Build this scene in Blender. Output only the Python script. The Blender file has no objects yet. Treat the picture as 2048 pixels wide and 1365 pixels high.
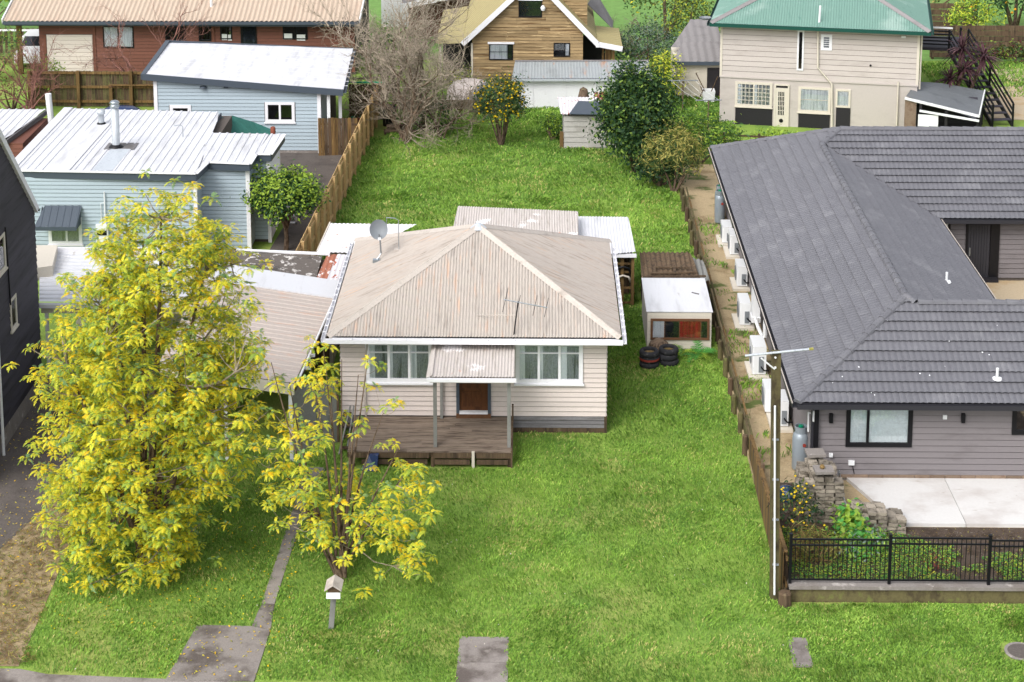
import bpy, math, random
import numpy as np
from mathutils import Vector, Matrix, Euler

random.seed(7); RNG = np.random.default_rng(7)
SC = bpy.context.scene
COL = SC.collection
R = math.radians
PI = math.pi

# ------------------------------------------------------------------ camera, sky, sun, exposure
F, PITCH, YAW, CAMH, PCX, PCY = 3600.0, R(10), R(0.81), 23.25, 1024.0, -109.0
cd = bpy.data.cameras.new('camera'); cam = bpy.data.objects.new('camera', cd); COL.objects.link(cam)
cd.sensor_width = 36; cd.lens = 36 * F / 2048; cd.shift_y = -(682.5 - PCY) / 2048
cd.clip_start = 0.5; cd.clip_end = 2000
cam.location = (0, 0, CAMH); cam.rotation_euler = (PI / 2 - PITCH, 0, YAW)
SC.camera = cam

SUN_EL, SUN_AZ = R(46), R(216)          # azimuth from +Y clockwise: behind the camera, a little to its left
w = bpy.data.worlds.new('World'); SC.world = w; w.use_nodes = True
nt = w.node_tree; nt.nodes.clear()
sky = nt.nodes.new('ShaderNodeTexSky'); sky.sky_type = 'NISHITA'; sky.sun_disc = False
sky.sun_elevation = SUN_EL; sky.sun_rotation = SUN_AZ; sky.air_density = 1.0; sky.dust_density = 4.0
hs = nt.nodes.new('ShaderNodeHueSaturation'); hs.inputs['Saturation'].default_value = 0.3
bg = nt.nodes.new('ShaderNodeBackground'); bg.inputs['Strength'].default_value = 0.15
wo = nt.nodes.new('ShaderNodeOutputWorld')
nt.links.new(sky.outputs[0], hs.inputs['Color']); nt.links.new(hs.outputs[0], bg.inputs[0]); nt.links.new(bg.outputs[0], wo.inputs[0])
sl = bpy.data.lights.new('sun', 'SUN'); sl.energy = 0.78; sl.angle = R(34); sl.color = (1, 0.98, 0.95)
so = bpy.data.objects.new('sun', sl); COL.objects.link(so)
sd = Vector((math.sin(SUN_AZ) * math.cos(SUN_EL), math.cos(SUN_AZ) * math.cos(SUN_EL), math.sin(SUN_EL)))
so.location = sd * 60; so.rotation_euler = sd.to_track_quat('Z', 'Y').to_euler()
vs = SC.view_settings
vs.view_transform = 'Standard'; vs.look = 'None'; vs.gamma = 1; vs.use_curve_mapping = False; vs.exposure = 0.88
SC.cycles.max_bounces = 6; SC.cycles.transparent_max_bounces = 12; SC.cycles.use_denoising = True

# ------------------------------------------------------------------ layout: a pixel of the photograph to a point of the place
FW = Vector((-math.sin(YAW) * math.cos(PITCH), math.cos(YAW) * math.cos(PITCH), -math.sin(PITCH)))
RT = Vector((math.cos(YAW), math.sin(YAW), 0)); UPV = RT.cross(FW); EYE = Vector((0, 0, CAMH))
def ray(px, py): return FW + RT * ((px - PCX) / F) - UPV * ((py - PCY) / F)
def G(px, py, z=0.0): d = ray(px, py); return EYE + d * ((z - CAMH) / d.z)      # on the level z
def Y(px, py, yy): d = ray(px, py); return EYE + d * (yy / d.y)                  # on the upright plane y = yy
def X(px, py, xx): d = ray(px, py); return EYE + d * (xx / d.x)                  # on the upright plane x = xx

# ------------------------------------------------------------------ materials
def lin(r, g, b, k=1.0):
    f = lambda c: (c / 12.92 if c <= 0.04045 else ((c + 0.055) / 1.055) ** 2.4)
    return (f(r / 255) * k, f(g / 255) * k, f(b / 255) * k, 1)
def mat(name, col, layers=(), rough=0.75, jitter=0.08, fine=0.12, fscale=14.0, bump=0.0, bscale=20.0, metal=0.0, spec=0.3, trans=0.0, coat=0.0):
    """Procedural material: base colour, then layers (colour, (sx,sy,sz), lo, hi) mixed in by noise of world position,
    a fine grain, and a small brightness step from piece to piece."""
    m = bpy.data.materials.new(name); m.use_nodes = True; t = m.node_tree; N = t.nodes; Lk = t.links
    p = N['Principled BSDF']; p.inputs['Roughness'].default_value = rough; p.inputs['Metallic'].default_value = metal
    p.inputs['Specular IOR Level'].default_value = spec
    if coat: p.inputs['Coat Weight'].default_value = coat
    geo = N.new('ShaderNodeNewGeometry'); oi = N.new('ShaderNodeObjectInfo')
    off = N.new('ShaderNodeVectorMath'); off.operation = 'MULTIPLY_ADD'
    cmb = N.new('ShaderNodeCombineXYZ')
    for i in range(3): Lk.new(oi.outputs['Random'], cmb.inputs[i])
    off.inputs[1].default_value = (3.7, 5.1, 2.3); Lk.new(cmb.outputs[0], off.inputs[0]); Lk.new(geo.outputs['Position'], off.inputs[2])
    def noise(sc, detail=4, rgh=0.6):
        mp = N.new('ShaderNodeVectorMath'); mp.operation = 'MULTIPLY'; mp.inputs[1].default_value = sc
        Lk.new(off.outputs[0] if jitter else geo.outputs['Position'], mp.inputs[0])
        n = N.new('ShaderNodeTexNoise'); n.inputs['Scale'].default_value = 1; n.inputs['Detail'].default_value = detail
        n.inputs['Roughness'].default_value = rgh; Lk.new(mp.outputs[0], n.inputs['Vector']); return n.outputs['Fac']
    rgb = N.new('ShaderNodeRGB'); rgb.outputs[0].default_value = col; cur = rgb.outputs[0]
    for (c2, sc, lo, hi) in layers:
        mr = N.new('ShaderNodeMapRange'); mr.interpolation_type = 'SMOOTHSTEP'
        mr.inputs['From Min'].default_value = lo; mr.inputs['From Max'].default_value = hi
        Lk.new(noise(sc), mr.inputs['Value'])
        mx = N.new('ShaderNodeMix'); mx.data_type = 'RGBA'; Lk.new(mr.outputs[0], mx.inputs['Factor'])
        Lk.new(cur, mx.inputs['A']); mx.inputs['B'].default_value = c2; cur = mx.outputs['Result']
    hv = N.new('ShaderNodeHueSaturation'); Lk.new(cur, hv.inputs['Color'])
    add = None
    if fine:
        a = N.new('ShaderNodeMapRange'); a.inputs['From Min'].default_value = 0.25; a.inputs['From Max'].default_value = 0.75
        a.inputs['To Min'].default_value = 1 - fine; a.inputs['To Max'].default_value = 1 + fine
        fs = fscale if isinstance(fscale, tuple) else (fscale,) * 3
        Lk.new(noise(fs, 3, 0.7), a.inputs['Value']); add = a.outputs[0]
    if jitter:
        b = N.new('ShaderNodeMapRange'); b.inputs['To Min'].default_value = 1 - jitter; b.inputs['To Max'].default_value = 1 + jitter
        Lk.new(oi.outputs['Random'], b.inputs['Value'])
        if add:
            mu = N.new('ShaderNodeMath'); mu.operation = 'MULTIPLY'; Lk.new(add, mu.inputs[0]); Lk.new(b.outputs[0], mu.inputs[1]); add = mu.outputs[0]
        else: add = b.outputs[0]
    if add: Lk.new(add, hv.inputs['Value'])
    Lk.new(hv.outputs[0], p.inputs['Base Color'])
    if bump:
        bs = bscale if isinstance(bscale, tuple) else (bscale,) * 3
        bn = N.new('ShaderNodeBump'); bn.inputs['Strength'].default_value = bump; bn.inputs['Distance'].default_value = 0.03
        Lk.new(noise(bs, 5, 0.65), bn.inputs['Height']); Lk.new(bn.outputs[0], p.inputs['Normal'])
    if trans:
        tr = N.new('ShaderNodeBsdfTranslucent'); Lk.new(hv.outputs[0], tr.inputs['Color'])
        ms = N.new('ShaderNodeMixShader'); ms.inputs[0].default_value = trans
        Lk.new(p.outputs[0], ms.inputs[1]); Lk.new(tr.outputs[0], ms.inputs[2]); Lk.new(ms.outputs[0], N['Material Output'].inputs[0])
    return m
def glassmat(name, tint=(0.85, 0.9, 0.92, 1), refl=0.12):
    m = bpy.data.materials.new(name); m.use_nodes = True; t = m.node_tree; N = t.nodes; N.remove(N['Principled BSDF'])
    a = N.new('ShaderNodeBsdfTransparent'); a.inputs[0].default_value = tint
    b = N.new('ShaderNodeBsdfGlossy'); b.inputs['Roughness'].default_value = 0.03
    lw = N.new('ShaderNodeLayerWeight'); lw.inputs[0].default_value = 0.25
    mr = N.new('ShaderNodeMapRange'); mr.inputs['To Min'].default_value = refl; mr.inputs['To Max'].default_value = 1
    t.links.new(lw.outputs['Fresnel'], mr.inputs[0])
    ms = N.new('ShaderNodeMixShader'); t.links.new(mr.outputs[0], ms.inputs[0]); t.links.new(a.outputs[0], ms.inputs[1]); t.links.new(b.outputs[0], ms.inputs[2])
    t.links.new(ms.outputs[0], N['Material Output'].inputs[0]); return m
M = {}
def dm(key, *a, **k): M[key] = mat(key, *a, **k)
K = 0.8
dm('white_paint', lin(238, 238, 242, .85), [(lin(200, 200, 200), (1.5, 1.5, 4), .62, .8)], rough=.55, fine=.04, jitter=.02)
dm('cream_board', lin(218, 206, 200, .84), [(lin(190, 178, 172), (.6, .6, 9), .55, .8)], rough=.6, fine=.05, jitter=.04)
dm('cream_plain', lin(214, 206, 192, .85), [(lin(185, 178, 165), (.9, .9, 1.6), .55, .8)], rough=.8, fine=.05, jitter=.0)
dm('grey_base', lin(120, 118, 120, .8), [(lin(85, 82, 80), (1, 1, 10), .5, .75)], rough=.8, jitter=.15)
dm('beige_roof', lin(190, 181, 172, .76), [(lin(206, 174, 152, .76), (9, .8, .8), .54, .74), (lin(158, 150, 142, .8), (12, 1.0, 1.0), .5, .72), (lin(120, 110, 100), (16, 3, 3), .64, .76)], rough=.65, jitter=0, fine=.08, fscale=(30, 6, 6))
dm('beige_roof_side', lin(190, 180, 171, .76), [(lin(206, 174, 150, .76), (.8, 9, .8), .54, .76), (lin(160, 150, 140, .8), (1.0, 12, 1.2), .5, .72), (lin(112, 102, 92), (1.6, 16, 1.6), .64, .76)], rough=.65, jitter=0, fine=.08, fscale=(6, 30, 6))
dm('roof_flashing', lin(204, 194, 185, .76), [(lin(170, 160, 150, .76), (2, 2, 2), .55, .75)], rough=.6, jitter=.02)
dm('white_roof', lin(242, 243, 248, .67), [(lin(214, 214, 218, .67), (2.5, .35, 1), .5, .75), (lin(190, 184, 178, .76), (5, .8, 1), .64, .78)], rough=.5, fine=.03, jitter=.0)
dm('white_rust_roof', lin(240, 238, 240, .85), [(lin(196, 150, 130), (2, 4, 2), .6, .72), (lin(205, 200, 200), (.8, 4, 1), .55, .75)], rough=.55, fine=.05, jitter=0)
dm('pink_roof', lin(206, 198, 192, .8), [(lin(164, 156, 148), (9, 1.2, 1), .5, .72), (lin(196, 150, 128), (3, 2, 2), .64, .76), (lin(240, 236, 236), (1, 1, 1), .6, .7)], rough=.65, fine=.08, jitter=0)
dm('carport_roof', lin(196, 184, 176, .8), [(lin(210, 172, 150, .8), (1.2, 5, 2), .55, .75), (lin(165, 150, 142), (.6, 14, 2), .58, .74)], rough=.7, fine=.08, jitter=0)
dm('rust_sheet', lin(176, 112, 88, .8), [(lin(230, 222, 220), (5, 2, 2), .52, .6), (lin(120, 70, 50), (4, 4, 4), .6, .75)], rough=.8, jitter=0)
dm('rust_white_sheet', lin(226, 222, 226, .85), [(lin(170, 90, 66), (6, 3, 3), .58, .66)], rough=.7, jitter=0)
dm('lichen_roof', lin(112, 104, 98, .75), [(lin(205, 200, 195), (4.5, 4.5, 4.5), .56, .62), (lin(70, 66, 62), (2, 2, 2), .55, .7)], rough=.9, jitter=0, bump=.3)
dm('grey_rust_roof', lin(168, 174, 176, .8), [(lin(166, 136, 118), (2.2, .5, 1), .54, .7), (lin(140, 145, 146), (3, 1, 1), .5, .7)], rough=.6, jitter=0)
dm('blue_board', lin(178, 194, 204, .8), [(lin(160, 176, 184), (.5, .5, 6), .5, .8)], rough=.65, fine=.04, jitter=.03)
dm('slate_trim', lin(82, 92, 104, .7), rough=.5, fine=.05, jitter=.05)
dm('brown_board', lin(128, 82, 68, .75), [(lin(104, 64, 52), (.4, .4, 7), .45, .75)], rough=.7, fine=.1, jitter=.08)
dm('tan_roof', lin(206, 186, 166, .72), [(lin(194, 170, 150, .72), (3, .4, .4), .5, .75)], rough=.6, jitter=0, fine=.06)
dm('wood_cladding', lin(166, 142, 104, .74), [(lin(98, 74, 46), (.5, .5, 9), .5, .68), (lin(206, 180, 136), (.9, .9, 12), .56, .72)], rough=.85, jitter=.22, fine=.15, fscale=(2, 2, 30))
dm('olive_roof', lin(176, 164, 118, .75), [(lin(150, 138, 100), (.5, 4, 3), .5, .72)], rough=.75, jitter=0)
dm('grey_roof_plain', lin(150, 146, 146, .75), [(lin(120, 116, 116), (1.5, 1.5, 1.5), .5, .75)], rough=.8, jitter=0)
dm('green_roof', lin(122, 158, 146, .74), [(lin(150, 176, 166, .78), (.5, .5, .5), .52, .7), (lin(84, 122, 112), (7, 1.2, 1.2), .58, .76)], rough=.6, jitter=0, fine=.08)
dm('green_trim', lin(24, 84, 72, .7), rough=.5, jitter=.02)
dm('cream_panel', lin(206, 197, 191, .76), [(lin(186, 176, 170, .76), (.6, .6, 2), .48, .8)], rough=.7, fine=.04, jitter=.03)
dm('black_panel', lin(42, 40, 44, .8), [(lin(66, 62, 62), (1, 1, 1), .55, .8)], rough=.6, jitter=.1)
dm('grey_board', lin(142, 136, 138, .66), [(lin(126, 120, 121, .66), (.8, .8, 3), .5, .78)], rough=.6, fine=.04, jitter=.035)
dm('charcoal_tile', lin(116, 116, 122, .75), [(lin(130, 130, 135, .75), (.9, .9, .9), .5, .75), (lin(102, 101, 108, .75), (5, 5, 5), .55, .78), (lin(140, 144, 140, .7), (9, 9, 9), .68, .78)], rough=.6, fine=.1, jitter=.05, spec=.3)
dm('charcoal_metal', lin(52, 52, 58, .8), rough=.45, fine=.05, jitter=.05, spec=.4)
dm('slate_grey_sheet', lin(116, 120, 124, .75), [(lin(100, 104, 108, .75), (1.5, 1.5, 1.5), .5, .75)], rough=.5, jitter=0)
dm('black_metal', lin(22, 22, 26, .8), rough=.4, fine=.03, jitter=.05)
dm('dark_board', lin(66, 63, 72, .8), [(lin(38, 36, 43), (.6, .6, 6), .48, .72)], rough=.7, jitter=.18, fine=.1)
dm('concrete', lin(150, 143, 138, .75), [(lin(120, 112, 106), (1.2, 1.2, 1.2), .5, .72), (lin(170, 164, 158), (3, 3, 3), .58, .72)], rough=.9, jitter=.05, fine=.15, fscale=22, bump=.15, bscale=40)
dm('path_concrete', lin(154, 146, 141, .75), [(lin(104, 95, 90, .75), (1.1, 1.1, 1), .44, .68), (lin(84, 78, 72, .7), (.5, 5, 1), .64, .7), (lin(168, 160, 152, .7), (2.2, 2.2, 1), .58, .75)], rough=.9, jitter=.06, fine=.2, fscale=30, bump=.2, bscale=50)
dm('patio_concrete', lin(224, 222, 220, .78), [(lin(204, 198, 194, .78), (.7, .9, 1), .45, .72), (lin(190, 180, 172, .78), (1.6, 5, 1), .62, .74), (lin(170, 164, 158, .78), (7, 7, 1), .7, .8)], rough=.8, jitter=.02, fine=.04)
dm('tan_concrete', lin(196, 178, 150, .8), [(lin(170, 146, 112), (.8, .8, 1), .48, .7)], rough=.85, jitter=.03)
dm('asphalt', lin(116, 108, 103, .6), [(lin(90, 83, 80, .6), (.9, .9, 1), .45, .72), (lin(128, 120, 112, .6), (1.7, 1.7, 1), .58, .72)], rough=.95, jitter=0, fine=.25, fscale=18, bump=.3, bscale=60)
dm('dirt', lin(184, 164, 130, .8), [(lin(150, 130, 98, .8), (1.1, 1.1, 1), .48, .68), (lin(110, 124, 66, .6), (.8, 1.2, 1), .55, .66), (lin(196, 176, 142, .7), (2.5, 2.5, 1), .6, .75)], rough=.95, jitter=0, fine=.25, fscale=25, bump=.5, bscale=25)
dm('bark_soil', lin(178, 158, 124, .75), [(lin(138, 118, 90, .7), (2, 2, 2), .45, .65), (lin(150, 136, 112, .6), (6, 6, 6), .6, .72)], rough=1, jitter=0, fine=.35, fscale=30, bump=.6, bscale=30)
dm('soil', lin(112, 96, 84, .5), [(lin(80, 66, 54, .6), (3, 3, 3), .45, .65), (lin(150, 140, 128, .6), (9, 9, 9), .6, .7)], rough=1, jitter=0, fine=.35, fscale=40, bump=.8, bscale=40)
dm('turf', lin(130, 158, 68, .85), [(lin(150, 160, 86, .85), (.35, .35, 1), .48, .68), (lin(110, 144, 60, .85), (.5, .5, 1), .5, .7), (lin(166, 156, 100, .75), (.9, .9, 1), .64, .78)], rough=1, jitter=0, fine=.35, fscale=30, bump=.8, bscale=18)
dm('field', lin(120, 160, 84, .75), [(lin(124, 158, 78, .65), (.08, .3, 1), .45, .7), (lin(150, 148, 100, .6), (.06, .25, 1), .62, .75)], rough=1, jitter=0, fine=.2, fscale=2)
dm('new_timber', lin(206, 172, 122, .8), [(lin(178, 140, 92), (2, 2, 12), .5, .75)], rough=.8, jitter=.12, fine=.08)
dm('gap_shade_core', lin(104, 96, 90, .7), rough=.9, jitter=0)  # wall core toned darker to put shade into the gaps between boards
dm('old_timber', lin(112, 92, 72, .6), [(lin(70, 58, 46, .7), (6, 6, 1), .46, .68), (lin(140, 124, 96, .6), (9, 9, 1.2), .56, .72)], rough=.9, jitter=.22, fine=.2, fscale=(30, 30, 3))
dm('brown_timber', lin(134, 106, 66, .65), [(lin(88, 68, 42, .7), (8, 8, .8), .46, .68), (lin(166, 140, 92, .6), (10, 10, 1), .58, .72)], rough=.9, jitter=.2, fine=.18, fscale=(30, 30, 3))
dm('mossy_timber', lin(112, 104, 70, .65), [(lin(78, 68, 50, .7), (4, 4, 2), .46, .68), (lin(128, 134, 72, .6), (3, 3, 2), .58, .72)], rough=.9, jitter=.15, fine=.2)
dm('deck_timber', lin(146, 130, 116, .72), [(lin(98, 84, 72, .75), (1.5, 14, 5), .45, .65), (lin(164, 148, 130, .65), (1.1, 16, 5), .56, .7)], rough=.85, jitter=.14, fine=.2, fscale=(4, 40, 10))
dm('grey_timber', lin(146, 146, 142, .7), [(lin(110, 110, 106), (5, 5, 1), .5, .7)], rough=.8, jitter=.06)
dm('door_brown', lin(108, 66, 36, .66), [(lin(78, 46, 24, .66), (9, 9, 1), .45, .7)], rough=.45, jitter=.02)
dm('sill_brown', lin(120, 84, 58, .65), [(lin(80, 56, 40), (2, 9, 3), .48, .7)], rough=.8, jitter=.02)
dm('lace', lin(176, 178, 184, .8), [(lin(150, 152, 160, .8), (40, 40, 14), .46, .62), (lin(96, 98, 106), (9, 9, .7), .56, .66)], rough=.9, jitter=.05, fine=.2, fscale=(60, 60, 50))
dm('curtain_white', lin(246, 247, 250, .95), [(lin(196, 200, 206), (12, 12, .6), .48, .66)], rough=.9, jitter=.02, fine=.03)
dm('blind_aqua', lin(244, 250, 250, .95), [(lin(222, 236, 236), (1.5, 1.5, .8), .5, .7)], rough=.6, jitter=.02)
dm('curtain_red', lin(200, 24, 52, .9), [(lin(150, 14, 36), (9, 9, .5), .45, .68)], rough=.9, jitter=0)
dm('dark_room', lin(36, 38, 44, .8), [(lin(70, 72, 78), (2.5, 2.5, 2), .58, .72)], rough=.6, jitter=.1)  # colour of the flat sheets that carry an unlit room's shade
dm('dark_glass', lin(30, 34, 42, .8), [(lin(66, 74, 84), (1.8, 1.8, 1.4), .55, .75)], rough=.08, spec=.6, jitter=.15)
dm('plastic_white', lin(234, 236, 238, .85), rough=.35, fine=.02, jitter=.03)
dm('plastic_grey', lin(140, 146, 152, .68), rough=.5, fine=.05)
dm('gas_grey', lin(150, 160, 168, .8), [(lin(128, 138, 146), (4, 4, 4), .55, .7)], rough=.35, fine=.03, metal=.2)
dm('steel', lin(176, 184, 190, .85), rough=.3, metal=.8, fine=.05)
dm('flue_steel', lin(206, 212, 218, .85), [(lin(170, 176, 184), (14, 14, .6), .5, .7)], rough=.4, metal=.35, fine=.04)
dm('rubber', lin(48, 48, 52, .7), [(lin(78, 76, 76), (7, 7, 7), .55, .72)], rough=.8, jitter=.12)
dm('red_mark', lin(150, 60, 50, .8), rough=.6)
dm('green_plastic', lin(20, 150, 110, .7), rough=.5)
dm('teal_cloth', lin(74, 140, 128, .7), [(lin(52, 110, 100), (2, 2, 2), .5, .7)], rough=.9, trans=.2)
dm('blue_cover', lin(36, 58, 104, .75), [(lin(120, 150, 190), (2.5, 2.5, 2.5), .66, .74)], rough=.25, spec=.6)
dm('orange_paint', lin(190, 110, 80, .8), rough=.6)
dm('terracotta', lin(150, 84, 64, .7), rough=.8)
dm('paver', lin(164, 154, 140, .72), [(lin(104, 96, 84, .7), (4, 4, 4), .46, .66), (lin(160, 152, 138, .65), (6, 6, 6), .58, .72)], rough=.95, jitter=.34, fine=.2, fscale=30, bump=.3, bscale=40)
dm('brick_base', lin(150, 130, 112, .65), [(lin(110, 90, 76), (5, 5, 5), .48, .68)], rough=.9, jitter=.2)
dm('bark', lin(132, 112, 94, .65), [(lin(72, 56, 44, .6), (12, 12, 4), .46, .66)], rough=.95, jitter=.1, fine=.2)
dm('twig', lin(168, 154, 138, .75), [(lin(120, 116, 92, .7), (6, 6, 6), .46, .66)], rough=.95, jitter=.15, fine=.2)
dm('red_twig', lin(164, 116, 104, .65), [(lin(112, 84, 74, .6), (6, 6, 6), .46, .66)], rough=.95, jitter=.15, fine=.2)
def leaf(key, r, g, b, k=.55, tr=.35, jit=.22): dm(key, lin(r, g, b, k), [(lin(r * .8, g * .85, b * .8, k), (3, 3, 3), .45, .7)], rough=.55, jitter=jit, fine=.18, fscale=25, trans=tr, spec=.25)
leaf('leaf_gold', 252, 210, 44, 1.0, .5, .1); leaf('leaf_yellow', 248, 234, 74, 1.0, .5, .1); leaf('leaf_lime', 216, 222, 80, 1.0, .5, .1)
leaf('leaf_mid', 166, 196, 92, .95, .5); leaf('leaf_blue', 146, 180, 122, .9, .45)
leaf('leaf_dark', 52, 88, 56, .7); leaf('leaf_deep', 80, 116, 68, .7); leaf('leaf_citrus', 86, 124, 50, .75); leaf('leaf_fresh', 166, 194, 72, .8)
leaf('leaf_olive', 130, 142, 78, .75); leaf('leaf_olive_tip', 196, 186, 104, .75); leaf('leaf_silver', 140, 158, 146, .75); leaf('leaf_straw', 170, 140, 88, .6)
leaf('leaf_plum', 92, 62, 70, .8); leaf('leaf_plum_pale', 150, 112, 118, .75); leaf('leaf_rust', 122, 60, 58, .6)
leaf('fruit_orange', 244, 168, 30, .8, 0); leaf('flower_yellow', 244, 208, 40, .8, .2); leaf('fern_green', 92, 164, 76, .8)
M['glass'] = glassmat('glass', (.96, .98, .99, 1), .1); M['glass_dim'] = glassmat('glass_dim', (.7, .76, .8, 1), .2)

# ------------------------------------------------------------------ building helpers
WL = {}                                   # where each object's own origin stands (in its thing's frame)
def reg(o, parent, at):
    WL[o] = Vector(at); COL.objects.link(o)
    if parent is not None:
        o.parent = parent; o.location = Vector(at) - WL[parent]
    else: o.location = at
def tag(o, label=None, cat=None, group=None, kind=None):
    for k, v in (('label', label), ('category', cat), ('group', group), ('kind', kind)):
        if v: o[k] = v
    return o
def thing(name, label, cat, at, rz=0.0, group=None):
    """Empty at the thing's base. With rz its children are written in its own frame, else in the frame of the place."""
    o = bpy.data.objects.new(name, None); o.empty_display_size = .3
    reg(o, None, at)
    if rz: o.rotation_euler = (0, 0, rz); WL[o] = Vector((0, 0, 0))
    return tag(o, label, cat, group)
def local(o): WL[o] = Vector((0, 0, 0)); return o
class MB:
    def __init__(s): s.v = []; s.f = []; s.m = []
    def add(s, vs, fs, m=0):
        b = len(s.v); s.v += [tuple(p) for p in vs]; s.f += [tuple(i + b for i in f) for f in fs]; s.m += [m] * len(fs); return s
    def box(s, x0, x1, y0, y1, z0, z1, m=0):
        return s.add([(x0, y0, z0), (x1, y0, z0), (x1, y1, z0), (x0, y1, z0), (x0, y0, z1), (x1, y0, z1), (x1, y1, z1), (x0, y1, z1)],
                     [(0, 3, 2, 1), (4, 5, 6, 7), (0, 1, 5, 4), (1, 2, 6, 5), (2, 3, 7, 6), (3, 0, 4, 7)], m)
    def beam(s, a, b, wd, ht, m=0, up=(0, 0, 1)):
        a, b = Vector(a), Vector(b); d = (b - a).normalized(); r = d.cross(Vector(up))
        if r.length < 1e-4: r = d.cross(Vector((1, 0, 0)))
        r.normalize(); u = r.cross(d); r *= wd / 2; u *= ht / 2
        return s.add([a - r - u, a + r - u, a + r + u, a - r + u, b - r - u, b + r - u, b + r + u, b - r + u],
                     [(0, 3, 2, 1), (4, 5, 6, 7), (0, 1, 5, 4), (1, 2, 6, 5), (2, 3, 7, 6), (3, 0, 4, 7)], m)
    def prism(s, pts, vec, m=0):
        n = len(pts); vec = Vector(vec); P = [Vector(p) for p in pts]
        return s.add(P + [p + vec for p in P], [tuple(range(n))[::-1], tuple(range(n, 2 * n))] + [(i, (i + 1) % n, n + (i + 1) % n, n + i) for i in range(n)], m)
    def tube(s, pts, rs, n=6, m=0, cap=True):
        P = [Vector(p) for p in pts]; b = len(s.v); rs = rs if isinstance(rs, (list, tuple)) else [rs] * len(P)
        ref = None
        for i, p in enumerate(P):
            d = (P[min(i + 1, len(P) - 1)] - P[max(i - 1, 0)]).normalized()
            if ref is None: ref = d.orthogonal().normalized()
            r = (ref - d * ref.dot(d)).normalized(); ref = r; u = d.cross(r)
            for k in range(n):
                a = 2 * PI * k / n; s.v.append(tuple(p + (r * math.cos(a) + u * math.sin(a)) * rs[i]))
        for i in range(len(P) - 1):
            for k in range(n):
                s.f.append((b + i * n + k, b + i * n + (k + 1) % n, b + (i + 1) * n + (k + 1) % n, b + (i + 1) * n + k)); s.m.append(m)
        if cap:
            s.f.append(tuple(b + k for k in range(n))[::-1]); s.f.append(tuple(b + (len(P) - 1) * n + k for k in range(n))); s.m += [m, m]
        return s
    def lathe(s, c, prof, n=16, m=0):
        b = len(s.v); c = Vector(c)
        for (r, z) in prof:
            for k in range(n):
                a = 2 * PI * k / n; s.v.append(tuple(c + Vector((r * math.cos(a), r * math.sin(a), z))))
        for i in range(len(prof) - 1):
            for k in range(n):
                s.f.append((b + i * n + k, b + i * n + (k + 1) % n, b + (i + 1) * n + (k + 1) % n, b + (i + 1) * n + k)); s.m.append(m)
        return s
def mkmesh(name, v, f, m=None, mats=()):
    me = bpy.data.meshes.new(name); me.from_pydata(v, [], f)
    for x in mats: me.materials.append(M[x] if isinstance(x, str) else x)
    if m is not None and len(mats) > 1: me.polygons.foreach_set('material_index', m)
    me.update(); return me
def part(name, mb, mats, parent=None, smooth=False, label=None, cat=None, group=None, kind=None, local_frame=False):
    """One mesh object from a builder whose points are written in the thing's frame."""
    if isinstance(mats, str): mats = (mats,)
    A = np.array(mb.v); c = (A.min(0) + A.max(0)) / 2; c[2] = A[:, 2].min()
    me = mkmesh(name, (A - c).tolist(), mb.f, mb.m, mats)
    if smooth: me.polygons.foreach_set('use_smooth', [True] * len(me.polygons))
    o = bpy.data.objects.new(name, me); reg(o, parent, c)
    return tag(o, label, cat, group, kind)
def inst(name, me, parent, at, rz=0.0, sc=(1, 1, 1), mtx=None, kind=None):
    o = bpy.data.objects.new(name, me); reg(o, parent, at)
    if mtx is not None:
        o.rotation_euler = mtx.to_3x3().to_euler()
    else: o.rotation_euler = (0, 0, rz)
    o.scale = sc
    if kind: o['kind'] = kind
    return o
def npmesh(name, V, quads, mats, mi=None):
    """Mesh from arrays: V (n,3), quads (k,4)."""
    me = bpy.data.meshes.new(name); n, k = len(V), len(quads); c = quads.shape[1]
    me.vertices.add(n); me.vertices.foreach_set('co', np.asarray(V, np.float32).ravel())
    me.loops.add(k * c); me.loops.foreach_set('vertex_index', np.asarray(quads, np.int32).ravel())
    me.polygons.add(k); me.polygons.foreach_set('loop_start', np.arange(0, k * c, c, dtype=np.int32))
    for x in mats: me.materials.append(M[x])
    if mi is not None: me.polygons.foreach_set('material_index', np.asarray(mi, np.int32))
    me.update(calc_edges=True); me.validate(); return me
_cache = {}
def shared(key, fn, *mats):
    k = (key,) + mats
    if k not in _cache:
        b = fn(); _cache[k] = mkmesh(key, b.v, b.f, b.m, mats)
    return _cache[k]
def unit_wedge(): return MB().add([(0, 0, 0), (1, 0, 0), (1, -1, 0), (0, -1, 0), (0, 0, 1), (1, 0, 1), (1, -.25, 1), (0, -.25, 1)],
                                  [(0, 1, 2, 3), (3, 2, 6, 7), (7, 6, 5, 4), (0, 3, 7, 4), (1, 5, 6, 2)])
def unit_box(): return MB().box(0, 1, 0, 1, 0, 1)
def unit_paling(): return MB().prism([(0, 0, 0), (1, 0, 0), (1, 0, .985), (.85, 0, 1), (.15, 0, 1), (0, 0, .985)], (0, 1, 0))
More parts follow.
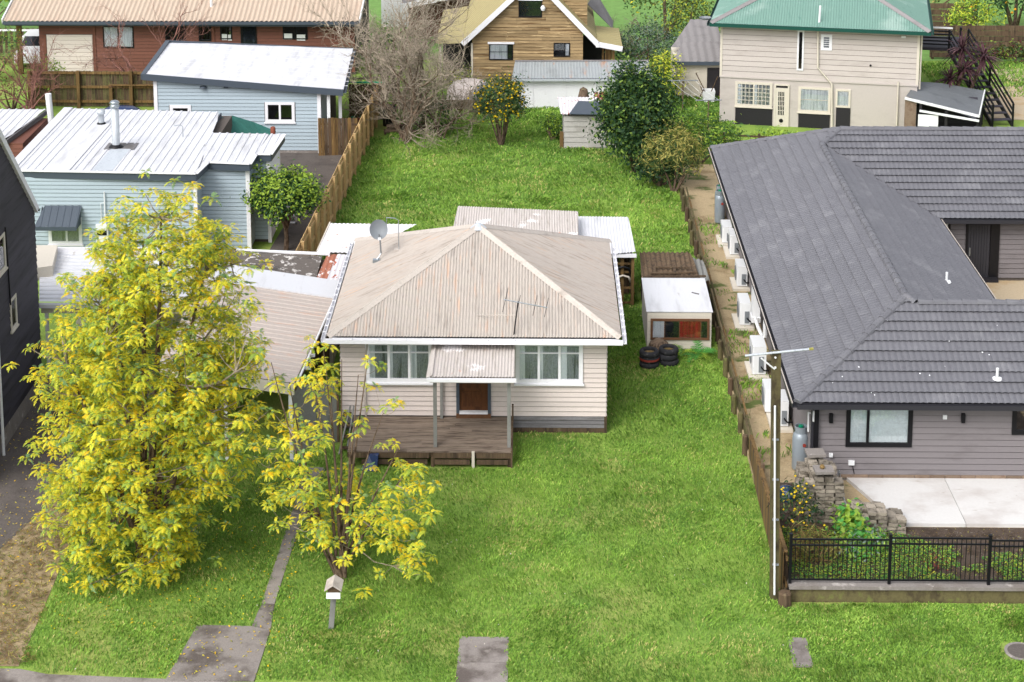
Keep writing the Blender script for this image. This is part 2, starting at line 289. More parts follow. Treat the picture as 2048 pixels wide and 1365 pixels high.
def boards(parent, p, rz, length, z0, z1, exp, mt, openings=(), name='weatherboard', thick=.034, lim=None, mix=None, cut=0, gap=.02):  # gap stays open so the darker core reads as a shade line
    """Lapped boards on a wall starting at p (x, y), running along angle rz, facing its right hand; openings (a0, a1, z0, z1) along the wall."""
    n = max(1, round((z1 - z0) / exp)); e = (z1 - z0) / n; ca, sa = math.cos(rz), math.sin(rz)
    for i in range(n):
        za, zb = z0 + i * e, z0 + (i + 1) * e; a, b = (0, length) if lim is None else lim((za + zb) / 2)
        if b - a < .05: continue
        segs = [(a, b)]
        for (o0, o1, q0, q1) in openings:
            if za < q1 - .02 and zb > q0 + .02:
                ns = []
                for (u, v) in segs:
                    if o1 <= u or o0 >= v: ns.append((u, v)); continue
                    if o0 > u: ns.append((u, o0))
                    for (h0, h1) in ((za, q0), (q1, zb)):
                        if h1 - h0 > gap + .02: inst(name, shared('board', unit_wedge, mt), parent, (p[0] + ca * max(u, o0), p[1] + sa * max(u, o0), h0), rz, (min(v, o1) - max(u, o0), thick, h1 - h0 - (gap if h1 == zb else 0)))
                    if o1 < v: ns.append((o1, v))
                segs = ns
        if cut:
            ns = []
            for (u, v) in segs:
                while v - u > cut * 1.3:
                    k = cut * random.uniform(.55, 1.1); ns.append((u, u + k - .006)); u += k
                ns.append((u, v))
            segs = ns
        for (u, v) in segs:
            if v - u < .03: continue
            m_ = mt if mix is None or random.random() > mix[1] else mix[0]
            inst(name, shared('board', unit_wedge, m_), parent, (p[0] + ca * u, p[1] + sa * u, za), rz, (v - u, thick, e - gap))
def clip_poly(poly, axis, val):
    """Interval of the other axis where a convex 2-d polygon crosses axis = val."""
    o = 1 - axis; hit = []
    for i in range(len(poly)):
        a, b = poly[i], poly[(i + 1) % len(poly)]
        if (a[axis] - val) * (b[axis] - val) <= 0 and a[axis] != b[axis]:
            t = (val - a[axis]) / (b[axis] - a[axis]); hit.append(a[o] + t * (b[o] - a[o]))
    return (min(hit), max(hit)) if hit else None
def plane_of(P, along):
    o = P[0]; u = Vector(along).normalized(); n = Vector((0, 0, 0))
    for i in range(len(P)): n += (P[i] - o).cross(P[(i + 1) % len(P)] - o)
    n.normalize()
    if n.z < 0: n = -n
    u = (u - n * u.dot(n)).normalized(); s = n.cross(u)
    return o, u, s, n, [((p - o).dot(u), (p - o).dot(s)) for p in P]
def sheet(name, pts, along, mt, parent, pitch=.09, amp=.015, profile='sine', **kw):
    """Corrugated or ribbed sheet over a convex outline; 'along' runs across the ribs."""
    P = [Vector(p) for p in pts]; o, u, s, n, Q = plane_of(P, along)
    a, b = min(q[0] for q in Q), max(q[0] for q in Q); us = []
    if profile == 'sine':
        k = max(8, int((b - a) / pitch * 6)); us = [(a + (b - a) * i / k) for i in range(k + 1)]
        us = [(x, amp * math.sin(2 * PI * x / pitch)) for x in us]
    else:
        x = a
        while x < b:
            for d, h in ((0, 0), (pitch * .62, 0), (pitch * .70, amp), (pitch * .92, amp)):
                if x + d < b: us.append((x + d, h))
            x += pitch
        us.append((b, 0))
    mb = MB(); prev = None
    for (x, h) in us:
        r = clip_poly(Q, 0, min(max(x, a + 1e-5), b - 1e-5))
        if r is None: prev = None; continue
        pa = o + u * x + s * r[0] + n * h; pb = o + u * x + s * r[1] + n * h
        mb.v += [tuple(pa), tuple(pb)]; i = len(mb.v)
        if prev is not None: mb.f.append((i - 4, i - 2, i - 1, i - 3)); mb.m.append(0)
        prev = x
    return part(name, mb, mt, parent, smooth=(profile == 'sine'), **kw)
def slab(name, pts, th, mt, parent=None, **kw):
    return part(name, MB().prism([Vector(p) for p in pts], (0, 0, -th)), mt, parent, **kw)
def gutter(name, a, b, mt, parent, wd=.12, ht=.1, out=(0, -1, 0), brackets=0, bmat=None):
    """Open box gutter along a-b hanging below that line, with strap brackets."""
    a, b = Vector(a), Vector(b); o = Vector(out); mb = MB(); z = Vector((0, 0, 1)); t = .012
    mb.prism([a, b, b + o * wd, a + o * wd], -z * t); 
    mb2 = MB()
    for p0, p1 in ((a - z * ht, b - z * ht),):
        mb2.prism([p0, p1, p1 + o * wd, p0 + o * wd], z * t)
    mb2.prism([a - z * ht, b - z * ht, b, a], o * t)
    mb2.prism([a - z * ht + o * wd, b - z * ht + o * wd, b + o * wd, a + o * wd], o * t)
    g = part(name, mb2, mt, parent)
    if brackets:
        d = b - a; k = int(d.length / brackets)
        for i in range(1, k + 1):
            q = a + d * (i / (k + 1)); e = d.normalized() * .02
            part('bracket', MB().prism([q - e, q + e, q + e + o * (wd + .02), q - e + o * (wd + .02)], z * .014), bmat or mt, g)
    return g
def window(parent, at, rz, wd, ht, cols=(1,), fr=.05, fmat='white_paint', pane='glass', back='dark_room', curtain=None, transom=None, rows=1, sill=0, proud=.05, backs=None, gcols=0, surround=0, smat=None, sub=False):
    """Window standing on a wall: at = lower left corner on the wall face; cols = widths of its lights."""
    f = MB(); P = proud; s = surround
    f.box(-s, wd + s, -P, .0, -s, fr); f.box(-s, wd + s, -P, .0, ht - fr, ht + s); f.box(-s, fr, -P, 0, fr, ht - fr); f.box(wd - fr, wd + s, -P, 0, fr, ht - fr)
    tot = sum(cols); x = 0; lights = []
    for i, c in enumerate(cols):
        x0 = fr / 2 + (wd - fr) * x / tot + fr / 2; x += c; x1 = fr / 2 + (wd - fr) * x / tot - fr / 2
        lights.append((x0, x1))
        if i < len(cols) - 1: f.box(x1, x1 + fr, -P + .004, 0, fr, ht - fr)
    zs = [fr, ht - fr]
    if transom: zs = [fr, ht * transom - .015, ht - fr]
    for (x0, x1) in lights:
        if transom: f.box(x0, x1, -P + .012, -.01, zs[1], zs[1] + .03)
        if gcols:
            for k in range(1, gcols): xx = x0 + (x1 - x0) * k / gcols; f.box(xx - .012, xx + .012, -P + .01, -.012, fr, ht - fr)
        for k in range(1, rows): zz = fr + (ht - 2 * fr) * k / rows; f.box(x0, x1, -P + .013, -.014, zz - .012, zz + .012)
    me = mkmesh('window', f.v, f.f, None, (M[fmat],))
    o = bpy.data.objects.new('window', me); reg(o, parent, at); o.rotation_euler = (0, 0, rz); local(o)
    if sub: return o
    for i, (x0, x1) in enumerate(lights):
        b = (backs[i] if backs else (curtain or back))
        part('pane', MB().box(x0, x1, -.028, -.022, fr, ht - fr), pane, o)
        if pane.startswith('glass'):
            cm = MB(); n = 14; fold = .006 if b not in ('dark_room',) else 0
            for k in range(n + 1):
                xx = x0 + (x1 - x0) * k / n; yy = -.011 + fold * math.sin(k * 2.4)
                cm.v += [(xx, yy, fr), (xx, yy, ht - fr)]
                if k: j = len(cm.v); cm.f.append((j - 4, j - 2, j - 1, j - 3)); cm.m.append(0)
            part('curtain' if b != 'dark_room' else 'room_shade_sheet', cm, b, o)  # without a curtain: a dark sheet painted as the shade of the room
            if b == 'lace' and wd > 1.6:
                e_ = (x1 - x0) * (.3, .16, .34)[i % 3]; part('side_curtain', MB().box(x0, x0 + e_, -.0195, -.0185, fr, ht - fr), 'curtain_white', o)
    if sill: part('sill', MB().box(-s - .04, wd + s + .04, -P - sill, .0, -s - .05, -s), smat or fmat, o)
    return o
def tiles(parent, pts, along, mt, piece=1.2, course=.37, joined=False, pitch=.175, wave=.026, lift=.055):
    """Pressed roof tiles in lapped courses; each piece is an object, or all one part when joined."""
    P = [Vector(p) for p in pts]; o, u, s, n, Q = plane_of(P, along)
    if s.z < 0: s = -s; Q = [((p - o).dot(u), (p - o).dot(s)) for p in P]
    v0, v1 = min(q[1] for q in Q), max(q[1] for q in Q); k = max(1, round((v1 - v0) / course)); e = (v1 - v0) / k
    big = MB(); S = 4
    def wv(x): return wave * (abs(math.sin(PI * x / pitch)) ** .8) + .004 * math.sin(2 * PI * x / pitch)
    for i in range(k):
        va, vb = v0 + i * e, v0 + (i + 1) * e
        ra = clip_poly(Q, 1, va + .002); rb = clip_poly(Q, 1, vb - .002)
        if ra is None or rb is None: continue
        a, b = min(ra[0], rb[0]), max(ra[1], rb[1]); x = a - (i % 2) * piece * .5
        while x < b - .02:
            xs = [x + piece * j / round(piece / pitch * S) for j in range(round(piece / pitch * S) + 1)]; x += piece
            mb = MB(); cols = 0; dz = random.uniform(-.002, .002)
            for xx in xs:
                x1, x2 = min(max(xx, ra[0]), ra[1]), min(max(xx, rb[0]), rb[1]); h = wv(xx)
                mb.v += [tuple(o + u * x1 + s * (va - .012) + n * (lift + h - .014 + dz)), tuple(o + u * x1 + s * (va - .012) + n * (lift + h + dz)), tuple(o + u * x2 + s * (vb + .02) + n * (.0 + h * .8 + dz))]
                cols += 1
                if cols > 1:
                    c = len(mb.v)
                    A_, B_ = Vector(mb.v[c - 2]), Vector(mb.v[c - 5]); C_, D_ = Vector(mb.v[c - 1]), Vector(mb.v[c - 4])
                    if (A_ - B_).length < 1e-4 and (C_ - D_).length < 1e-4: continue
                    mb.f += [(c - 6, c - 3, c - 2, c - 5), (c - 5, c - 2, c - 1, c - 4)]; mb.m += [0, 0]
            if not mb.f: continue
            if joined: big.add(mb.v, mb.f)
            else: part('roof_tile', mb, mt, parent)
    if joined: part('roof_tile', big, mt, parent, kind='stuff')
def unit_cap():
    mb = MB(); prof = [(-.13, -.03), (-.1, .035), (-.04, .075), (.04, .075), (.1, .035), (.13, -.03)]
    for (yy, k) in ((0, 1.0), (1, .86)):
        mb.v += [(x * k, yy, z * k + (.012 if yy == 0 else 0)) for x, z in prof]
    for i in range(5): mb.f.append((i, i + 1, 7 + i, 6 + i)); mb.m.append(0)
    mb.f.append((0, 1, 2, 3, 4, 5)); mb.m.append(0); return mb
def caps(parent, a, b, mt, step=.4, name='ridge_cap', wd=1.0):
    a, b = Vector(a), Vector(b); d = b - a; k = max(1, round(d.length / step)); L = d.length / k; d.normalize()
    r = d.cross(Vector((0, 0, 1))).normalized(); z = r.cross(d)
    mx = Matrix((r, d, z)).transposed().to_4x4()
    for i in range(k): inst(name, shared('cap', unit_cap, mt), parent, a + d * (L * i), mtx=mx, sc=(wd, L * 1.03, 1))
def planks(parent, name, x0, x1, y0, y1, z, th, wdt, mt, along='x', gap=.008, cut=0):
    n = max(1, round(((y1 - y0) if along == 'x' else (x1 - x0)) / wdt)); me = shared('ubox', unit_box, mt)
    for i in range(n):
        if along == 'x':
            e = (y1 - y0) / n; q = [(x0, x1)]
            if cut: c = random.uniform(x0 + .5, x1 - .5); q = [(x0, c - .003), (c + .003, x1)]
            for (a, b) in q: inst(name, me, parent, (a, y0 + e * i, z - th + random.uniform(-.003, .003)), 0, (b - a, e - gap, th))
        else:
            e = (x1 - x0) / n; inst(name, me, parent, (x0 + e * i, y0, z - th), 0, (e - gap, y1 - y0, th))
def palings(parent, a, b, z0, h0, h1, mt, wdt=.1, gap=.008, th=.02, side=0, name='paling', wob=.02):
    """Upright boards from a to b (2-d), top running from h0 to h1."""
    a, b = Vector((a[0], a[1])), Vector((b[0], b[1])); d = b - a; n = max(1, round(d.length / wdt)); rz = math.atan2(d.y, d.x); e = d.length / n
    for i in range(n):
        q = a + d * (i / n); hh = h0 + (h1 - h0) * (i + .5) / n + random.uniform(-wob, wob)
        m_ = mt if isinstance(mt, str) else random.choice(mt)
        inst(name, shared('paling', unit_paling, m_), parent, (q.x, q.y, z0), rz + random.uniform(-.01, .01), (e - gap, th, hh))
def struct(name, pts, mt, z=None, th=None):
    P = [(p[0], p[1], p[2] if z is None else z) for p in pts]
    mb = MB().prism(P, (0, 0, -th)) if th else MB().add(P, [tuple(range(len(P)))])
    return part(name, mb, mt, None, kind='structure')

# ================================================================== GROUND
struct('ground', [(-220, -60), (220, -60), (220, 420), (-220, 420)], 'turf', z=-.03)
struct('field', [(-120, 96), (120, 96), (120, 400), (-120, 400)], 'field', z=-.022)
FRONT = [(-12.2, 36.9), (5.98, 36.75), (5.98, 58.0), (-10.5, 58.0)]
struct('lawn', [(-13.2, 36.75), (13.5, 36.75), (13.5, 40.3), (6.0, 40.3), (6.0, 84.0), (-7.9, 84.0), (-8.4, 58.0), (-12.6, 46.0)], 'turf', z=-.016)
struct('yard_lawn', [(2.6, 79.2), (9.4, 79.2), (9.4, 97), (2.6, 97)], 'turf', z=-.012)
struct('footpath', [(-16, 34.6), (14, 34.6), (14, 36.72), (-6.3, 36.72), (-8.4, 36.86), (-11.0, 37.0), (-11.7, 37.2), (-16, 37.3)], 'path_concrete', z=-.004)
struct('kerb', [(-16, 34.3), (14, 34.3), (14, 34.58), (-16, 34.58)], 'concrete', z=.03, th=.15)
struct('road', [(-60, 20), (60, 20), (60, 34.28), (-60, 34.28)], 'asphalt', z=-.02)
# the concrete apron and the path to the house: slabs with open joints
def slabs(name, polys, mt, z=.0, th=.06):
    for p in polys: part(name, MB().prism([(q[0], q[1], z) for q in p], (0, 0, -th)), mt, None, kind='structure')
e0 = .012
slabs('path_slab', [
    [(-8.3, 36.78), (-6.3, 36.78), (-6.24, 38.86), (-6.72, 39.02), (-8.0, 39.06)],
    [(-6.7, 39.06), (-6.24, 38.9), (-6.31, 40.0), (-6.63, 40.0)],
    [(-6.63, 40.02), (-6.31, 40.02), (-6.25, 42.4), (-6.56, 42.4)],
    [(-6.56, 42.42), (-6.25, 42.42), (-6.1, 44.8), (-6.5, 44.8)],
    [(-6.5, 44.82), (-6.1, 44.82), (-5.9, 47.2), (-6.5, 47.2)]], 'path_concrete', z=.012)
slabs('path_slab', [[(-1.79, 36.75), (-.62, 36.75), (-.62, 37.58), (-1.78, 37.58)], [(-1.78, 37.6), (-.62, 37.6), (-.62, 38.64), (-1.77, 38.64)]], 'path_concrete', z=.012)
slabs('cover_slab', [[(5.86, 37.5), (6.32, 37.53), (6.33, 38.7), (5.9, 38.72)]], 'path_concrete', z=.014)
mh = thing('manhole_cover', 'round dark manhole cover flush in the grass by the black fence', 'manhole cover', (11.2, 38.2, 0))
part('rim', MB().lathe((11.2, 38.2, 0), [(.38, .0), (.38, .022), (.31, .022)], 28), 'concrete', mh)
part('lid', MB().lathe((11.2, 38.2, 0), [(.308, .02), (.29, .026), (.0, .026)], 28), 'asphalt', mh)
# left drive, bark strip, drive behind the old house
struct('driveway', [(-13.9, 42.0), (-13.0, 45.0), (-12.3, 48.0), (-11.2, 54), (-15.6, 54), (-15.3, 47.0), (-15.4, 38)], 'asphalt', z=-.008)
struct('driveway', [(-11.3, 77.9), (-8.2, 78.2), (-7.9, 74), (-8.5, 58), (-13.0, 58), (-13, 63.4), (-10.2, 64), (-9.9, 69)], 'asphalt', z=-.008)
struct('driveway', [(-26, 72), (-9.5, 72), (-9.0, 81.5), (-26, 83)], 'asphalt', z=-.012)
struct('bark_strip', [(-13.9, 37.3), (-11.75, 37.3), (-11.9, 41.0), (-12.1, 44.4), (-12.9, 46.2), (-13.1, 45.0), (-13.7, 42.6), (-14.9, 40.2)], 'bark_soil', z=-.003)
struct('grass_verge', [(-16.0, 36.9), (-13.9, 37.3), (-14.9, 40.2), (-16, 44)], 'bark_soil', z=-.004)
# the neighbour's lot on the right, a little higher
struct('neighbour_ground', [(6.03, 40.5), (26, 40.5), (26, 76), (6.03, 76)], 'dirt', z=.14, th=.2)
struct('garden_bed', [(6.12, 40.58), (14.5, 40.58), (14.5, 43.75), (8.2, 43.75), (7.9, 46.2), (6.6, 46.2)], 'soil', z=.15)
for i, (xa, xb) in enumerate(((8.55, 11.22), (11.235, 13.9), (13.915, 17))):
    part('patio_slab', MB().prism([(xa + (.95 if i == 0 else 0), 43.78, .24), (xb, 43.78, .24), (xb - .0, 46.33, .24), (xa, 46.33, .24)], (0, 0, -.12)), 'patio_concrete', None, kind='structure')
for i, (xa, xb) in enumerate(((13.4, 15.55), (15.56, 18.2), (18.21, 22))):
    part('courtyard_slab', MB().prism([(xa, 52.6, .2), (xb, 52.6, .2), (xb, 61.7, .2), (xa, 61.7, .2)], (0, 0, -.08)), 'tan_concrete', None, kind='structure')
struct('paved_drive', [(21.5, 84), (36, 84), (36, 96), (24.2, 94)], 'tan_concrete', z=-.01)

# ================================================================== THE OLD HOUSE
W = 49.6
h = thing('weatherboard_house', 'small cream weatherboard house under a beige corrugated pyramid roof with front porch', 'house', (-1.8, W, 0))
xl, xr, yb, ze, zg = -5.7, 2.05, 57.05, 3.1, 2.86
part('wall', MB().box(xl, xr, W, yb, .06, 2.92), 'gap_shade_core', h)
wr = (Y(1034, 765, W), Y(1163, 690, W)); wl_ = (Y(735, 765, W), Y(862, 690, W)); dr = (Y(913, 830, W).x, Y(982, 830, W).x)
opsf = [(wr[0].x - xl, wr[1].x - xl, 1.55, 2.78), (wl_[0].x - xl, wl_[1].x - xl, 1.55, 2.78), (dr[0] - xl, dr[1] - xl, .4, 2.5)]
boards(h, (xl, W), 0, xr - xl, .5, 2.9, .15, 'cream_board', opsf)
boards(h, (xr, W), PI / 2, yb - W, .5, 2.9, .15, 'cream_board')
boards(h, (xl, yb), -PI / 2, yb - W, .5, 2.9, .15, 'cream_board')
boards(h, (-.66, W - .004), 0, xr + .62, .14, .5, .12, 'grey_base', name='base_board', cut=2.2)
boards(h, (xl, W - .004), 0, .5, .14, .5, .12, 'grey_base', name='base_board')
part('base_strip', MB().box(-.66, xr - .03, W - .03, W, -.03, .13), 'old_timber', h)
part('corner_board', MB().box(xr - .05, xr + .03, W - .04, W + .04, -.02, .5), 'old_timber', h)
for q in (wr, wl_):
    window(h, (q[0].x, W, 1.57), 0, q[1].x - q[0].x, 1.19, (1, 1, 1), .075, curtain='lace', transom=.74, sill=.05, proud=.07, surround=.045)
# door in its recess, grey frame, white threshold, brown step
door = part('door', MB().box(dr[0] + .09, dr[1] - .09, W - .012, W - .006, .66, 2.5), 'door_brown', h)
for (a, b) in ((.14, .40), (.44, .70)):
    for (c, d) in ((.78, 1.25), (1.35, 1.95)):
        part('panel', MB().box(dr[0] + .02 + a, dr[0] + .02 + b, W - .03, W - .014, c, d), 'door_brown', door)
fb = MB().box(dr[0], dr[0] + .09, W - .1, W, .45, 2.5).box(dr[1] - .09, dr[1], W - .1, W, .45, 2.5)
part('door_frame', fb, 'slate_trim', h)
part('threshold', MB().box(dr[0] + .09, dr[1] - .09, W - .16, W - .013, .60, .655), 'white_paint', h)
part('door_step', MB().box(dr[0] + .0, dr[1] - .0, W - .14, W - .02, .455, .595), 'sill_brown', h)
# roof: four corrugated faces, hip flashings, cap, soffit, gutters
A = Vector((-1.79, 53.25, 5.06)); c0, c1, c2, c3 = [Vector(p) for p in ((-6.05, 49.17, ze), (2.46, 49.17, ze), (2.44, 57.5, ze), (-6.03, 57.5, ze))]
sheet('roof_sheet', [c0, c1, A], (1, 0, 0), 'beige_roof', h)
sheet('roof_sheet', [c1, c2, A], (0, 1, 0), 'beige_roof_side', h)
sheet('roof_sheet', [c2, c3, A], (1, 0, 0), 'beige_roof', h)
sheet('roof_sheet', [c3, c0, A], (0, 1, 0), 'beige_roof_side', h)
def flashing(parent, a, b, mt, wd=.3):
    a, b = Vector(a), Vector(b); d = (b - a).normalized(); r = d.cross(Vector((0, 0, 1))).normalized(); z = r.cross(d)
    mb = MB(); pr = [(-wd / 2, -.055), (-.03, .028), (-.02, .045), (.02, .045), (.03, .028), (wd / 2, -.055)]
    for p in (a, b): mb.v += [tuple(p + r * x + z * y) for x, y in pr]
    for i in range(5): mb.f.append((i, i + 1, 7 + i, 6 + i)); mb.m.append(0)
    return part('hip_flashing', mb, mt, parent)
for c in (c0, c1, c2, c3): flashing(h, c + Vector((0, 0, .02)), A + Vector((0, 0, .03)), 'roof_flashing', .28)
part('roof_cap', MB().lathe(A + Vector((0, 0, -.02)), [(.0, .12), (.07, .1), (.16, .03), (.26, -.05)], 12), 'flue_steel', h, smooth=True)
part('soffit', MB().box(-5.98, 2.4, 49.22, 57.42, 2.86, 2.9), 'white_paint', h)
gutter('gutter', (-6.1, 49.12, 3.05), (2.5, 49.12, 3.05), 'white_paint', h, .11, .115, (0, -1, 0), .82)
gutter('gutter', (2.5, 49.1, 3.05), (2.5, 57.5, 3.05), 'white_paint', h, .1, .12, (1, 0, 0), .5)
gutter('gutter', (-6.1, 49.1, 3.05), (-6.1, 57.5, 3.05), 'white_paint', h, .1, .12, (-1, 0, 0), .5)
part('fascia', MB().box(-5.98, 2.4, 49.125, 49.15, 2.88, 3.06), 'white_paint', h)
part('downpipe', MB().tube([(-5.35, 49.1, 2.86), (-4.9, 49.5, 2.80), (-4.98, 49.54, 2.3), (-4.99, 49.54, .5)], .03, 6), 'roof_flashing', h)
# porch: deck of planks, skirting boards, two posts, lean roof
dx0, dx1, dy0, dz = -5.3, -.68, 47.3, .46
planks(h, 'deck_plank', dx0, dx1, dy0, W - .03, dz, .03, .145, 'deck_timber', cut=1)
part('deck_frame', MB().box(dx0 + .03, dx1 - .03, dy0 + .06, W - .03, .28, dz - .04), 'old_timber', h)
for (a, b, c, d) in ((dx0, -3.0, .27, .42), (-2.86, -1.83, .27, .42), (-1.68, dx1, .27, .42), (dx0 + .4, -3.05, .08, .22), (-2.84, -1.86, .08, .22), (-1.66, dx1 - .1, .08, .22)):
    part('skirting_board', MB().box(a, b, dy0 - .022, dy0 + .006, c, d), 'old_timber', h)
part('step_post', MB().box(-1.80, -1.72, dy0 - .05, dy0 + .02, -.02, .47), 'cream_plain', h)
for xx in (-5.15, -4.0, -2.9, -.75): part('deck_pile', MB().box(xx - .05, xx + .05, dy0 + .03, dy0 + .13, -.03, .3), 'old_timber', h)
part('deck_edge', MB().box(dx1 - .02, dx1 + .02, dy0 - .02, W - .05, -.02, .5), 'old_timber', h)
part('deck_edge', MB().box(dx1 - .02, dx1 + .03, W - .35, W - .27, .46, .98), 'old_timber', h)
for (px, pw) in ((870, .1), (1018, .1)):
    q = Y(px, 800, 47.62); part('porch_post', MB().box(q.x - .05, q.x + .05, 47.57, 47.67, .46, 2.56), 'grey_timber', h)
part('porch_post', MB().box(-2.80, -2.72, 49.44, 49.52, .46, 2.6), 'grey_timber', h)
pg = [(-3.0, 47.45, 2.62), (-.6, 47.45, 2.62), (-.62, 49.56, 2.74), (-2.98, 49.56, 2.74)]
sheet('porch_roof_sheet', pg, (1, 0, 0), 'pink_roof', h)
gutter('gutter', (-3.05, 47.42, 2.6), (-.55, 47.42, 2.6), 'white_paint', h, .08, .09)
part('porch_beam', MB().box(-2.98, -.62, 47.5, 47.56, 2.42, 2.56).box(-2.98, -2.93, 47.56, 49.5, 2.44, 2.58).box(-.67, -.62, 47.56, 49.5, 2.44, 2.58), 'cream_plain', h)
part('flashing_board', MB().box(-2.92, -.68, 49.5, 49.57, 2.75, 2.86), 'grey_timber', h)
part('side_flashing', MB().add([(-3.08, 47.45, 2.58), (-2.9, 47.45, 2.67), (-2.9, 49.55, 2.79), (-3.04, 49.55, 2.7)], [(0, 1, 2, 3)]), 'pink_roof', h)
# things on its roof
def rz_at(x, y):      # height of the old roof
    t = min(1, max(0, min((y - 49.17) / (A.y - 49.17), (57.5 - y) / (57.5 - A.y), (x + 6.05) / (A.x + 6.05), (2.46 - x) / (2.46 - A.x)))); return ze + t * (A.z - ze)
d0 = Vector((-4.95, 54.2, rz_at(-4.95, 54.2)))
di = thing('satellite_dish', 'grey satellite dish on a bent pole at the left of the beige roof', 'satellite dish', d0)
top = d0 + Vector((.0, -.05, .85))
part('mast', MB().tube([d0 + Vector((-.1, -.1, -.02)), d0 + Vector((.05, 0, .2)), d0 + Vector((.02, 0, .7)), top], .025, 8), 'steel', di)
part('foot_plate', MB().box(d0.x - .2, d0.x + .02, d0.y - .18, d0.y - .02, d0.z - .06, d0.z + .04), 'steel', di)
dd = Vector((.12, -1, .46)).normalized(); rr = dd.cross(Vector((0, 0, 1))).normalized(); uu = rr.cross(dd)
mb = MB(); 
for i in range(6):
    for k in range(24):
        a = 2 * PI * k / 24; ra = i / 5; mb.v.append(tuple(top + Vector((-.02, .1, .12)) - dd * .02 + (rr * math.cos(a) * .29 + uu * math.sin(a) * .32) * ra - dd * (.11 * (1 - ra * ra))))
for i in range(5):
    for k in range(24): mb.f.append((i * 24 + k, i * 24 + (k + 1) % 24, (i + 1) * 24 + (k + 1) % 24, (i + 1) * 24 + k)); mb.m.append(0)
part('dish', mb, 'plastic_grey', di, smooth=True)
ft = top + dd * .42 + Vector((0, 0, -.2))
part('feed_arm', MB().tube([top + Vector((0, 0, -.15)), ft], .014, 6), 'steel', di)
part('feed_horn', MB().beam(ft - dd * .08, ft + dd * .06, .09, .08), 'plastic_white', di)
b0 = Vector((-4.35, 54.35, rz_at(-4.35, 54.35)))
br = thing('aerial_bracket', 'thin bent metal pole standing on the beige roof behind the satellite dish', 'aerial pole', b0)
part('pole', MB().tube([b0, b0 + Vector((0, .05, .95)), b0 + Vector((-.12, .05, 1.02)), b0 + Vector((-.38, .05, 1.04)), b0 + Vector((-.38, .05, .72))], .014, 6), 'steel', br)
part('foot', MB().box(b0.x - .14, b0.x + .1, b0.y - .12, b0.y + .08, b0.z - .05, b0.z + .03), 'roof_flashing', br)
a0 = Vector((-.66, 49.25, ze - .1)); a1 = Vector((-.52, 49.35, 4.12))
an = thing('roof_aerial', 'spiky television aerial on a leaning mast above the front gutter', 'aerial', a0)
part('mast', MB().tube([a0, a1], .02, 6), 'black_metal', an)
bm = Vector((1.26, -.1, -.2)); bs_ = a1 - Vector((.42, 0, -.05))
part('boom', MB().tube([bs_, bs_ + bm], .018, 6), 'steel', an)
for t, ln in ((0.04, .75), (.35, .45), (.72, .62), (.98, .58)):
    q = bs_ + bm * t; part('element', MB().tube([q - Vector((.10, .5, .3)) * ln, q + Vector((.10, .5, .3)) * ln], .009, 5), 'black_metal', an)
part('stay', MB().tube([a1 - Vector((.06, 0, .42)), Vector((-1.75, 49.9, rz_at(-1.75, 49.9) + .02))], .012, 5), 'roof_flashing', an)

# ================================================================== SHEDS HANGING ON THE BACK OF THE OLD HOUSE
ln = thing('rear_lean_to', 'open timber lean-to under a white sheet roof behind the right of the old house', 'lean-to', (1.0, 59.6, 0))
zr = 1.95
sheet('roof_sheet', [(-.6, 58.4, zr + .02), (3.44, 59.55, zr), (3.34, 62.75, zr + .22), (-.6, 62.75, zr + .22)], (1, 0, 0), 'white_roof', ln, .11, .012)
sheet('roof_sheet', [(-3.0, 59.0, 2.35), (1.45, 59.0, 2.35), (1.5, 62.2, 2.56), (-2.85, 62.7, 2.56)], (1, 0, 0), 'pink_roof', ln)
gutter('gutter', (2.5, 59.5, zr - .01), (3.46, 59.5, zr - .01), 'white_paint', ln, .09, .11)
for (xx, yy) in ((3.34, 59.6), (2.98, 59.62), (3.3, 62.6), (1.0, 62.6), (-2.7, 62.5)): part('post', MB().box(xx - .055, xx + .055, yy - .055, yy + .055, -.02, zr - .08 if xx > 2 else zr + .1), 'brown_timber', ln)
for zz in (.08, .62, 1.2, 1.5): part('rail', MB().box(2.46, 3.3, 59.6, 59.64, zz, zz + .07), 'brown_timber', ln)
part('beam', MB().box(2.46, 3.4, 59.62, 59.68, zr - .2, zr - .09), 'brown_timber', ln)
palings(ln, (2.44, 60.7), (3.3, 60.7), -.02, 1.85, 1.85, 'old_timber', .12, wob=0, name='wall_board')
palings(ln, (3.36, 59.7), (3.36, 62.6), -.02, 1.75, 1.9, 'old_timber', .14, wob=0, name='wall_board')
for (zz, l, nm) in ((1.3, 'dark coiled hose bundle hanging on the upper rail of the lean-to', 'black_metal'), (.98, 'pale rag bundle hanging on the lower rail of the lean-to', 'cream_plain')):
    mb = MB(); 
    for k in range(4): mb.tube([(2.72 + .06 * k, 59.57 - .02 * k, zz - .12), (2.78, 59.53, zz + .1 - .02 * k), (3.0, 59.52, zz + .16), (3.2, 59.53, zz + .1), (3.27, 59.57, zz - .1 + .03 * k)], .035, 6)
    part('hose_bundle' if zz > 1 else 'rag_bundle', mb, nm, None, smooth=True, label=l, cat='hose' if zz > 1 else 'rag')
l2 = thing('rear_lean_to', 'low lean-to under a white roof with rust streaks against the pale fence', 'lean-to', (-6, 60, 0))
zz = 2.05
sheet('roof_sheet', [G(634, 505, zz), G(722, 506, zz), G(834, 449, zz + .1), G(660, 447, zz + .1)], (1, 0, 0), 'white_rust_roof', l2, .15, .012)
part('wall', MB().box(-7.3, -4.4, 59.9, 61.6, -.02, zz - .12), 'cream_plain', l2)
part('barge', MB().beam(G(634, 505, zz - .03), G(660, 447, zz + .07), .04, .12), 'cream_plain', l2)

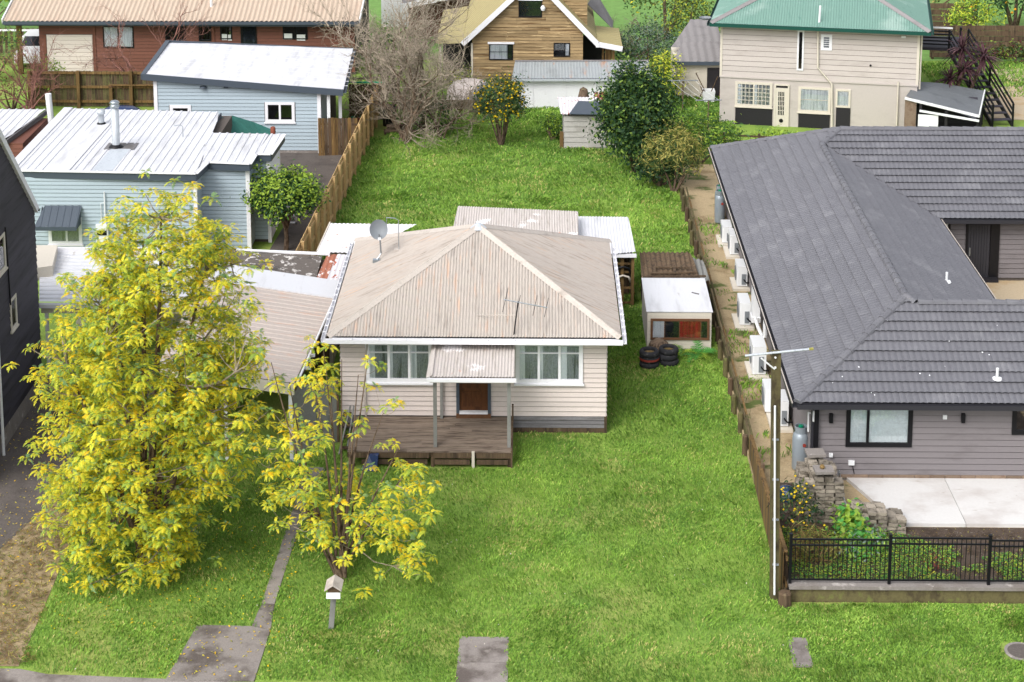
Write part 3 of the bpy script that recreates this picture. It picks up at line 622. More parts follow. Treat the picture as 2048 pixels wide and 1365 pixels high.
# ================================================================== CARPORT AND THE ROOFS BEHIND IT
cp = thing('carport', 'old open fronted carport with a pinkish ribbed roof left of the cream house', 'carport', (-8.4, 47.7, 0))
cz = lambda x: 2.3 + (-6.6 - x) * .15
cq = [(-6.8, 47.62), (-6.42, 54.3), (-10.6, 54.3), (-10.6, 47.62)]
sheet('roof_sheet', [(x, y, cz(x)) for x, y in cq], (0, 1, 0), 'carport_roof', cp, .3, .022, 'rib')
part('fascia', MB().prism([(-10.6, 47.58, cz(-10.6) - .02), (-6.8, 47.58, cz(-6.8) - .02), (-6.8, 47.58, cz(-6.8) - .34), (-10.6, 47.58, cz(-10.6) - .34)], (0, .03, 0)), 'cream_plain', cp)
part('side_beam', MB().beam((-6.78, 47.64, 2.18), (-6.42, 54.3, 2.18), .05, .16), 'old_timber', cp)
part('wall', MB().box(-10.6, -6.6, 54.15, 54.28, -.02, 2.2).box(-10.62, -10.5, 47.9, 54.2, -.02, 2.6), 'old_timber', cp)
for (xx) in (-6.92, -8.76, -10.5): part('post', MB().box(xx - .05, xx + .05, 47.62, 47.72, -.02, 2.1), 'plastic_white', cp)
for k in range(6): q = 49 + k * .92; part('rafter_end', MB().box(-6.72, -6.5, q, q + .06, 2.14, 2.22), 'plastic_white', cp)
part('rail_pipe', MB().tube([(-6.72, 47.62, 2.34), (-6.36, 54.4, 2.36)], .035, 6), 'plastic_white', cp)
cr = thing('lean_to_roof', 'smooth white sheet roof strip behind the pinkish carport roof', 'roof', (-8.5, 55.2, 0))
part('roof_sheet', MB().prism([(x, y, cz(x) + .06) for x, y in ((-6.4, 54.2), (-6.42, 55.7), (-10.4, 55.7), (-10.4, 54.2))], (0, 0, -.05)), 'white_roof', cr)
part('wall', MB().box(-10.3, -6.5, 54.32, 55.6, -.02, 2.22), 'cream_plain', cr)
cl = thing('lean_to_roof', 'dark lichen spotted roof beside rusty sheets behind the carport', 'roof', (-8.2, 57, 0))
lz = lambda x: 2.25 + (-6.4 - x) * .05
part('lichen_sheet', MB().prism([(x, y, lz(x)) for x, y in ((-7.2, 55.75), (-7.25, 58.1), (-10.6, 58.3), (-10.6, 55.75))], (0, 0, -.05)), 'lichen_roof', cl)
sheet('rusty_sheet', [(-7.2, 55.7, lz(-7.2) + .01), (-6.85, 55.7, lz(-6.9) + .01), (-6.75, 58.35, lz(-6.8) + .01), (-7.1, 58.3, lz(-7.2) + .01)], (1, 0, 0), 'rust_sheet', cl, .15, .012)
sheet('rusty_sheet', [(-6.86, 55.0, lz(-6.9) + .02), (-6.4, 55.0, lz(-6.4) + .02), (-6.28, 58.3, lz(-6.4) + .02), (-6.76, 58.35, lz(-6.8) + .02)], (1, 0, 0), 'rust_white_sheet', cl, .15, .012)
part('edge_board', MB().beam((-10.2, 58.32, 2.42), (-7.0, 58.2, 2.34), .14, .06), 'white_paint', cl)
part('wall', MB().box(-10.5, -6.4, 55.9, 58.2, -.02, 2.14), 'old_timber', cl)
fp = thing('panel_fence', 'plain grey sheet panel standing between the carport and the cream house', 'fence panel', (-6.3, 48.3, 0))
for (a, b) in (((-6.98, 48.2), (-6.32, 48.55)), ((-6.31, 48.56), (-5.72, 48.86))):
    part('panel', MB().prism([(a[0], a[1], -.02), (b[0], b[1], -.02), (b[0], b[1], 1.92), (a[0], a[1], 1.92)], (-.01, .03, 0)), 'grey_timber', fp)
part('post', MB().box(-5.76, -5.7, 48.84, 48.92, -.02, 1.96), 'old_timber', fp)
sd_ = thing('wooden_steps', 'rickety timber steps leaning by the corner of the deck', 'steps', (-5.5, 48.6, 0))
for s in (0, 1): part('stringer', MB().beam((-5.62 + .2 * s, 48.0 + .25 * s, 0), (-5.4 + .1 * s, 49.2, .95), .04, .05), 'grey_timber', sd_)
for k in range(4): t = k / 4 + .1; part('tread', MB().box(-5.6, -5.36, 48.05 + 1.1 * t, 48.2 + 1.1 * t, .9 * t, .9 * t + .03), 'old_timber', sd_)
bl = part('blue_tarp', MB().prism([(-4.9, 47.05, .0), (-4.45, 46.98, .0), (-4.42, 47.1, .42), (-4.7, 47.2, .40)], (.02, .16, .0)), 'blue_cover', None, label='crumpled blue plastic sheet tucked under the deck', cat='plastic sheet')
wc = thing('ribbed_carport', 'white ribbed sheet carport roof between the dark building and the yellow tree', 'carport', (-13.5, 53.6, 0))
sheet('roof_sheet', [(-15.6, 53.5, 2.42), (-10.9, 53.5, 2.42), (-11.2, 57.6, 2.6), (-16.7, 57.6, 2.6)], (0, 1, 0), 'white_roof', wc, .31, .04, 'rib')
gutter('gutter', (-15.6, 53.46, 2.4), (-11, 53.46, 2.4), 'white_paint', wc, .14, .13)
part('fascia', MB().box(-15.55, -11, 53.47, 53.5, 2.05, 2.36), 'cream_plain', wc)
part('back_flashing', MB().box(-16.7, -11.2, 57.58, 57.66, 2.55, 2.74), 'white_paint', wc)
for xx in (-15.4, -13.2, -11.1): part('post', MB().box(xx - .05, xx + .05, 53.5, 53.6, -.02, 2.3), 'plastic_white', wc)
part('wall', MB().box(-15.5, -11.1, 57.3, 57.5, -.02, 2.5), 'cream_plain', wc)
pp = [G(84, 556, 2.6), G(100, 545, 2.6), G(101, 510, 2.6), G(82, 512, 2.6)]
part('parapet', MB().prism([(-16.3, 55.2, 2.45), (-15.7, 55.5, 2.45), (-16.05, 57.45, 2.45), (-16.8, 57.45, 2.45)], (0, 0, .42)), 'cream_plain', wc)
# ================================================================== DARK BUILDING AT THE LEFT EDGE
dk = thing('dark_building', 'tall dark boarded building with a steep white edged gable at the left edge', 'building', (-15.25, 49, 0))
DX = -15.3; yA, yB = 45.5, 52.35
top = lambda y: 9.05 - (y - 49.1) * 1.0
part('wall', MB().prism([(DX, yA, .55), (DX, yB, .55), (DX, yB, top(yB)), (DX, yA, top(yA))], (-6, 0, 0)), 'dark_board', dk)
w1, w2 = (X(3, 555, DX), X(20, 492, DX)), (X(27, 703, DX), X(42, 650, DX))
def wrect(q): ys = sorted((q[0].y, q[1].y)); zs = sorted((q[0].z, q[1].z)); return ys[0], ys[1], zs[0], zs[1]
W1 = (48.55, 49.2, 5.15, 6.15); W2 = (49.45, 50.0, 3.1, 4.0)
boards(dk, (DX, yA), PI / 2, yB - yA, .6, 12.4, .21, 'dark_board', [(w_[0] - yA, w_[1] - yA, w_[2], w_[3]) for w_ in (W1, W2)],
       lim=lambda z: (0, min(yB - yA, 49.1 + (9.05 - z) - yA)))
for w_ in (W1, W2): window(dk, (DX, w_[0], w_[2]), PI / 2, w_[1] - w_[0], w_[3] - w_[2], (1,), .06, 'cream_plain', 'glass', curtain='curtain_white', surround=.03, sill=.03)
part('barge_board', MB().beam((DX + .06, yA, top(yA) + .1), (DX + .06, yB + .12, top(yB + .12) + .1), .1, .2), 'white_paint', dk)
part('roof', MB().prism([(DX + .1, yA, top(yA) + .22), (DX + .1, yB + .3, top(yB + .3) + .22), (-21.5, yB + .3, top(yB + .3) + .22), (-21.5, yA, top(yA) + .22)], (0, 0, -.06)), 'charcoal_metal', dk)
part('conduit', MB().tube([(DX + .05, 49.28, 6.3), (DX + .05, 49.32, 6.0), (DX + .05, 49.42, 3.9)], .022, 5), 'black_metal', dk)
for k in range(4): part('foundation_panel', MB().box(DX - .3, DX + .01, yA + k * 1.72, yA + k * 1.72 + 1.7, -.02, .58), 'concrete', dk)
part('downpipe', MB().tube([(DX + .12, 47.85, 3.5), (DX + .12, 47.85, .0)], .045, 8), 'plastic_white', dk)
bz = thing('brown_shed', 'small brown boarded shed under a pale ribbed roof at the far left', 'shed', (-22, 72, 0))
part('wall', MB().box(-26, -20.75, 69.9, 73.7, -.02, 2.75), 'brown_board', bz)
boards(bz, (-20.75, 69.9), PI / 2, 3.8, .1, 2.7, .16, 'brown_board'); boards(bz, (-26, 69.9), 0, 5.25, .1, 2.7, .16, 'brown_board')
sheet('roof_sheet', [(-26, 69.6, 2.95), (-21.4, 69.75, 2.95), (-20.9, 74.0, 3.05), (-26, 74.0, 3.05)], (1, 0, 0), 'white_roof', bz, .3, .03, 'rib')
part('fascia', MB().beam((-21.35, 69.7, 2.84), (-20.86, 74.05, 2.94), .06, .2).beam((-26, 69.6, 2.84), (-21.35, 69.7, 2.84), .06, .2), 'grey_base', bz)

# ================================================================== PALE BLUE HOUSE WITH THE WHITE ROOF
bh = thing('blue_house', 'pale blue boarded house with a flat white ribbed roof and steel flue', 'house', (-15.5, 63.8, 0))
zB = 3.47
ft = [(-19.45, 63.75), (-12.5, 63.45), (-12.32, 64.9), (-10.72, 64.7), (-10.68, 65.95), (-10.12, 65.95), (-9.98, 68.7), (-13.2, 68.85), (-13.05, 71.9), (-19.45, 72.4)]
for q in ([ft[0], ft[1], (-12.5, 72.0), ft[9]],):
    pass
bsl = .006
def zb_(y): return zB + (y - 63.5) * .004
sheet('roof_sheet', [(x, y, zb_(y) + .03) for x, y in (ft[0], ft[1], (-13.05, 71.9), ft[9])], (1, 0, 0), 'white_roof', bh, .30, .03, 'rib')
sheet('roof_sheet', [(x, y, zb_(y) + .034) for x, y in ((-12.52, 64.92), (-10.72, 64.7), (-10.6, 68.72), (-13.1, 68.86))], (1, 0, 0), 'white_roof', bh, .30, .03, 'rib')
sheet('roof_sheet', [(x, y, zb_(y) + .03) for x, y in ((-10.72, 65.95), (-10.12, 65.95), (-9.98, 68.7), (-10.62, 68.72))], (1, 0, 0), 'white_roof', bh, .30, .03, 'rib')
part('roof_deck', MB().prism([(x, y, zB - .0) for x, y in ft], (0, 0, -.1)), 'white_paint', bh)
part('plain_sheet', MB().prism([(-18.2, 63.8, zB + .065), (-17.25, 63.8, zB + .065), (-17.2, 70.2, zB + .09), (-17.9, 70.2, zB + .09)], (0, 0, -.012)), 'white_roof', bh)
part('plain_sheet', MB().prism([(-16.4, 63.75, zB + .067), (-15.65, 63.72, zB + .067), (-15.6, 66.5, zB + .078), (-16.35, 66.5, zB + .078)], (0, 0, -.012)), 'flue_steel', bh)
part('verge_flashing', MB().beam((-19.5, 63.75, zB + .05), (-19.5, 72.4, zB + .09), .36, .05), 'white_roof', bh)
for i in range(6):
    a, b = ft[i], ft[i + 1]; part('fascia', MB().beam((a[0], a[1], zB - .1), (b[0], b[1], zB - .1), .05, .26), 'slate_trim', bh)
    part('roof_edge', MB().beam((a[0], a[1], zB + .05), (b[0], b[1], zB + .05), .16, .03), 'white_paint', bh)
part('fascia', MB().beam((-13.2, 68.85, zB - .1), (-13.05, 71.9, zB - .1), .05, .26), 'slate_trim', bh)
part('wall', MB().box(-19.28, -12.65, 63.72, 72.2, -.02, 3.3).box(-12.66, -10.85, 65.0, 68.6, -.02, 3.3).box(-10.9, -10.22, 66.12, 68.6, -.02, 3.3), 'gap_shade_core', bh)
aw = (-18.15, -16.86)
boards(bh, (-19.3, 63.7), 0, 6.65, .1, 3.3, .15, 'blue_board', [(1.2, 2.42, .72, 1.7)])
boards(bh, (-12.6, 65.0), 0, 1.75, .1, 3.3, .15, 'blue_board'); boards(bh, (-10.86, 66.1), 0, .64, .1, 3.3, .15, 'blue_board')
boards(bh, (-12.62, 63.72), PI / 2, 1.3, .1, 3.3, .15, 'blue_board'); boards(bh, (-10.84, 65.0), PI / 2, 1.12, .1, 3.3, .15, 'blue_board'); boards(bh, (-10.2, 66.14), PI / 2, 2.46, .1, 3.3, .15, 'white_paint')
for (x, y, s_) in ((-12.66, 63.66, .13), (-10.93, 64.93, .15), (-10.3, 66.03, .13), (-10.24, 68.52, .08)): part('corner_board', MB().box(x, x + s_, y, y + .14, -.02, 3.32), 'white_paint', bh)
window(bh, (-18.05, 63.7, .75), 0, 1.15, .95, (1.2, 1), .07, curtain='lace', surround=.05, sill=.05)
awn = thing('window_awning', 'dark grey metal awning hung over the window of the blue house', 'awning', (-17.5, 63.4, 1.6))
sheet('sheet', [(-18.42, 62.95, 1.62), (-16.85, 62.95, 1.62), (-16.82, 63.66, 2.2), (-18.18, 63.66, 2.2)], (1, 0, 0), 'slate_trim', awn, .26, .014, 'rib')
part('front_lip', MB().box(-18.42, -16.85, 62.93, 62.95, 1.48, 1.62), 'slate_trim', awn)
for xx in (-18.3, -16.9): part('bracket', MB().prism([(xx, 62.96, 1.5), (xx, 63.66, 1.5), (xx, 63.66, 2.16)], (.03, 0, 0)), 'slate_trim', awn)
part('meter_box', MB().box(-16.3, -15.85, 63.52, 63.68, .75, 1.5).box(-16.26, -15.9, 63.49, 63.53, 1.12, 1.3, 1), ('plastic_white', 'black_metal'), bh)
part('wall_pipe', MB().tube([(-15.95, 63.62, 2.75), (-15.95, 63.6, 1.5)], .025, 6).tube([(-16.1, 63.64, 1.5), (-16.1, 63.64, 2.3), (-15.95, 63.62, 2.34)], .012, 5), 'plastic_white', bh)
fp0 = Vector((-16.2, 66.75, zB + .05))
part('flue_flashing', MB().box(-16.62, -15.45, 66.45, 67.35, zB + .064, zB + .075), 'grey_base', bh)
fl = part('flue', MB().lathe(fp0, [(.3, 0.02), (.24, .1), (.16, .14)], 16, 1).lathe(fp0, [(.15, .1), (.15, 1.5), (.14, 1.5), (.14, 1.56), (.0, 1.56)], 18), ('flue_steel', 'black_metal'), bh, smooth=True)
part('cowl', MB().lathe(fp0 + Vector((0, 0, 1.56)), [(.1, 0), (.17, .04), (.19, .12), (.15, .16), (.15, .2), (.2, .22), (.14, .3), (.0, .32)], 14), 'steel', fl, smooth=True)
v0 = Vector((-17.55, 70.0, zB + .07))
vt = part('roof_vent', MB().lathe(v0, [(.2, 0), (.16, .06), (.13, .08)], 14, 1).lathe(v0, [(.12, .05), (.12, .42), (.17, .44), (.17, .6), (.0, .62)], 16), ('flue_steel', 'black_metal'), bh, smooth=True)
part('roof_pipe', MB().tube([(-13.9, 68.2, zB), (-13.9, 68.2, zB + .5), (-14.0, 68.2, zB + .54), (-14.25, 68.2, zB + .52)], .018, 6), 'steel', bh)
part('stub_pipe', MB().lathe((-10.45, 68.85, 3.2), [(.1, 0), (.1, .55), (.08, .58), (0, .58)], 12), 'terracotta', bh)
part('step_frame', MB().box(-9.95, -9.5, 68.2, 68.28, 0, .05).box(-9.95, -9.9, 68.2, 68.28, 0, .7).box(-9.55, -9.5, 68.2, 68.28, 0, .7).box(-9.95, -9.5, 68.2, 68.28, .3, .35).box(-9.95, -9.5, 68.2, 68.28, .65, .7), 'white_paint', None, label='small white frame standing beside the blue house wall', cat='frame')
wp = G(118, 240, .0); part('white_post', MB().tube([(-20.3, 73.2, 0), (-20.55, 73.2, 3.95)], .13, 10), 'plastic_white', None, label='thick white post standing behind the white ribbed roof', cat='post')
tc = part('shade_sail', MB().add([(-13.1, 71.7, 3.35), (-12.7, 72.6, 3.2), (-11.9, 73.2, 2.75), (-11.0, 73.4, 2.3), (-11.4, 72.4, 2.1), (-12.6, 71.5, 2.4)], [(0, 1, 5), (1, 2, 4, 5), (2, 3, 4)]), 'teal_cloth', None, label='teal shade cloth stretched between the white roof and the blue garage', cat='shade sail')

# ================================================================== PALE BLUE GARAGE
gr = thing('blue_garage', 'pale blue boarded garage with a big plain white sloping roof', 'garage', (-13.3, 78, 0))
GY = 78.0
part('wall', MB().prism([(-17.1, GY, -.02), (-9.72, GY, -.02), (-9.72, GY, 2.72), (-17.1, GY, 3.3)], (0, 6.4, 0)), 'gap_shade_core', gr)
boards(gr, (-17.1, GY), 0, 7.38, .12, 3.3, .165, 'blue_board', [(.62, 1.62, 1.05, 2.2), (4.9, 6.3, 1.42, 2.34)], lim=lambda z: (0, 7.38 if z < 2.7 else max(.1, min(7.38, 7.38 - (z - .2 - 2.7) / .6 * 7.38))))
boards(gr, (-9.72, GY), PI / 2, 3.2, .12, 2.7, .165, 'blue_board')
for x, s_ in ((-17.14, .16), (-9.82, .16)): part('corner_board', MB().box(x, x + s_, GY - .06, GY + .08, -.02, 2.75 if x > -12 else 3.3), 'white_paint', gr)
part('base_strip', MB().box(-17.1, -9.7, GY - .03, GY, -.02, .1), 'concrete', gr)
window(gr, (-12.13, GY, 1.45), 0, 1.25, .86, (1, 1), .09, pane='glass_dim', back='dark_room', surround=.04, sill=.04)
window(gr, (-16.4, GY, 1.1), 0, .86, 1.05, (1,), .1, pane='glass_dim', back='dark_room', surround=.05)
rq = [(-17.55, 77.75, 3.62), (-8.62, 77.75, 2.92), (-9.0, 85.9, 2.92), (-17.7, 84.0, 3.72)]
sheet('roof_sheet', [(x, y, z + .02) for x, y, z in rq], (0, 1, 0), 'white_roof', gr, .76, .012, 'rib')
def fas(a, b, mt, hh=.24, th=.06, dz_=-.08): return part('fascia', MB().beam(Vector(a) + Vector((0, 0, dz_)), Vector(b) + Vector((0, 0, dz_)), th, hh), mt, gr)
fas(rq[0], rq[1], 'slate_trim', .28); fas(rq[0], rq[3], 'slate_trim', .26, .2); fas(rq[3], rq[2], 'slate_trim')
gutter('gutter', (-8.62, 77.75, 2.95), (-9.0, 85.9, 2.95), 'slate_trim', gr, .13, .13, (1, 0, 0), .9, 'white_paint')
part('roof_underside', MB().prism([(x, y, z - .06) for x, y, z in rq], (0, 0, -.03)), 'white_paint', gr)
for (xx, yy) in ((-8.86, 78.6), (-9.32, 78.05)): part('downpipe', MB().box(xx - .07, xx + .07, yy - .05, yy + .05, -.02, 2.85), 'plastic_white', gr)
part('wall_light', MB().lathe((-14.9, GY - .1, 2.98), [(0, 0), (.16, .02), (.14, .1), (0, .13)], 12), 'slate_trim', gr)
part('wall_sensor', MB().box(-13.98, -13.8, GY - .12, GY, 3.0, 3.08), 'slate_trim', gr)
gt = thing('timber_gate', 'weathered brown paling gate beside the blue garage', 'gate', (-9, 77.5, 0))
palings(gt, (-9.75, 77.55), (-8.0, 77.75), -.02, 1.75, 1.72, ('old_timber', 'brown_timber'), .15)
for zz in (.3, 1.35): part('rail', MB().box(-9.74, -8.02, 77.72, 77.8, zz, zz + .09), 'old_timber', gt)
bf = thing('paling_fence', 'dark paling fence with a green pipe on top behind the garage end', 'fence', (-8.2, 83.5, 0))
palings(bf, (-9.0, 83.6), (-7.3, 83.6), -.02, 1.75, 1.75, ('old_timber',), .13)
part('rail', MB().box(-9.0, -7.3, 83.55, 83.6, .9, 1.0), 'old_timber', bf)
part('pipe', MB().tube([(-9.1, 83.5, 1.85), (-7.2, 83.5, 1.85)], .05, 6), 'green_plastic', bf)
part('plant_pot', MB().lathe((-8.5, 82.7, 0), [(.12, 0), (.18, .28), (.16, .28), (.0, .22)], 12), 'terracotta', None, label='terracotta pot on the paving behind the blue garage', cat='pot')
part('watering_can', MB().lathe((-8.75, 82.9, .0), [(.15, 0), (.17, .25), (.1, .32), (0, .32)], 10).tube([(-8.6, 82.9, .08), (-8.35, 82.9, .36)], .025, 5), 'green_plastic', None, label='bright green watering can by the dark paling fence', cat='watering can')
cv = thing('covered_machine', 'glossy dark blue covered machine parked behind the white roof', 'machine', (-17.5, 79.6, 0))
mb = MB(); 
for i in range(7):
    a = (PI / 2) * i / 6
    for k in range(20): t = 2 * PI * k / 20; q = abs(math.cos(t)) ** .7 * (1 if math.cos(t) > 0 else -1), abs(math.sin(t)) ** .7 * (1 if math.sin(t) > 0 else -1); mb.v.append((-19.6 + 1.15 * q[0] * math.cos(a) ** .5, 82.0 + .7 * q[1] * math.cos(a) ** .5, .08 + .95 * math.sin(a)))
for i in range(6):
    for k in range(20): mb.f.append((i * 20 + k, i * 20 + (k + 1) % 20, (i + 1) * 20 + (k + 1) % 20, (i + 1) * 20 + k)); mb.m.append(0)
part('cover', mb, 'blue_cover', cv, smooth=True)
for xx in (-20.3, -18.75): part('strap', MB().tube([(xx, 81.25, .1), (xx + .05, 81.35, .6), (xx + .1, 81.7, .9)], .04, 5), 'plastic_white', cv)
part('plank', MB().beam((-18.55, 82.6, .25), (-17.7, 82.8, .95), .25, .04), 'grey_timber', None, label='grey plank leaning up beside the dark blue cover', cat='plank')

# ================================================================== BROWN HOUSE AND ITS FENCE
bw = thing('brown_house', 'long brown boarded house with a tan ribbed roof and cream garage door', 'house', (-18, 92.5, 0))
BY = 92.5
part('wall', MB().box(-26.3, -9.6, BY, BY + 8, -.02, 2.85), 'gap_shade_core', bw)
ops = [(2.9, 5.1, 1.25, 2.75), (8.55, 10.3, .9, 2.78), (10.7, 11.5, .0, 2.78), (12.9, 14.25, 1.7, 2.8), (.35, 2.95, -.1, 2.12), (6.3, 8.1, 1.4, 2.7)]
wins = [((207, 96), (267, 52), (1, 1), 'curtain_white'), ((441, 79), (464, 51), (1, 1), 'dark_room'), ((566, 79), (615, 50), (1, 1), 'dark_room'), ((331, 82), (372, 52), (1, 1), 'dark_room'), ((398, 82), (422, 50), (1,), 'dark_room')]
rects = [(Y(a[0], a[1], BY), Y(b[0], b[1], BY)) for a, b, c, d in wins]
opn = [(p.x + 26.3, q.x + 26.3, p.z, q.z) for p, q in rects]
gd = (Y(95, 140, BY), Y(186, 70, BY)); opn.append((gd[0].x + 26.3, gd[1].x + 26.3, -.1, gd[1].z))
dq = (Y(482, 90, BY), Y(513, 44, BY)); opn.append((dq[0].x + 26.3, dq[1].x + 26.3, .0, dq[1].z))
boards(bw, (-26.3, BY), 0, 16.7, .1, 2.85, .18, 'brown_board', opn)
for (p, q), (_, _, c, d) in zip(rects, wins): window(bw, (p.x, BY, p.z), 0, q.x - p.x, q.z - p.z, c, .07, 'black_metal', 'glass' if d != 'dark_room' else 'glass_dim', curtain=None if d == 'dark_room' else d, back='dark_room')
gw, gh = gd[1].x - gd[0].x, gd[1].z
gdo = part('garage_door', MB().box(gd[0].x + .03, gd[1].x - .03, BY - .03, BY - .005, .0, gh), 'cream_board', bw)
for k in range(9): part('door_panel', MB().box(gd[0].x + .05, gd[1].x - .05, BY - .06, BY - .032, .05 + k * (gh - .1) / 9, (k + 1) * (gh - .1) / 9 + .02), 'cream_board', gdo)
part('door_frame', MB().box(gd[0].x - .1, gd[0].x + .02, BY - .07, BY, 0, gh).box(gd[1].x - .02, gd[1].x + .08, BY - .07, BY, 0, gh), 'brown_board', bw)
part('door', MB().box(dq[0].x + .09, dq[1].x - .06, BY - .035, BY - .01, .05, dq[1].z - .06), 'dark_glass', bw)
part('door_frame', MB().box(dq[0].x, dq[0].x + .1, BY - .06, BY, 0, dq[1].z).box(dq[1].x - .07, dq[1].x, BY - .06, BY, 0, dq[1].z), 'black_metal', bw)
for xx in (190, 428): q = Y(xx, 100, BY).x; part('batten', MB().box(q - .06, q + .06, BY - .07, BY - .02, .05, 2.83), 'brown_board', bw)
for (px, py, ww) in ((449, 77, .28), (460, 78, .2), (575, 76, .5), (602, 78, .45)): q = Y(px, py, BY - .06); part('window_item', MB().box(q.x - ww / 2, q.x + ww / 2, BY - .047, BY - .04, q.z - .1, q.z + .22), 'plastic_white', bw)
RY = 91.75
sheet('roof_sheet', [(-27.95, RY, 2.98), (-9.3, RY, 3.06), (-9.1, 99.5, 5.7), (-27.9, 99.5, 5.7)], (1, 0, 0), 'tan_roof', bw, .25, .03, 'sine')
part('barge_board', MB().beam((-28.0, RY, 2.96), (-27.95, 99.5, 5.68), .06, .25).beam((-9.26, RY, 3.0), (-9.06, 99.5, 5.66), .06, .25), 'white_paint', bw)
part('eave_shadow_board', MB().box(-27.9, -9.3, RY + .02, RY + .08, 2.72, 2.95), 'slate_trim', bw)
gutter('gutter', (-27.95, RY, 2.95), (-9.3, RY, 3.0), 'slate_trim', bw, .13, .14)
pq = G(42, 141); part('carport_post', MB().box(-27.45, -27.2, 92.3, 92.5, -.02, 2.8), 'brown_timber', bw)
v0 = Y(423, 27, 93.2); part('roof_vent', MB().lathe(v0, [(.14, 0), (.07, .06), (.07, .75), (0, .77)], 10), 'plastic_white', bw)
bf2 = thing('paling_fence', 'dark weathered paling fence with brown rails along the brown house', 'fence', (-21.5, 85.6, 0))
palings(bf2, (-25.0, 85.75), (-17.4, 85.75), .02, 1.78, 1.78, ('old_timber', 'old_timber', 'mossy_timber'), .14)
for xx in (-25, -22.6, -21.0, -20.0, -18.8): part('post', MB().box(xx, xx + .16, 85.5, 85.66, -.02, 1.85 if xx != -21.0 else 1.0), 'brown_timber', bf2)
for zz in (.22, .95, 1.66): part('rail', MB().box(-25.0, -17.4, 85.66, 85.74, zz, zz + .12), 'brown_timber', bf2)
part('top_plank', MB().box(-21.0, -18.2, 85.48, 85.64, 1.12, 1.17), 'brown_timber', bf2)
# white car nose under the brown house's carport
wcx = thing('parked_car', 'white car parked under the left end of the brown house roof', 'car', (-27.6, 94, 0))
prof = [(-.0, .35), (.0, .75), (.25, .9), (1.1, 1.0), (1.7, 1.45), (3.2, 1.5), (3.9, 1.05), (4.2, .95), (4.25, .35)]
part('body', MB().prism([(-27.9, 93.2 + a, b) for a, b in prof], (1.7, 0, 0)), 'plastic_white', wcx)
part('windscreen', MB().prism([(-27.8, 94.33, 1.03), (-26.3, 94.33, 1.03), (-26.35, 94.86, 1.44), (-27.75, 94.86, 1.44)], (0, -.02, .02)), 'dark_glass', wcx)
for (xx, yy) in ((-27.9, 94.0), (-26.35, 94.0), (-27.9, 96.6), (-26.35, 96.6)): part('wheel', MB().lathe((0, 0, 0), [(.16, -.1), (.32, -.1), (.34, 0), (.32, .1), (.16, .1)], 14).__class__().tube([(xx - .02, yy, .32), (xx + .18, yy, .32)], .32, 14), 'rubber', wcx)

# ================================================================== GABLED TIMBER HOUSE
af = thing('timber_house', 'golden timber boarded house with a steep white edged gable', 'house', (-.2, 89.5, 0))
AY = 89.5; ax0, ax1, az, apx, apz = -3.3, 2.35, 2.35, -.15, 5.85
sl_ = (apz - 2.44) / (apx + 3.79); gx = lambda z: (-3.79 + (z - 2.44) / sl_ + .1, 3.09 - (z - 2.44) / ((apz - 2.44) / (3.09 - apx)) - .1)
part('wall', MB().prism([(ax0, AY, -.02), (ax1, AY, -.02), (ax1, AY, 2.9), (apx, AY, apz - .12), (ax0, AY, 2.8)], (0, 9, 0)), 'gap_shade_core', af)
w_r = [(Y(978, 120, AY), Y(1026, 88, AY)), (Y(1107, 113, AY), Y(1140, 86, AY)), (Y(1037, 34, AY), Y(1084, 1, AY))]
opn = [(p.x - ax0, q.x - ax0, p.z, q.z) for p, q in w_r]
boards(af, (ax0, AY), 0, ax1 - ax0, .0, 5.8, .17, 'wood_cladding', opn, lim=lambda z: (0, ax1 - ax0) if z < 2.55 else (max(0, gx(z)[0] - ax0), min(ax1 - ax0, gx(z)[1] - ax0)), cut=2.2, name='cladding_board', thick=.035)
for (p, q), bk, fm in zip(w_r, (['curtain_white', 'dark_room'], ['dark_room', 'curtain_white'], ['dark_room']), ('black_metal',) * 3):
    window(af, (p.x, AY - .01, p.z), 0, q.x - p.x, q.z - p.z, (3.2, .8) if bk == ['curtain_white', 'dark_room'] else ((2.4, 1) if len(bk) == 2 else (1,)), .05, fm, 'glass', backs=bk, rows=2 if bk != ['dark_room', 'curtain_white'] else 1)
part('window_head', MB().box(w_r[0][0].x - .06, w_r[0][1].x + .06, AY - .1, AY, w_r[0][1].z, w_r[0][1].z + .1), 'white_paint', af)
part('window_head', MB().box(w_r[2][0].x - .03, w_r[2][1].x + .03, AY - .1, AY, w_r[2][1].z, w_r[2][1].z + .3), 'white_paint', af)
part('flood_lamp', MB().lathe(Y(1086, 18, AY - .15), [(0, -.12), (.1, -.08), (.13, .05), (.06, .16), (0, .18)], 10), 'plastic_white', af)
el, er, ap = Vector((-3.79, 89.2, 2.44)), Vector((3.09, 89.2, 2.46)), Vector((apx, 89.2, apz)); bk = Vector((0, 10.5, 0))
sheet('roof_sheet', [el, el + bk, ap + bk, ap], (0, 1, 0), 'olive_roof', af, .6, .02, 'rib')
sheet('roof_sheet', [er, er + bk, ap + bk, ap], (0, 1, 0), 'olive_roof', af, .6, .02, 'rib')
vr = Vector((4.35, 89.2, 2.22)); vb = Vector((0, 4.2, 0))
sheet('roof_sheet', [er, er + vb, vr + vb + Vector((0, 0, .1)), vr], (0, 1, 0), 'olive_roof', af, .4, .02, 'rib')
vl = Vector((-5.2, 90.0, 2.15)); sheet('roof_sheet', [el + Vector((0, .1, 0)), el + Vector((0, 9, 0)), vl + Vector((0, 8.2, .1)), vl], (0, 1, 0), 'olive_roof', af, .6, .02, 'rib')
part('porch_back', MB().box(-5.0, -3.3, 93.4, 93.5, -.02, 2.1), 'black_panel', af); part('porch_post', MB().box(-3.36, -3.26, 89.44, 89.54, -.02, 2.4).box(-5.0, -4.9, 90.1, 90.2, -.02, 2.15), 'cream_plain', af)
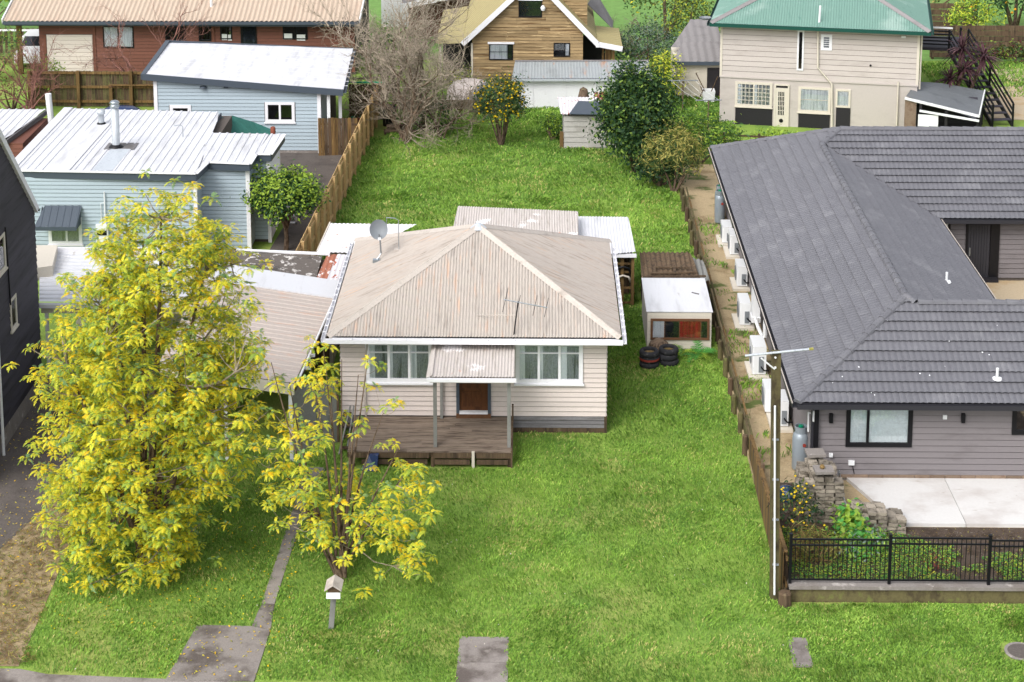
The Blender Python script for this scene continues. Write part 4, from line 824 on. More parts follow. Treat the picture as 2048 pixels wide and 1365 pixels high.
for a, b in ((el, ap), (er, ap), (er, vr)): part('barge_board', MB().beam(a + Vector((0, -.03, -.03)), b + Vector((0, -.03, -.03)), .06, .26), 'white_paint', af)
part('ridge_end', MB().box(3.0, 3.16, 89.1, 89.25, 2.28, 2.5), 'plastic_white', af)
# dormer on the right slope
part('dormer', MB().box(.9, 2.6, 91.0, 95.0, 2.6, 5.1), 'wood_cladding', af)
boards(af, (.95, 90.98), 0, 1.65, 2.7, 4.95, .17, 'wood_cladding', name='cladding_board', thick=.03, lim=lambda z: (max(0, 3.09 - (z - 2.44) * .95 - .95), 1.65))
part('dormer_roof', MB().box(.6, 2.75, 90.8, 95.2, 5.0, 5.12), 'grey_roof_plain', af)
part('porch_post', MB().box(3.85, 3.97, 89.5, 89.62, -.02, 2.3).box(3.35, 3.45, 90.2, 90.3, -.02, 2.3), 'brown_timber', af)
part('porch_back', MB().box(2.4, 3.9, 92.2, 92.3, -.02, 2.2), 'black_panel', af)
part('side_fence', MB().box(3.5, 3.85, 89.9, 89.95, -.02, 2.1), 'brown_timber', af)
gh_ = thing('grey_roof_house', 'low grey roofed house with a white barge behind the timber gable', 'house', (-5, 100, 0))
part('wall', MB().box(-7.4, -3.2, 101.5, 106, -.02, 2.4), 'brown_board', gh_)
part('roof', MB().prism([(-7.7, 99.8, 2.2), (-2.5, 99.8, 3.3), (-2.0, 108, 4.8), (-7.7, 108, 3.9)], (0, 0, -.12)), 'grey_roof_plain', gh_)
part('barge_board', MB().beam((-7.75, 99.75, 2.1), (-2.5, 99.75, 3.2), .08, .3), 'white_paint', gh_)
pst = part('leaning_sheet', MB().prism([(2.75, 95.5, 3.2), (4.1, 95.3, 1.9), (4.2, 96.6, 2.0), (3.2, 97, 3.6)], (0, 0, -.05)), 'grey_roof_plain', gh_)
tw = thing('tall_white_wall', 'tall white wall of a building behind the bare tree', 'building', (-8.6, 104, 0))
part('wall', MB().box(-9.2, -7.6, 104, 110, -.02, 5.5), 'plastic_white', tw)
part('roof', MB().prism([(-9.4, 103.8, 5.5), (-7.4, 103.8, 5.5), (-7.4, 110, 6), (-9.4, 110, 6)], (0, 0, .1)), 'grey_roof_plain', tw)

# ================================================================== LONG WHITE SHED AND THE SMALL SHED
ws = thing('long_shed', 'long low white sheet metal shed with a rust patched grey roof', 'shed', (2.2, 85.7, 0))
part('wall', MB().box(-.95, 5.5, 85.72, 88.2, -.02, 1.45), 'white_paint', ws)
for k in range(8): part('wall_sheet', MB().box(-.95 + k * .806, -.95 + (k + 1) * .806 - .02, 85.69 + (k % 2) * .012, 85.72, .0, 1.44), 'white_paint', ws)
sheet('roof_sheet', [(-1.22, 85.5, 1.56), (5.68, 85.5, 1.6), (5.62, 88.35, 1.78), (-1.1, 88.35, 1.72)], (1, 0, 0), 'grey_rust_roof', ws, .15, .012)
gutter('gutter', (-1.22, 85.5, 1.54), (5.68, 85.5, 1.58), 'flue_steel', ws, .09, .1, (0, -1, 0), .9)
part('ridge_strip', MB().beam((-1.1, 88.33, 1.76), (5.62, 88.33, 1.8), .18, .03), 'grey_roof_plain', ws)
for xx in (2.9, 3.7): part('downpipe', MB().tube([(xx, 85.6, 1.48), (xx, 85.66, .1)], .03, 6), 'plastic_white', ws)
dm('shed_grey', lin(196, 193, 188, .72), [(lin(170, 166, 160, .72), (1, 1, 2), .5, .75)], rough=.8, jitter=.04)
ss = thing('garden_shed', 'small pale grey boarded shed with a rusty and blue patched sheet roof', 'shed', (2.1, 78.9, 0))
SY = 78.9
part('wall', MB().box(1.22, 3.6, SY, 81.2, -.02, 1.5), 'shed_grey', ss)
boards(ss, (1.24, SY), 0, 1.08, .04, 1.5, .24, 'shed_grey', name='wide_board'); 
part('door', MB().box(2.36, 3.2, SY - .045, SY - .01, .05, 1.42), 'shed_grey', ss)
part('door_trim', MB().box(2.31, 2.36, SY - .05, SY, .0, 1.46).box(2.31, 3.6, SY - .05, SY, 1.425, 1.5), 'shed_grey', ss)
boards(ss, (1.22, 81.2), -PI / 2, 2.3, .04, 1.5, .24, 'grey_timber', name='wide_board')
sheet('roof_sheet', [(1.1, 78.75, 1.62), (2.9, 78.75, 1.62), (2.9, 81.4, 1.72), (.95, 81.4, 1.72)], (1, 0, 0), 'rust_white_sheet', ss, .15, .014)
part('blue_sheet', MB().prism([(1.45, 78.6, 1.66), (3.5, 78.6, 1.62), (3.4, 80.4, 1.74), (1.9, 80.5, 1.75)], (.02, 0, .03)), 'slate_trim', ss)
part('stump_post', MB().box(1.05, 1.22, 78.85, 79.0, -.02, .75), 'brown_timber', None, label='rotten timber stump at the corner of the small shed', cat='stump')
bn = G(1208, 205, 1.75)
part('rusty_drum', MB().lathe((3.05, 81.6, 1.0), [(.26, 0), (.36, .85), (.32, .85), (.2, .3)], 12), 'rust_sheet', None, label='rusty drum standing behind the small shed roof', cat='drum')
part('dark_stump', MB().lathe((2.2, 82.2, 0), [(.45, 0), (.35, 1.2), (.18, 1.9), (0, 2.0)], 9), 'bark', None, label='dark pointed stump poking above the small shed roof', cat='stump')
# ================================================================== TWO STOREY HOUSE WITH THE GREEN ROOF
GA = -R(10.5)
gx0, gy0 = 8.72, 83.3
gh = thing('green_roof_house', 'two storey cream house with a green corrugated hip roof', 'house', (gx0, gy0, 0), GA)
LW, LD, H1, H2 = 9.15, 9.5, 2.28, 4.85        # local frame: x along the front, y back
def GL(px, py, out=0.0):       # pixel to the front wall's own (x, z)
    n = Vector((math.sin(-GA) * -1, -math.cos(GA), 0)); n = Vector((math.sin(GA), -math.cos(GA), 0)); p0 = Vector((gx0, gy0, 0)) + n * out
    d = ray(px, py); t = (p0 - EYE).dot(n) / d.dot(n); q = EYE + d * t - p0
    return q.dot(Vector((math.cos(GA), math.sin(GA), 0))), q.z
part('wall', MB().box(0, LW, 0, LD, -.05, H1), 'cream_panel', gh)
part('upper_wall', MB().box(0, LW, .01, LD, H1 + .001, H2 + .02), 'gap_shade_core', gh)
sw = [GL(1594, 140), GL(1608, 62)]; s2 = [GL(1644, 98), GL(1662, 72)]
ops = [(sw[0][0], sw[1][0], sw[0][1], sw[1][1]), (s2[0][0], s2[1][0], s2[0][1], s2[1][1])]
boards(gh, (0, 0), 0, LW, H1 + .03, H2, .25, 'cream_panel', ops, name='cladding_board', thick=.025)
boards(gh, (LW, 0), PI / 2, LD, H1 + .03, H2, .25, 'cream_panel', [(.5, 1.5, 2.95, 4.4), (3.6, 5.6, 3.1, 4.5)], name='cladding_board', thick=.025)
part('band', MB().box(-.03, LW + .03, -.05, 0, H1 - .05, H1 + .03).box(LW, LW + .05, -.03, LD, H1 - .05, H1 + .03), 'cream_panel', gh)
part('corner_board', MB().box(-.03, .08, -.04, .05, H1, H2), 'cream_plain', gh); part('corner_board', MB().box(LW - .08, LW + .04, -.04, .06, H1, H2), 'cream_plain', gh)
window(gh, (sw[0][0], 0, sw[0][1]), 0, sw[1][0] - sw[0][0], sw[1][1] - sw[0][1], (1,), .06, 'white_paint', 'glass_dim', back='curtain_gold' if 'curtain_gold' in M else 'dark_room', surround=.02)
window(gh, (s2[0][0], 0, s2[0][1]), 0, s2[1][0] - s2[0][0], s2[1][1] - s2[0][1], (1,), .07, 'white_paint', 'glass', curtain='lace', surround=.06, smat='cream_panel', rows=5)
window(gh, (LW, .5, 2.95), PI / 2, 1.0, 1.45, (1, 1), .07, 'white_paint', 'glass_dim', surround=.04, rows=2)
window(gh, (LW, 3.6, 3.1), PI / 2, 2.0, 1.4, (1, 1), .07, 'white_paint', 'glass_dim', surround=.04)
def gw(a, b, cols, **k):
    p, q = GL(*a), GL(*b); return window(gh, (p[0], 0, p[1]), 0, q[0] - p[0], q[1] - p[1], cols, **k)
gw((1472, 210), (1543, 168), (1, 1), fr=.07, fmat='cream_plain', pane='glass', curtain='lace', gcols=4, rows=5, surround=.05, sill=.04)
gw((1598, 222), (1660, 178), (1,), fr=.07, fmat='cream_plain', pane='glass', curtain='curtain_white', rows=2, gcols=1, surround=.05, sill=.04)
gw((1672, 213), (1700, 181), (1,), fr=.06, fmat='cream_plain', pane='glass', curtain='curtain_white', surround=.04)
dp, dq_ = GL(1548, 252), GL(1578, 172)
dr_ = part('door', MB().box(dp[0] + .05, dq_[0] - .05, -.05, -.01, dp[1] - .02, dq_[1] - .12), 'cream_plain', gh)
for i in range(4):
    for k in range(5):
        wd_ = (dq_[0] - dp[0] - .35) / 4; hh = (dq_[1] - dp[1] - .12) * .62 / 5; z0 = dp[1] + (dq_[1] - dp[1]) * .28
        part('pane', MB().box(dp[0] + .17 + i * wd_, dp[0] + .17 + (i + 1) * wd_ - .03, -.058, -.052, z0 + k * hh, z0 + (k + 1) * hh - .03), 'dark_glass', dr_)
part('cat_flap', MB().tube([((dp[0] + dq_[0]) / 2, -.052, dp[1] + .28), ((dp[0] + dq_[0]) / 2, -.06, dp[1] + .28)], .1, 12), 'black_metal', dr_)
part('transom', MB().box(dp[0] + .04, dq_[0] - .04, -.03, -.005, dq_[1] - .11, dq_[1] - .01), 'black_panel', gh)
part('door_frame', MB().box(dp[0] - .03, dp[0] + .05, -.07, 0, dp[1] - .05, dq_[1] + .05).box(dq_[0] - .05, dq_[0] + .03, -.07, 0, dp[1] - .05, dq_[1] + .05).box(dp[0], dq_[0], -.07, 0, dq_[1], dq_[1] + .06), 'cream_plain', gh)
for a, b in (((1470, 252), (1545, 213)), ((1596, 258), (1660, 225)), ((1671, 256), (1701, 216))):
    p, q = GL(*a), GL(*b); part('black_panel', MB().box(p[0], q[0], -.035, 0, -.03, q[1]), 'black_panel', gh)
# wash pipes
p = GL(1636, 60); q = GL(1636, 135); r_ = GL(1664, 168); s_ = GL(1664, 258)
part('downpipe', MB().tube([(p[0], -.1, H2 - .05), (q[0], -.1, q[1]), (r_[0], -.1, r_[1]), (s_[0], -.1, 0)], .045, 8), 'cream_plain', gh)
q = GL(1796, 180); part('downpipe', MB().tube([(q[0], -.09, H1 + .15), (q[0], -.09, 0)], .04, 8), 'cream_plain', gh)
part('downpipe', MB().tube([(LW + .12, .15, H2), (LW + .1, .1, H1 - .2)], .045, 8), 'cream_plain', gh)
q = GL(1741, 131); part('wall_vent', MB().tube([(q[0], -.03, q[1]), (q[0], -.05, q[1])], .05, 10), 'black_metal', gh)
q = GL(1808, 73); part('wall_lamp', MB().box(q[0] - .12, q[0] + .08, -.16, -.02, q[1] - .05, q[1] + .05), 'plastic_white', gh)
# roof
ov = .5; E0, E1, E2, E3 = Vector((-ov, -ov, H2 + .1)), Vector((LW + ov, -ov, H2 + .1)), Vector((LW + ov, LD + ov, H2 + .1)), Vector((-ov, LD + ov, H2 + .1))
rh = (LW + 2 * ov) / 2 * .42; R0 = Vector((LW / 2 - .6, LW / 2 - .6, H2 + .1 + rh)); R1 = Vector((LW / 2 + .6, LD - LW / 2 + .9, H2 + .1 + rh))
R0 = Vector((LW / 2, (LW + 2 * ov) / 2 - ov, H2 + .1 + rh)); R1 = Vector((LW / 2, LD + ov - (LW + 2 * ov) / 2 + .001, H2 + .1 + rh))
sheet('roof_sheet', [E0, E1, R0], (1, 0, 0), 'green_roof', gh, .12, .014)
sheet('roof_sheet', [E1, E2, R1, R0], (0, 1, 0), 'green_roof', gh, .12, .014)
sheet('roof_sheet', [E2, E3, R1], (1, 0, 0), 'green_roof', gh, .12, .014)
sheet('roof_sheet', [E3, E0, R0, R1], (0, 1, 0), 'green_roof', gh, .12, .014)
for a, b in ((E0, R0), (E1, R0), (E2, R1), (E3, R1), (R0, R1)): flashing(gh, a + Vector((0, 0, .03)), b + Vector((0, 0, .04)), 'grey_roof_plain', .34)
part('soffit', MB().box(-ov + .05, LW + ov - .05, -ov + .05, LD + ov - .05, H2, H2 + .03), 'cream_plain', gh)
for a, b, o in ((E0, E1, (0, -1, 0)), (E1, E2, (1, 0, 0)), (E0, E3, (-1, 0, 0))): gutter('gutter', a + Vector((0, 0, -.01)), b + Vector((0, 0, -.01)), 'green_trim', gh, .12, .14, o)
q = GL(1638, 55, .2); part('roof_pipe', MB().tube([(q[0], -.1, H2 + .2), (q[0] + .03, -.1, H2 + 1.05)], .05, 8), 'plastic_white', gh)
part('eave_dish', MB().lathe((-.75, -.2, H2 + .15), [(0, 0), (.25, .06), (.3, .14)], 14), 'plastic_grey', gh)
# lean-to at the right of the house
lt = thing('side_lean_to', 'dark timber lean-to with a grey sheet roof beside the two storey house', 'lean-to', (gx0, gy0, 0), GA)
f0, f1 = (8.62, -.75), (11.35, -2.0)
q = [(LW + .02 - .6, -1.2, 1.95), (LW + 2.75, -1.5, 1.35), (LW + 3.2, 2.3, 1.6), (LW + .1, 1.5, 2.35)]
sheet('roof_sheet', q, (0, 1, 0), 'slate_grey_sheet', lt, .9, .01, 'rib')
part('roof_edge', MB().beam(q[0], q[1], .06, .12).beam(q[1], q[2], .06, .12), 'plastic_white', lt)
part('brick_pier', MB().box(LW - .55, LW - .05, -1.15, -.6, -.02, 1.85), 'brick_base', lt)
for (xx, yy, hh) in ((LW + .15, -1.2, 1.75), (LW + 1.3, -1.3, 1.5), (LW + 2.7, -1.4, 1.3), (LW + 2.95, .6, 1.4), (LW + 3.1, 2.2, 1.5)): part('post', MB().box(xx - .06, xx + .06, yy - .06, yy + .06, -.02, hh), 'black_panel', lt)
for k in range(9): part('wall_board', MB().box(LW + 2.82 + .03 * k, LW + 2.87 + .03 * k, -1.3 + k * .4, -.94 + k * .4, -.02, 1.28 + .02 * k), 'black_panel', lt)
part('back_wall', MB().box(LW, LW + 2.8, .9, 1.0, -.02, 1.6), 'dark_board', lt)
part('crossbar', MB().beam((LW + .1, -1.32, 1.42), (LW + 2.75, -1.62, 1.16), .05, .1), 'plastic_white', lt)
part('white_panel', MB().box(LW + .05, LW + .95, -1.36, -1.32, .1, 1.25), 'plastic_white', lt)
# outside stairs and deck
st = thing('outside_stairs', 'black timber outside stairs rising to an upper deck right of the house', 'stairs', (gx0, gy0, 0), GA)
p0, p1 = Vector((13.2, 1.9, .05)), Vector((11.3, 7.4, 2.35))
dirs = (p1 - p0); sd = Vector((dirs.y, -dirs.x, 0)).normalized()
for s in (-.5, .5): part('stringer', MB().beam(p0 + sd * s, p1 + sd * s, .06, .25), 'black_panel', st)
for k in range(12): c = p0 + dirs * ((k + .6) / 12); part('tread', MB().beam(c - sd * .5 + Vector((0, 0, .1)), c + sd * .5 + Vector((0, 0, .1)), .28, .05), 'dark_board', st)
for s in (-.5, .5):
    for hh in (.35, .62, .95): part('rail', MB().beam(p0 + sd * s + Vector((0, 0, hh + .1)), p1 + sd * s + Vector((0, 0, hh + .1)), .05, .09), 'black_metal', st)
    for t in (0, .5, 1): c = p0 + dirs * t + sd * s; part('post', MB().box(c.x - .05, c.x + .05, c.y - .05, c.y + .05, max(0, c.z - .1), c.z + 1.05), 'black_metal', st)
part('deck', MB().box(LW + .05, 11.6, 7.5, 10.2, 2.25, 2.4), 'dark_board', st)
for k in range(6): part('rail', MB().box(LW + .05, 11.0, 7.45, 7.5, 2.55 + k * .17, 2.63 + k * .17), 'black_metal' if k < 5 else 'plastic_white', st)
for xx in (LW + .2, 11.4): part('post', MB().box(xx - .06, xx + .06, 7.5, 7.62, -.02, 3.5), 'black_metal', st)
# outbuilding left of the house
ob = thing('outbuilding', 'small cream block outbuilding with a sagging grey roof left of the two storey house', 'outbuilding', (8, 88, 0))
part('wall', MB().box(6.98, 9.6, 88.0, 91.5, -.02, 1.75), 'cream_plain', ob)
part('doorway', MB().box(8.55, 9.2, 87.96, 88.0, 0, 1.52), 'black_panel', ob)  # black sheet on the wall, painted as the shade inside the opening
sheet('roof_sheet', [(6.75, 87.8, 1.86), (9.4, 87.8, 1.86), (9.4, 90.2, 2.35), (7.5, 90.2, 2.3)], (1, 0, 0), 'grey_roof_plain', ob, .4, .02)
sheet('roof_sheet', [(6.9, 90.2, 2.05), (9.6, 90.2, 2.1), (9.6, 94.0, 2.7), (8.2, 94.0, 2.7)], (1, 0, 0), 'grey_roof_plain', ob, .4, .02)
part('fascia', MB().box(6.75, 9.4, 87.74, 87.8, 1.7, 1.88), 'slate_trim', ob)
part('orange_plank', MB().beam((9.25, 87.75, 0), (9.32, 87.9, 1.35), .16, .05), 'orange_paint', None, label='orange plank standing between the outbuilding and the two storey house', cat='plank')
bk_ = thing('bucket', 'pale square bucket full of garden tools by the dark doorway', 'bucket', (8.55, 87.0, 0))
part('tub', MB().add([(8.3, 86.8, 0), (8.8, 86.8, 0), (8.8, 87.3, 0), (8.3, 87.3, 0), (8.24, 86.74, .62), (8.86, 86.74, .62), (8.86, 87.36, .62), (8.24, 87.36, .62)], [(0, 1, 2, 3), (0, 1, 5, 4), (1, 2, 6, 5), (2, 3, 7, 6), (3, 0, 4, 7)]), 'plastic_white', bk_)
for a, b in (((8.5, 87, .3), (7.9, 87.0, 1.5)), ((8.6, 87.1, .3), (9.0, 87.1, 1.3)), ((8.4, 87, .2), (8.1, 87.1, .9)), ((8.3, 86.9, .7), (7.9, 86.7, .0))): part('tool_handle', MB().tube([a, b], .025, 6), 'old_timber', bk_)
# clothes line
cln = thing('clothes_line', 'clothes line of two rusty tee posts with wires on the green lawn', 'clothes line', (7.4, 86, 0))
T1, T2 = G(1366, 230), G(1398, 250)
for T, dx in ((Vector((7.15, 85.6, 0)), .75), (Vector((8.05, 81.9, 0)), .62)):
    part('post', MB().tube([T, T + Vector((0, 0, 1.45))], .035, 7), 'bark', cln); part('crossbar', MB().tube([T + Vector((-dx, 0, 1.45)), T + Vector((dx, 0, 1.47))], .03, 6), 'plastic_grey', cln)
for k in (-.6, -.2, .2, .6): part('wire', MB().tube([(7.15 + k, 85.6, 1.46), (7.6 + k * .9, 83.7, 1.38), (8.05 + k * .85, 81.9, 1.46)], .006, 4), 'plastic_white', cln)
rf = thing('rail_fence', 'low dark post and rail fence behind the charcoal tiled roof', 'fence', (9.5, 78, 0))
for zz in (.35, .6, .85): part('rail', MB().beam((6.8, 78.4, zz), (16.5, 76.9, zz), .03, .08), 'old_timber', rf)
for k in range(7): part('post', MB().box(6.8 + k * 1.55, 6.9 + k * 1.55, 78.34 - k * .24, 78.44 - k * .24, 0, .98), 'old_timber', rf)
hf = thing('board_fence', 'dark horizontal board fence behind the purple cabbage trees', 'fence', (24, 96, 0))
for k in range(6): part('fence_board', MB().box(21.5, 30, 96.3, 96.34, .1 + k * .3, .38 + k * .3), 'old_timber', hf)
for k in range(5): part('post', MB().box(21.6 + k * 2, 21.75 + k * 2, 96.34, 96.48, 0, 1.95), 'old_timber', hf)
hf2 = thing('board_fence', 'weathered board fence beside the orange fruit tree behind the green roof', 'fence', (22, 101, 0))
for k in range(5): part('fence_board', MB().box(19.5, 25.5, 102.3, 102.34, .1 + k * .36, .42 + k * .36), 'old_timber', hf2)

# ================================================================== CHARCOAL TILED HOUSE
ch = thing('tiled_house', 'low grey boarded house under a charcoal tiled hip roof', 'house', (8, 46.4, 0))
zE, s_, XL, XR, YF, HF, YN, YB = 2.6, .467, 7.06, 14.24, 45.9, 3.36, 61.4, 70.16
hl, hb = (XR - XL) / 2, (YB - YN) / 2; xm = (XL + XR) / 2; RX = 24.0
P_ = lambda x, y, z: Vector((x, y, z))
FLc, Ap, Jp, Kp = P_(XL, YF, zE), P_(xm, YF + hl, zE + s_ * hl), P_(xm, YN + hl, zE + s_ * hl), P_(XL + hb, YN + hb, zE + s_ * hb)
BLc, Vp = P_(XL, YB, zE), P_(XR, YN, zE)
FR0 = P_(XL + HF, YF + HF, zE + s_ * HF); FRr = P_(RX, YF + HF, zE + s_ * HF); CY_ = YF + 2 * HF
tiles(ch, [FLc, P_(RX, YF, zE), FRr, FR0], (1, 0, 0), 'charcoal_tile', 1.75)
tiles(ch, [P_(XR, YN, zE), P_(RX, YN, zE), P_(RX, YN + hb, Kp.z), Kp, Jp], (1, 0, 0), 'charcoal_tile', 1.75)
Hp = P_(XL + hl, YB - hl, zE + s_ * hl); XRv = P_(XR - HF, YF + HF, zE + s_ * HF)
tiles(ch, [FLc, Ap, Jp, Hp, BLc], (0, 1, 0), 'charcoal_tile', 2.32)
tiles(ch, [Jp, Kp, Hp], (0, 1, 0), 'charcoal_tile', 2.32, joined=True); tiles(ch, [FR0, XRv, Ap], (1, 0, 0), 'charcoal_tile', joined=True); caps(ch, Ap + Vector((0, 0, .03)), XRv + Vector((0, 0, .03)), 'charcoal_tile', .42)
tiles(ch, [P_(XR, CY_, zE), Vp, Jp, Ap, P_(XL + 2 * hl - HF, YF + HF, zE + s_ * HF)], (0, 1, 0), 'charcoal_tile', 1.75, joined=True)
tiles(ch, [P_(RX, CY_, zE), P_(XR, CY_, zE), P_(XR - HF, YF + HF, zE + s_ * HF), FRr], (1, 0, 0), 'charcoal_tile', joined=True)
tiles(ch, [BLc, P_(RX, YB, zE), P_(RX, YN + hb, Kp.z), Kp], (1, 0, 0), 'charcoal_tile', joined=True)
dn = Vector((0, 0, -.035))
for q in ([FLc, P_(RX, YF, zE), FRr, FR0], [P_(XR, YN, zE), P_(RX, YN, zE), P_(RX, YN + hb, Kp.z), Kp, Jp], [FLc, Ap, Jp, Hp, BLc], [Jp, Kp, Hp], [P_(XR, CY_, zE), Vp, Jp, Ap, XRv], [BLc, P_(RX, YB, zE), P_(RX, YN + hb, Kp.z), Kp], [FR0, XRv, Ap]):
    part('roof_underlay', MB().add([v + dn for v in q], [tuple(range(len(q)))]), 'charcoal_metal', ch)
up = Vector((0, 0, .03))
caps(ch, FLc + up, Ap + up, 'charcoal_tile', .42); caps(ch, Ap + up, Jp + up, 'charcoal_tile', .42); caps(ch, Jp + up, Kp + up, 'charcoal_tile', .42)
caps(ch, P_(xm + .3, YF + HF, zE + s_ * HF) + up, FRr + up, 'charcoal_tile', .42); caps(ch, Kp + up, P_(RX, YN + hb, Kp.z) + up, 'charcoal_tile', .42); caps(ch, BLc + up, Kp + up, 'charcoal_tile', .42)
part('valley', MB().beam(Jp + Vector((0, 0, .02)), Vp + Vector((0, 0, .03)), .16, .02), 'black_metal', ch)
WY, WX = 46.38, 7.56
part('wall', MB().box(WX, XR - .5, WY + .002, YB - .5, .1, 2.45).box(XR - .55, RX - .5, WY + .002, CY_ - .5, .1, 2.45).box(XR - .6, RX - .5, YN + .5, YB - .5, .1, 2.45), 'gap_shade_core', ch)
fw = (Y(1694, 889, WY), Y(1822, 819, WY)); fw2 = (Y(2026, 865, WY), Y(2075, 819, WY))
boards(ch, (WX, WY), 0, RX - .5 - WX, .3, 2.42, .178, 'grey_board', [(fw[0].x - WX - .02, fw[1].x - WX + .02, fw[0].z - .02, 2.4), (fw2[0].x - WX, fw2[1].x - WX, fw2[0].z, 2.4)])
boards(ch, (WX, YB - .5), -PI / 2, YB - .5 - WY, .3, 2.42, .178, 'grey_board', name='weatherboard', cut=0)
boards(ch, (XR - .6, YN + .5), 0, 7, .25, 2.42, .178, 'grey_board', [(.45, 1.18, .3, 2.4), (Y(1931, 500, YN + .5).x - XR + .58, Y(1980, 500, YN + .5).x - XR + .88, .2, 2.42)])
part('corner_board', MB().box(WX - .03, WX + .09, WY - .05, WY + .06, .1, 2.45), 'charcoal_metal', ch)
window(ch, (fw[0].x, WY, fw[0].z), 0, fw[1].x - fw[0].x, 2.36 - fw[0].z, (1, 2.2), .07, 'black_metal', 'glass', curtain='blind_aqua', surround=.05, proud=.06, smat='grey_board')
window(ch, (fw2[0].x, WY, fw2[0].z), 0, fw2[1].x - fw2[0].x, 2.36 - fw2[0].z, (1,), .07, 'black_metal', 'glass_dim', back='dark_room', surround=.05, proud=.06)
window(ch, (XR - .1, YN + .5, .3), 0, .65, 2.05, (1,), .06, 'black_metal', 'glass', curtain='blind_aqua', proud=.06)
px0, px1 = Y(1931, 500, YN + .5).x, Y(1980, 500, YN + .5).x
do = part('front_door', MB().box(px0 + .05, px1 - .03, YN + .44, YN + .48, .2, 2.3), 'charcoal_metal', ch)
for k in range(8): e_ = (px1 - px0 - .1) / 8; part('door_board', MB().box(px0 + .06 + k * e_, px0 + .06 + (k + 1) * e_ - .02, YN + .42, YN + .44, .24, 2.26), 'charcoal_metal', do)
part('handle', MB().box(px0 + .1, px0 + .14, YN + .36, YN + .42, 1.1, 1.4), 'steel', do)
part('door_side', MB().box(px1 - .02, px1 + .3, YN + .4, YN + .47, .15, 2.42).box(px0 - .02, px0 + .05, YN + .4, YN + .47, .15, 2.42), 'black_metal', ch)
part('door_step', MB().box(px0 - .05, px1 + .25, YN + .1, YN + .5, .2, .3), 'black_panel', ch)
part('soffit', MB().box(XL + .05, RX, YF + .05, WY + .1, 2.42, 2.46).box(XL + .05, WX + .1, YF + .05, YB, 2.42, 2.46).box(XR - .5, RX, YN + .05, YN + .6, 2.42, 2.46), 'charcoal_metal', ch)
part('base_course', MB().box(WX + .02, RX - .5, WY - .01, WY + .02, .1, .29), 'concrete', ch)
for k in range(26):
    xx = WX + .75 + k * .42; part('brick', MB().box(xx, xx + .405, WY - .05 - .01 * random.random(), WY - .012, .24, .325), 'brick_base', ch)
for a, b, o in ((FLc, P_(RX, YF, zE), (0, -1, 0)), (FLc, BLc, (-1, 0, 0)), (P_(XR, CY_, zE), Vp, (1, 0, 0)), (Vp, P_(RX, YN, zE), (0, -1, 0))):
    a = Vector(a) + Vector((0, 0, -.0)); b = Vector(b)
    gutter('gutter', a, b, 'charcoal_metal', ch, .12, .13, o)
    if o[0]: part('gutter_lip', MB().beam(a + Vector(o) * .125, b + Vector(o) * .125, .03, .02), 'roof_flashing', ch)
part('eave_board', MB().box(XL + .02, RX, YF + .01, YF + .04, 2.42, 2.6), 'charcoal_metal', ch)
for px in (1661, 1925): q = Y(px, 834, WY); part('wall_light', MB().box(q.x - .05, q.x + .05, WY - .13, WY - .02, q.z - .13, q.z + .12), 'black_metal', ch)
q = Y(1889, 833, WY); part('wall_switch', MB().box(q.x - .055, q.x + .055, WY - .07, WY - .02, q.z - .06, q.z + .06), 'plastic_white', ch)
q = Y(1702, 924, WY); part('power_socket', MB().box(q.x - .08, q.x + .08, WY - .1, WY - .02, q.z - .06, q.z + .06).tube([(q.x + .03, WY - .05, q.z - .06), (q.x + .1, WY - .03, .3)], .012, 5, 1), ('plastic_white', 'black_metal'), ch)
q = Y(1661, 909, WY); part('tap', MB().box(q.x - .05, q.x + .05, WY - .1, WY - .02, q.z - .04, q.z + .05), 'plastic_white', ch)
def on_front(px, py): 
    d = ray(px, py); n = Vector((0, -s_, 1)).normalized(); t = (FLc - EYE).dot(n) / d.dot(n); return EYE + d * t
def on_right(px, py):
    d = ray(px, py); n = Vector((s_, 0, 1)).normalized(); t = (Vp - EYE).dot(n) / d.dot(n); return EYE + d * t
for v0 in (on_front(1994, 760), on_right(1893, 566)):
    vt = part('roof_vent', MB().lathe(v0 + Vector((0, 0, .02)), [(.15, .0), (.12, .05), (.05, .07)], 14).lathe(v0, [(.04, .05), (.04, .34), (0, .35)], 10), 'plastic_white', ch)
rng = random.Random(3); mb = MB()
for k in range(15):
    c = on_front(rng.uniform(1660, 2040), rng.uniform(640, 795)) + Vector((0, -.01, .06)); e_ = rng.uniform(.01, .026); mb.prism([c + Vector((e_ * math.cos(a), e_ * math.sin(a), .467 * e_ * math.sin(a))) for a in (0, 1.2, 2.5, 3.9, 5.2)], (0, 0, .004))
part('bird_dropping', mb, 'plastic_white', ch, kind='stuff')
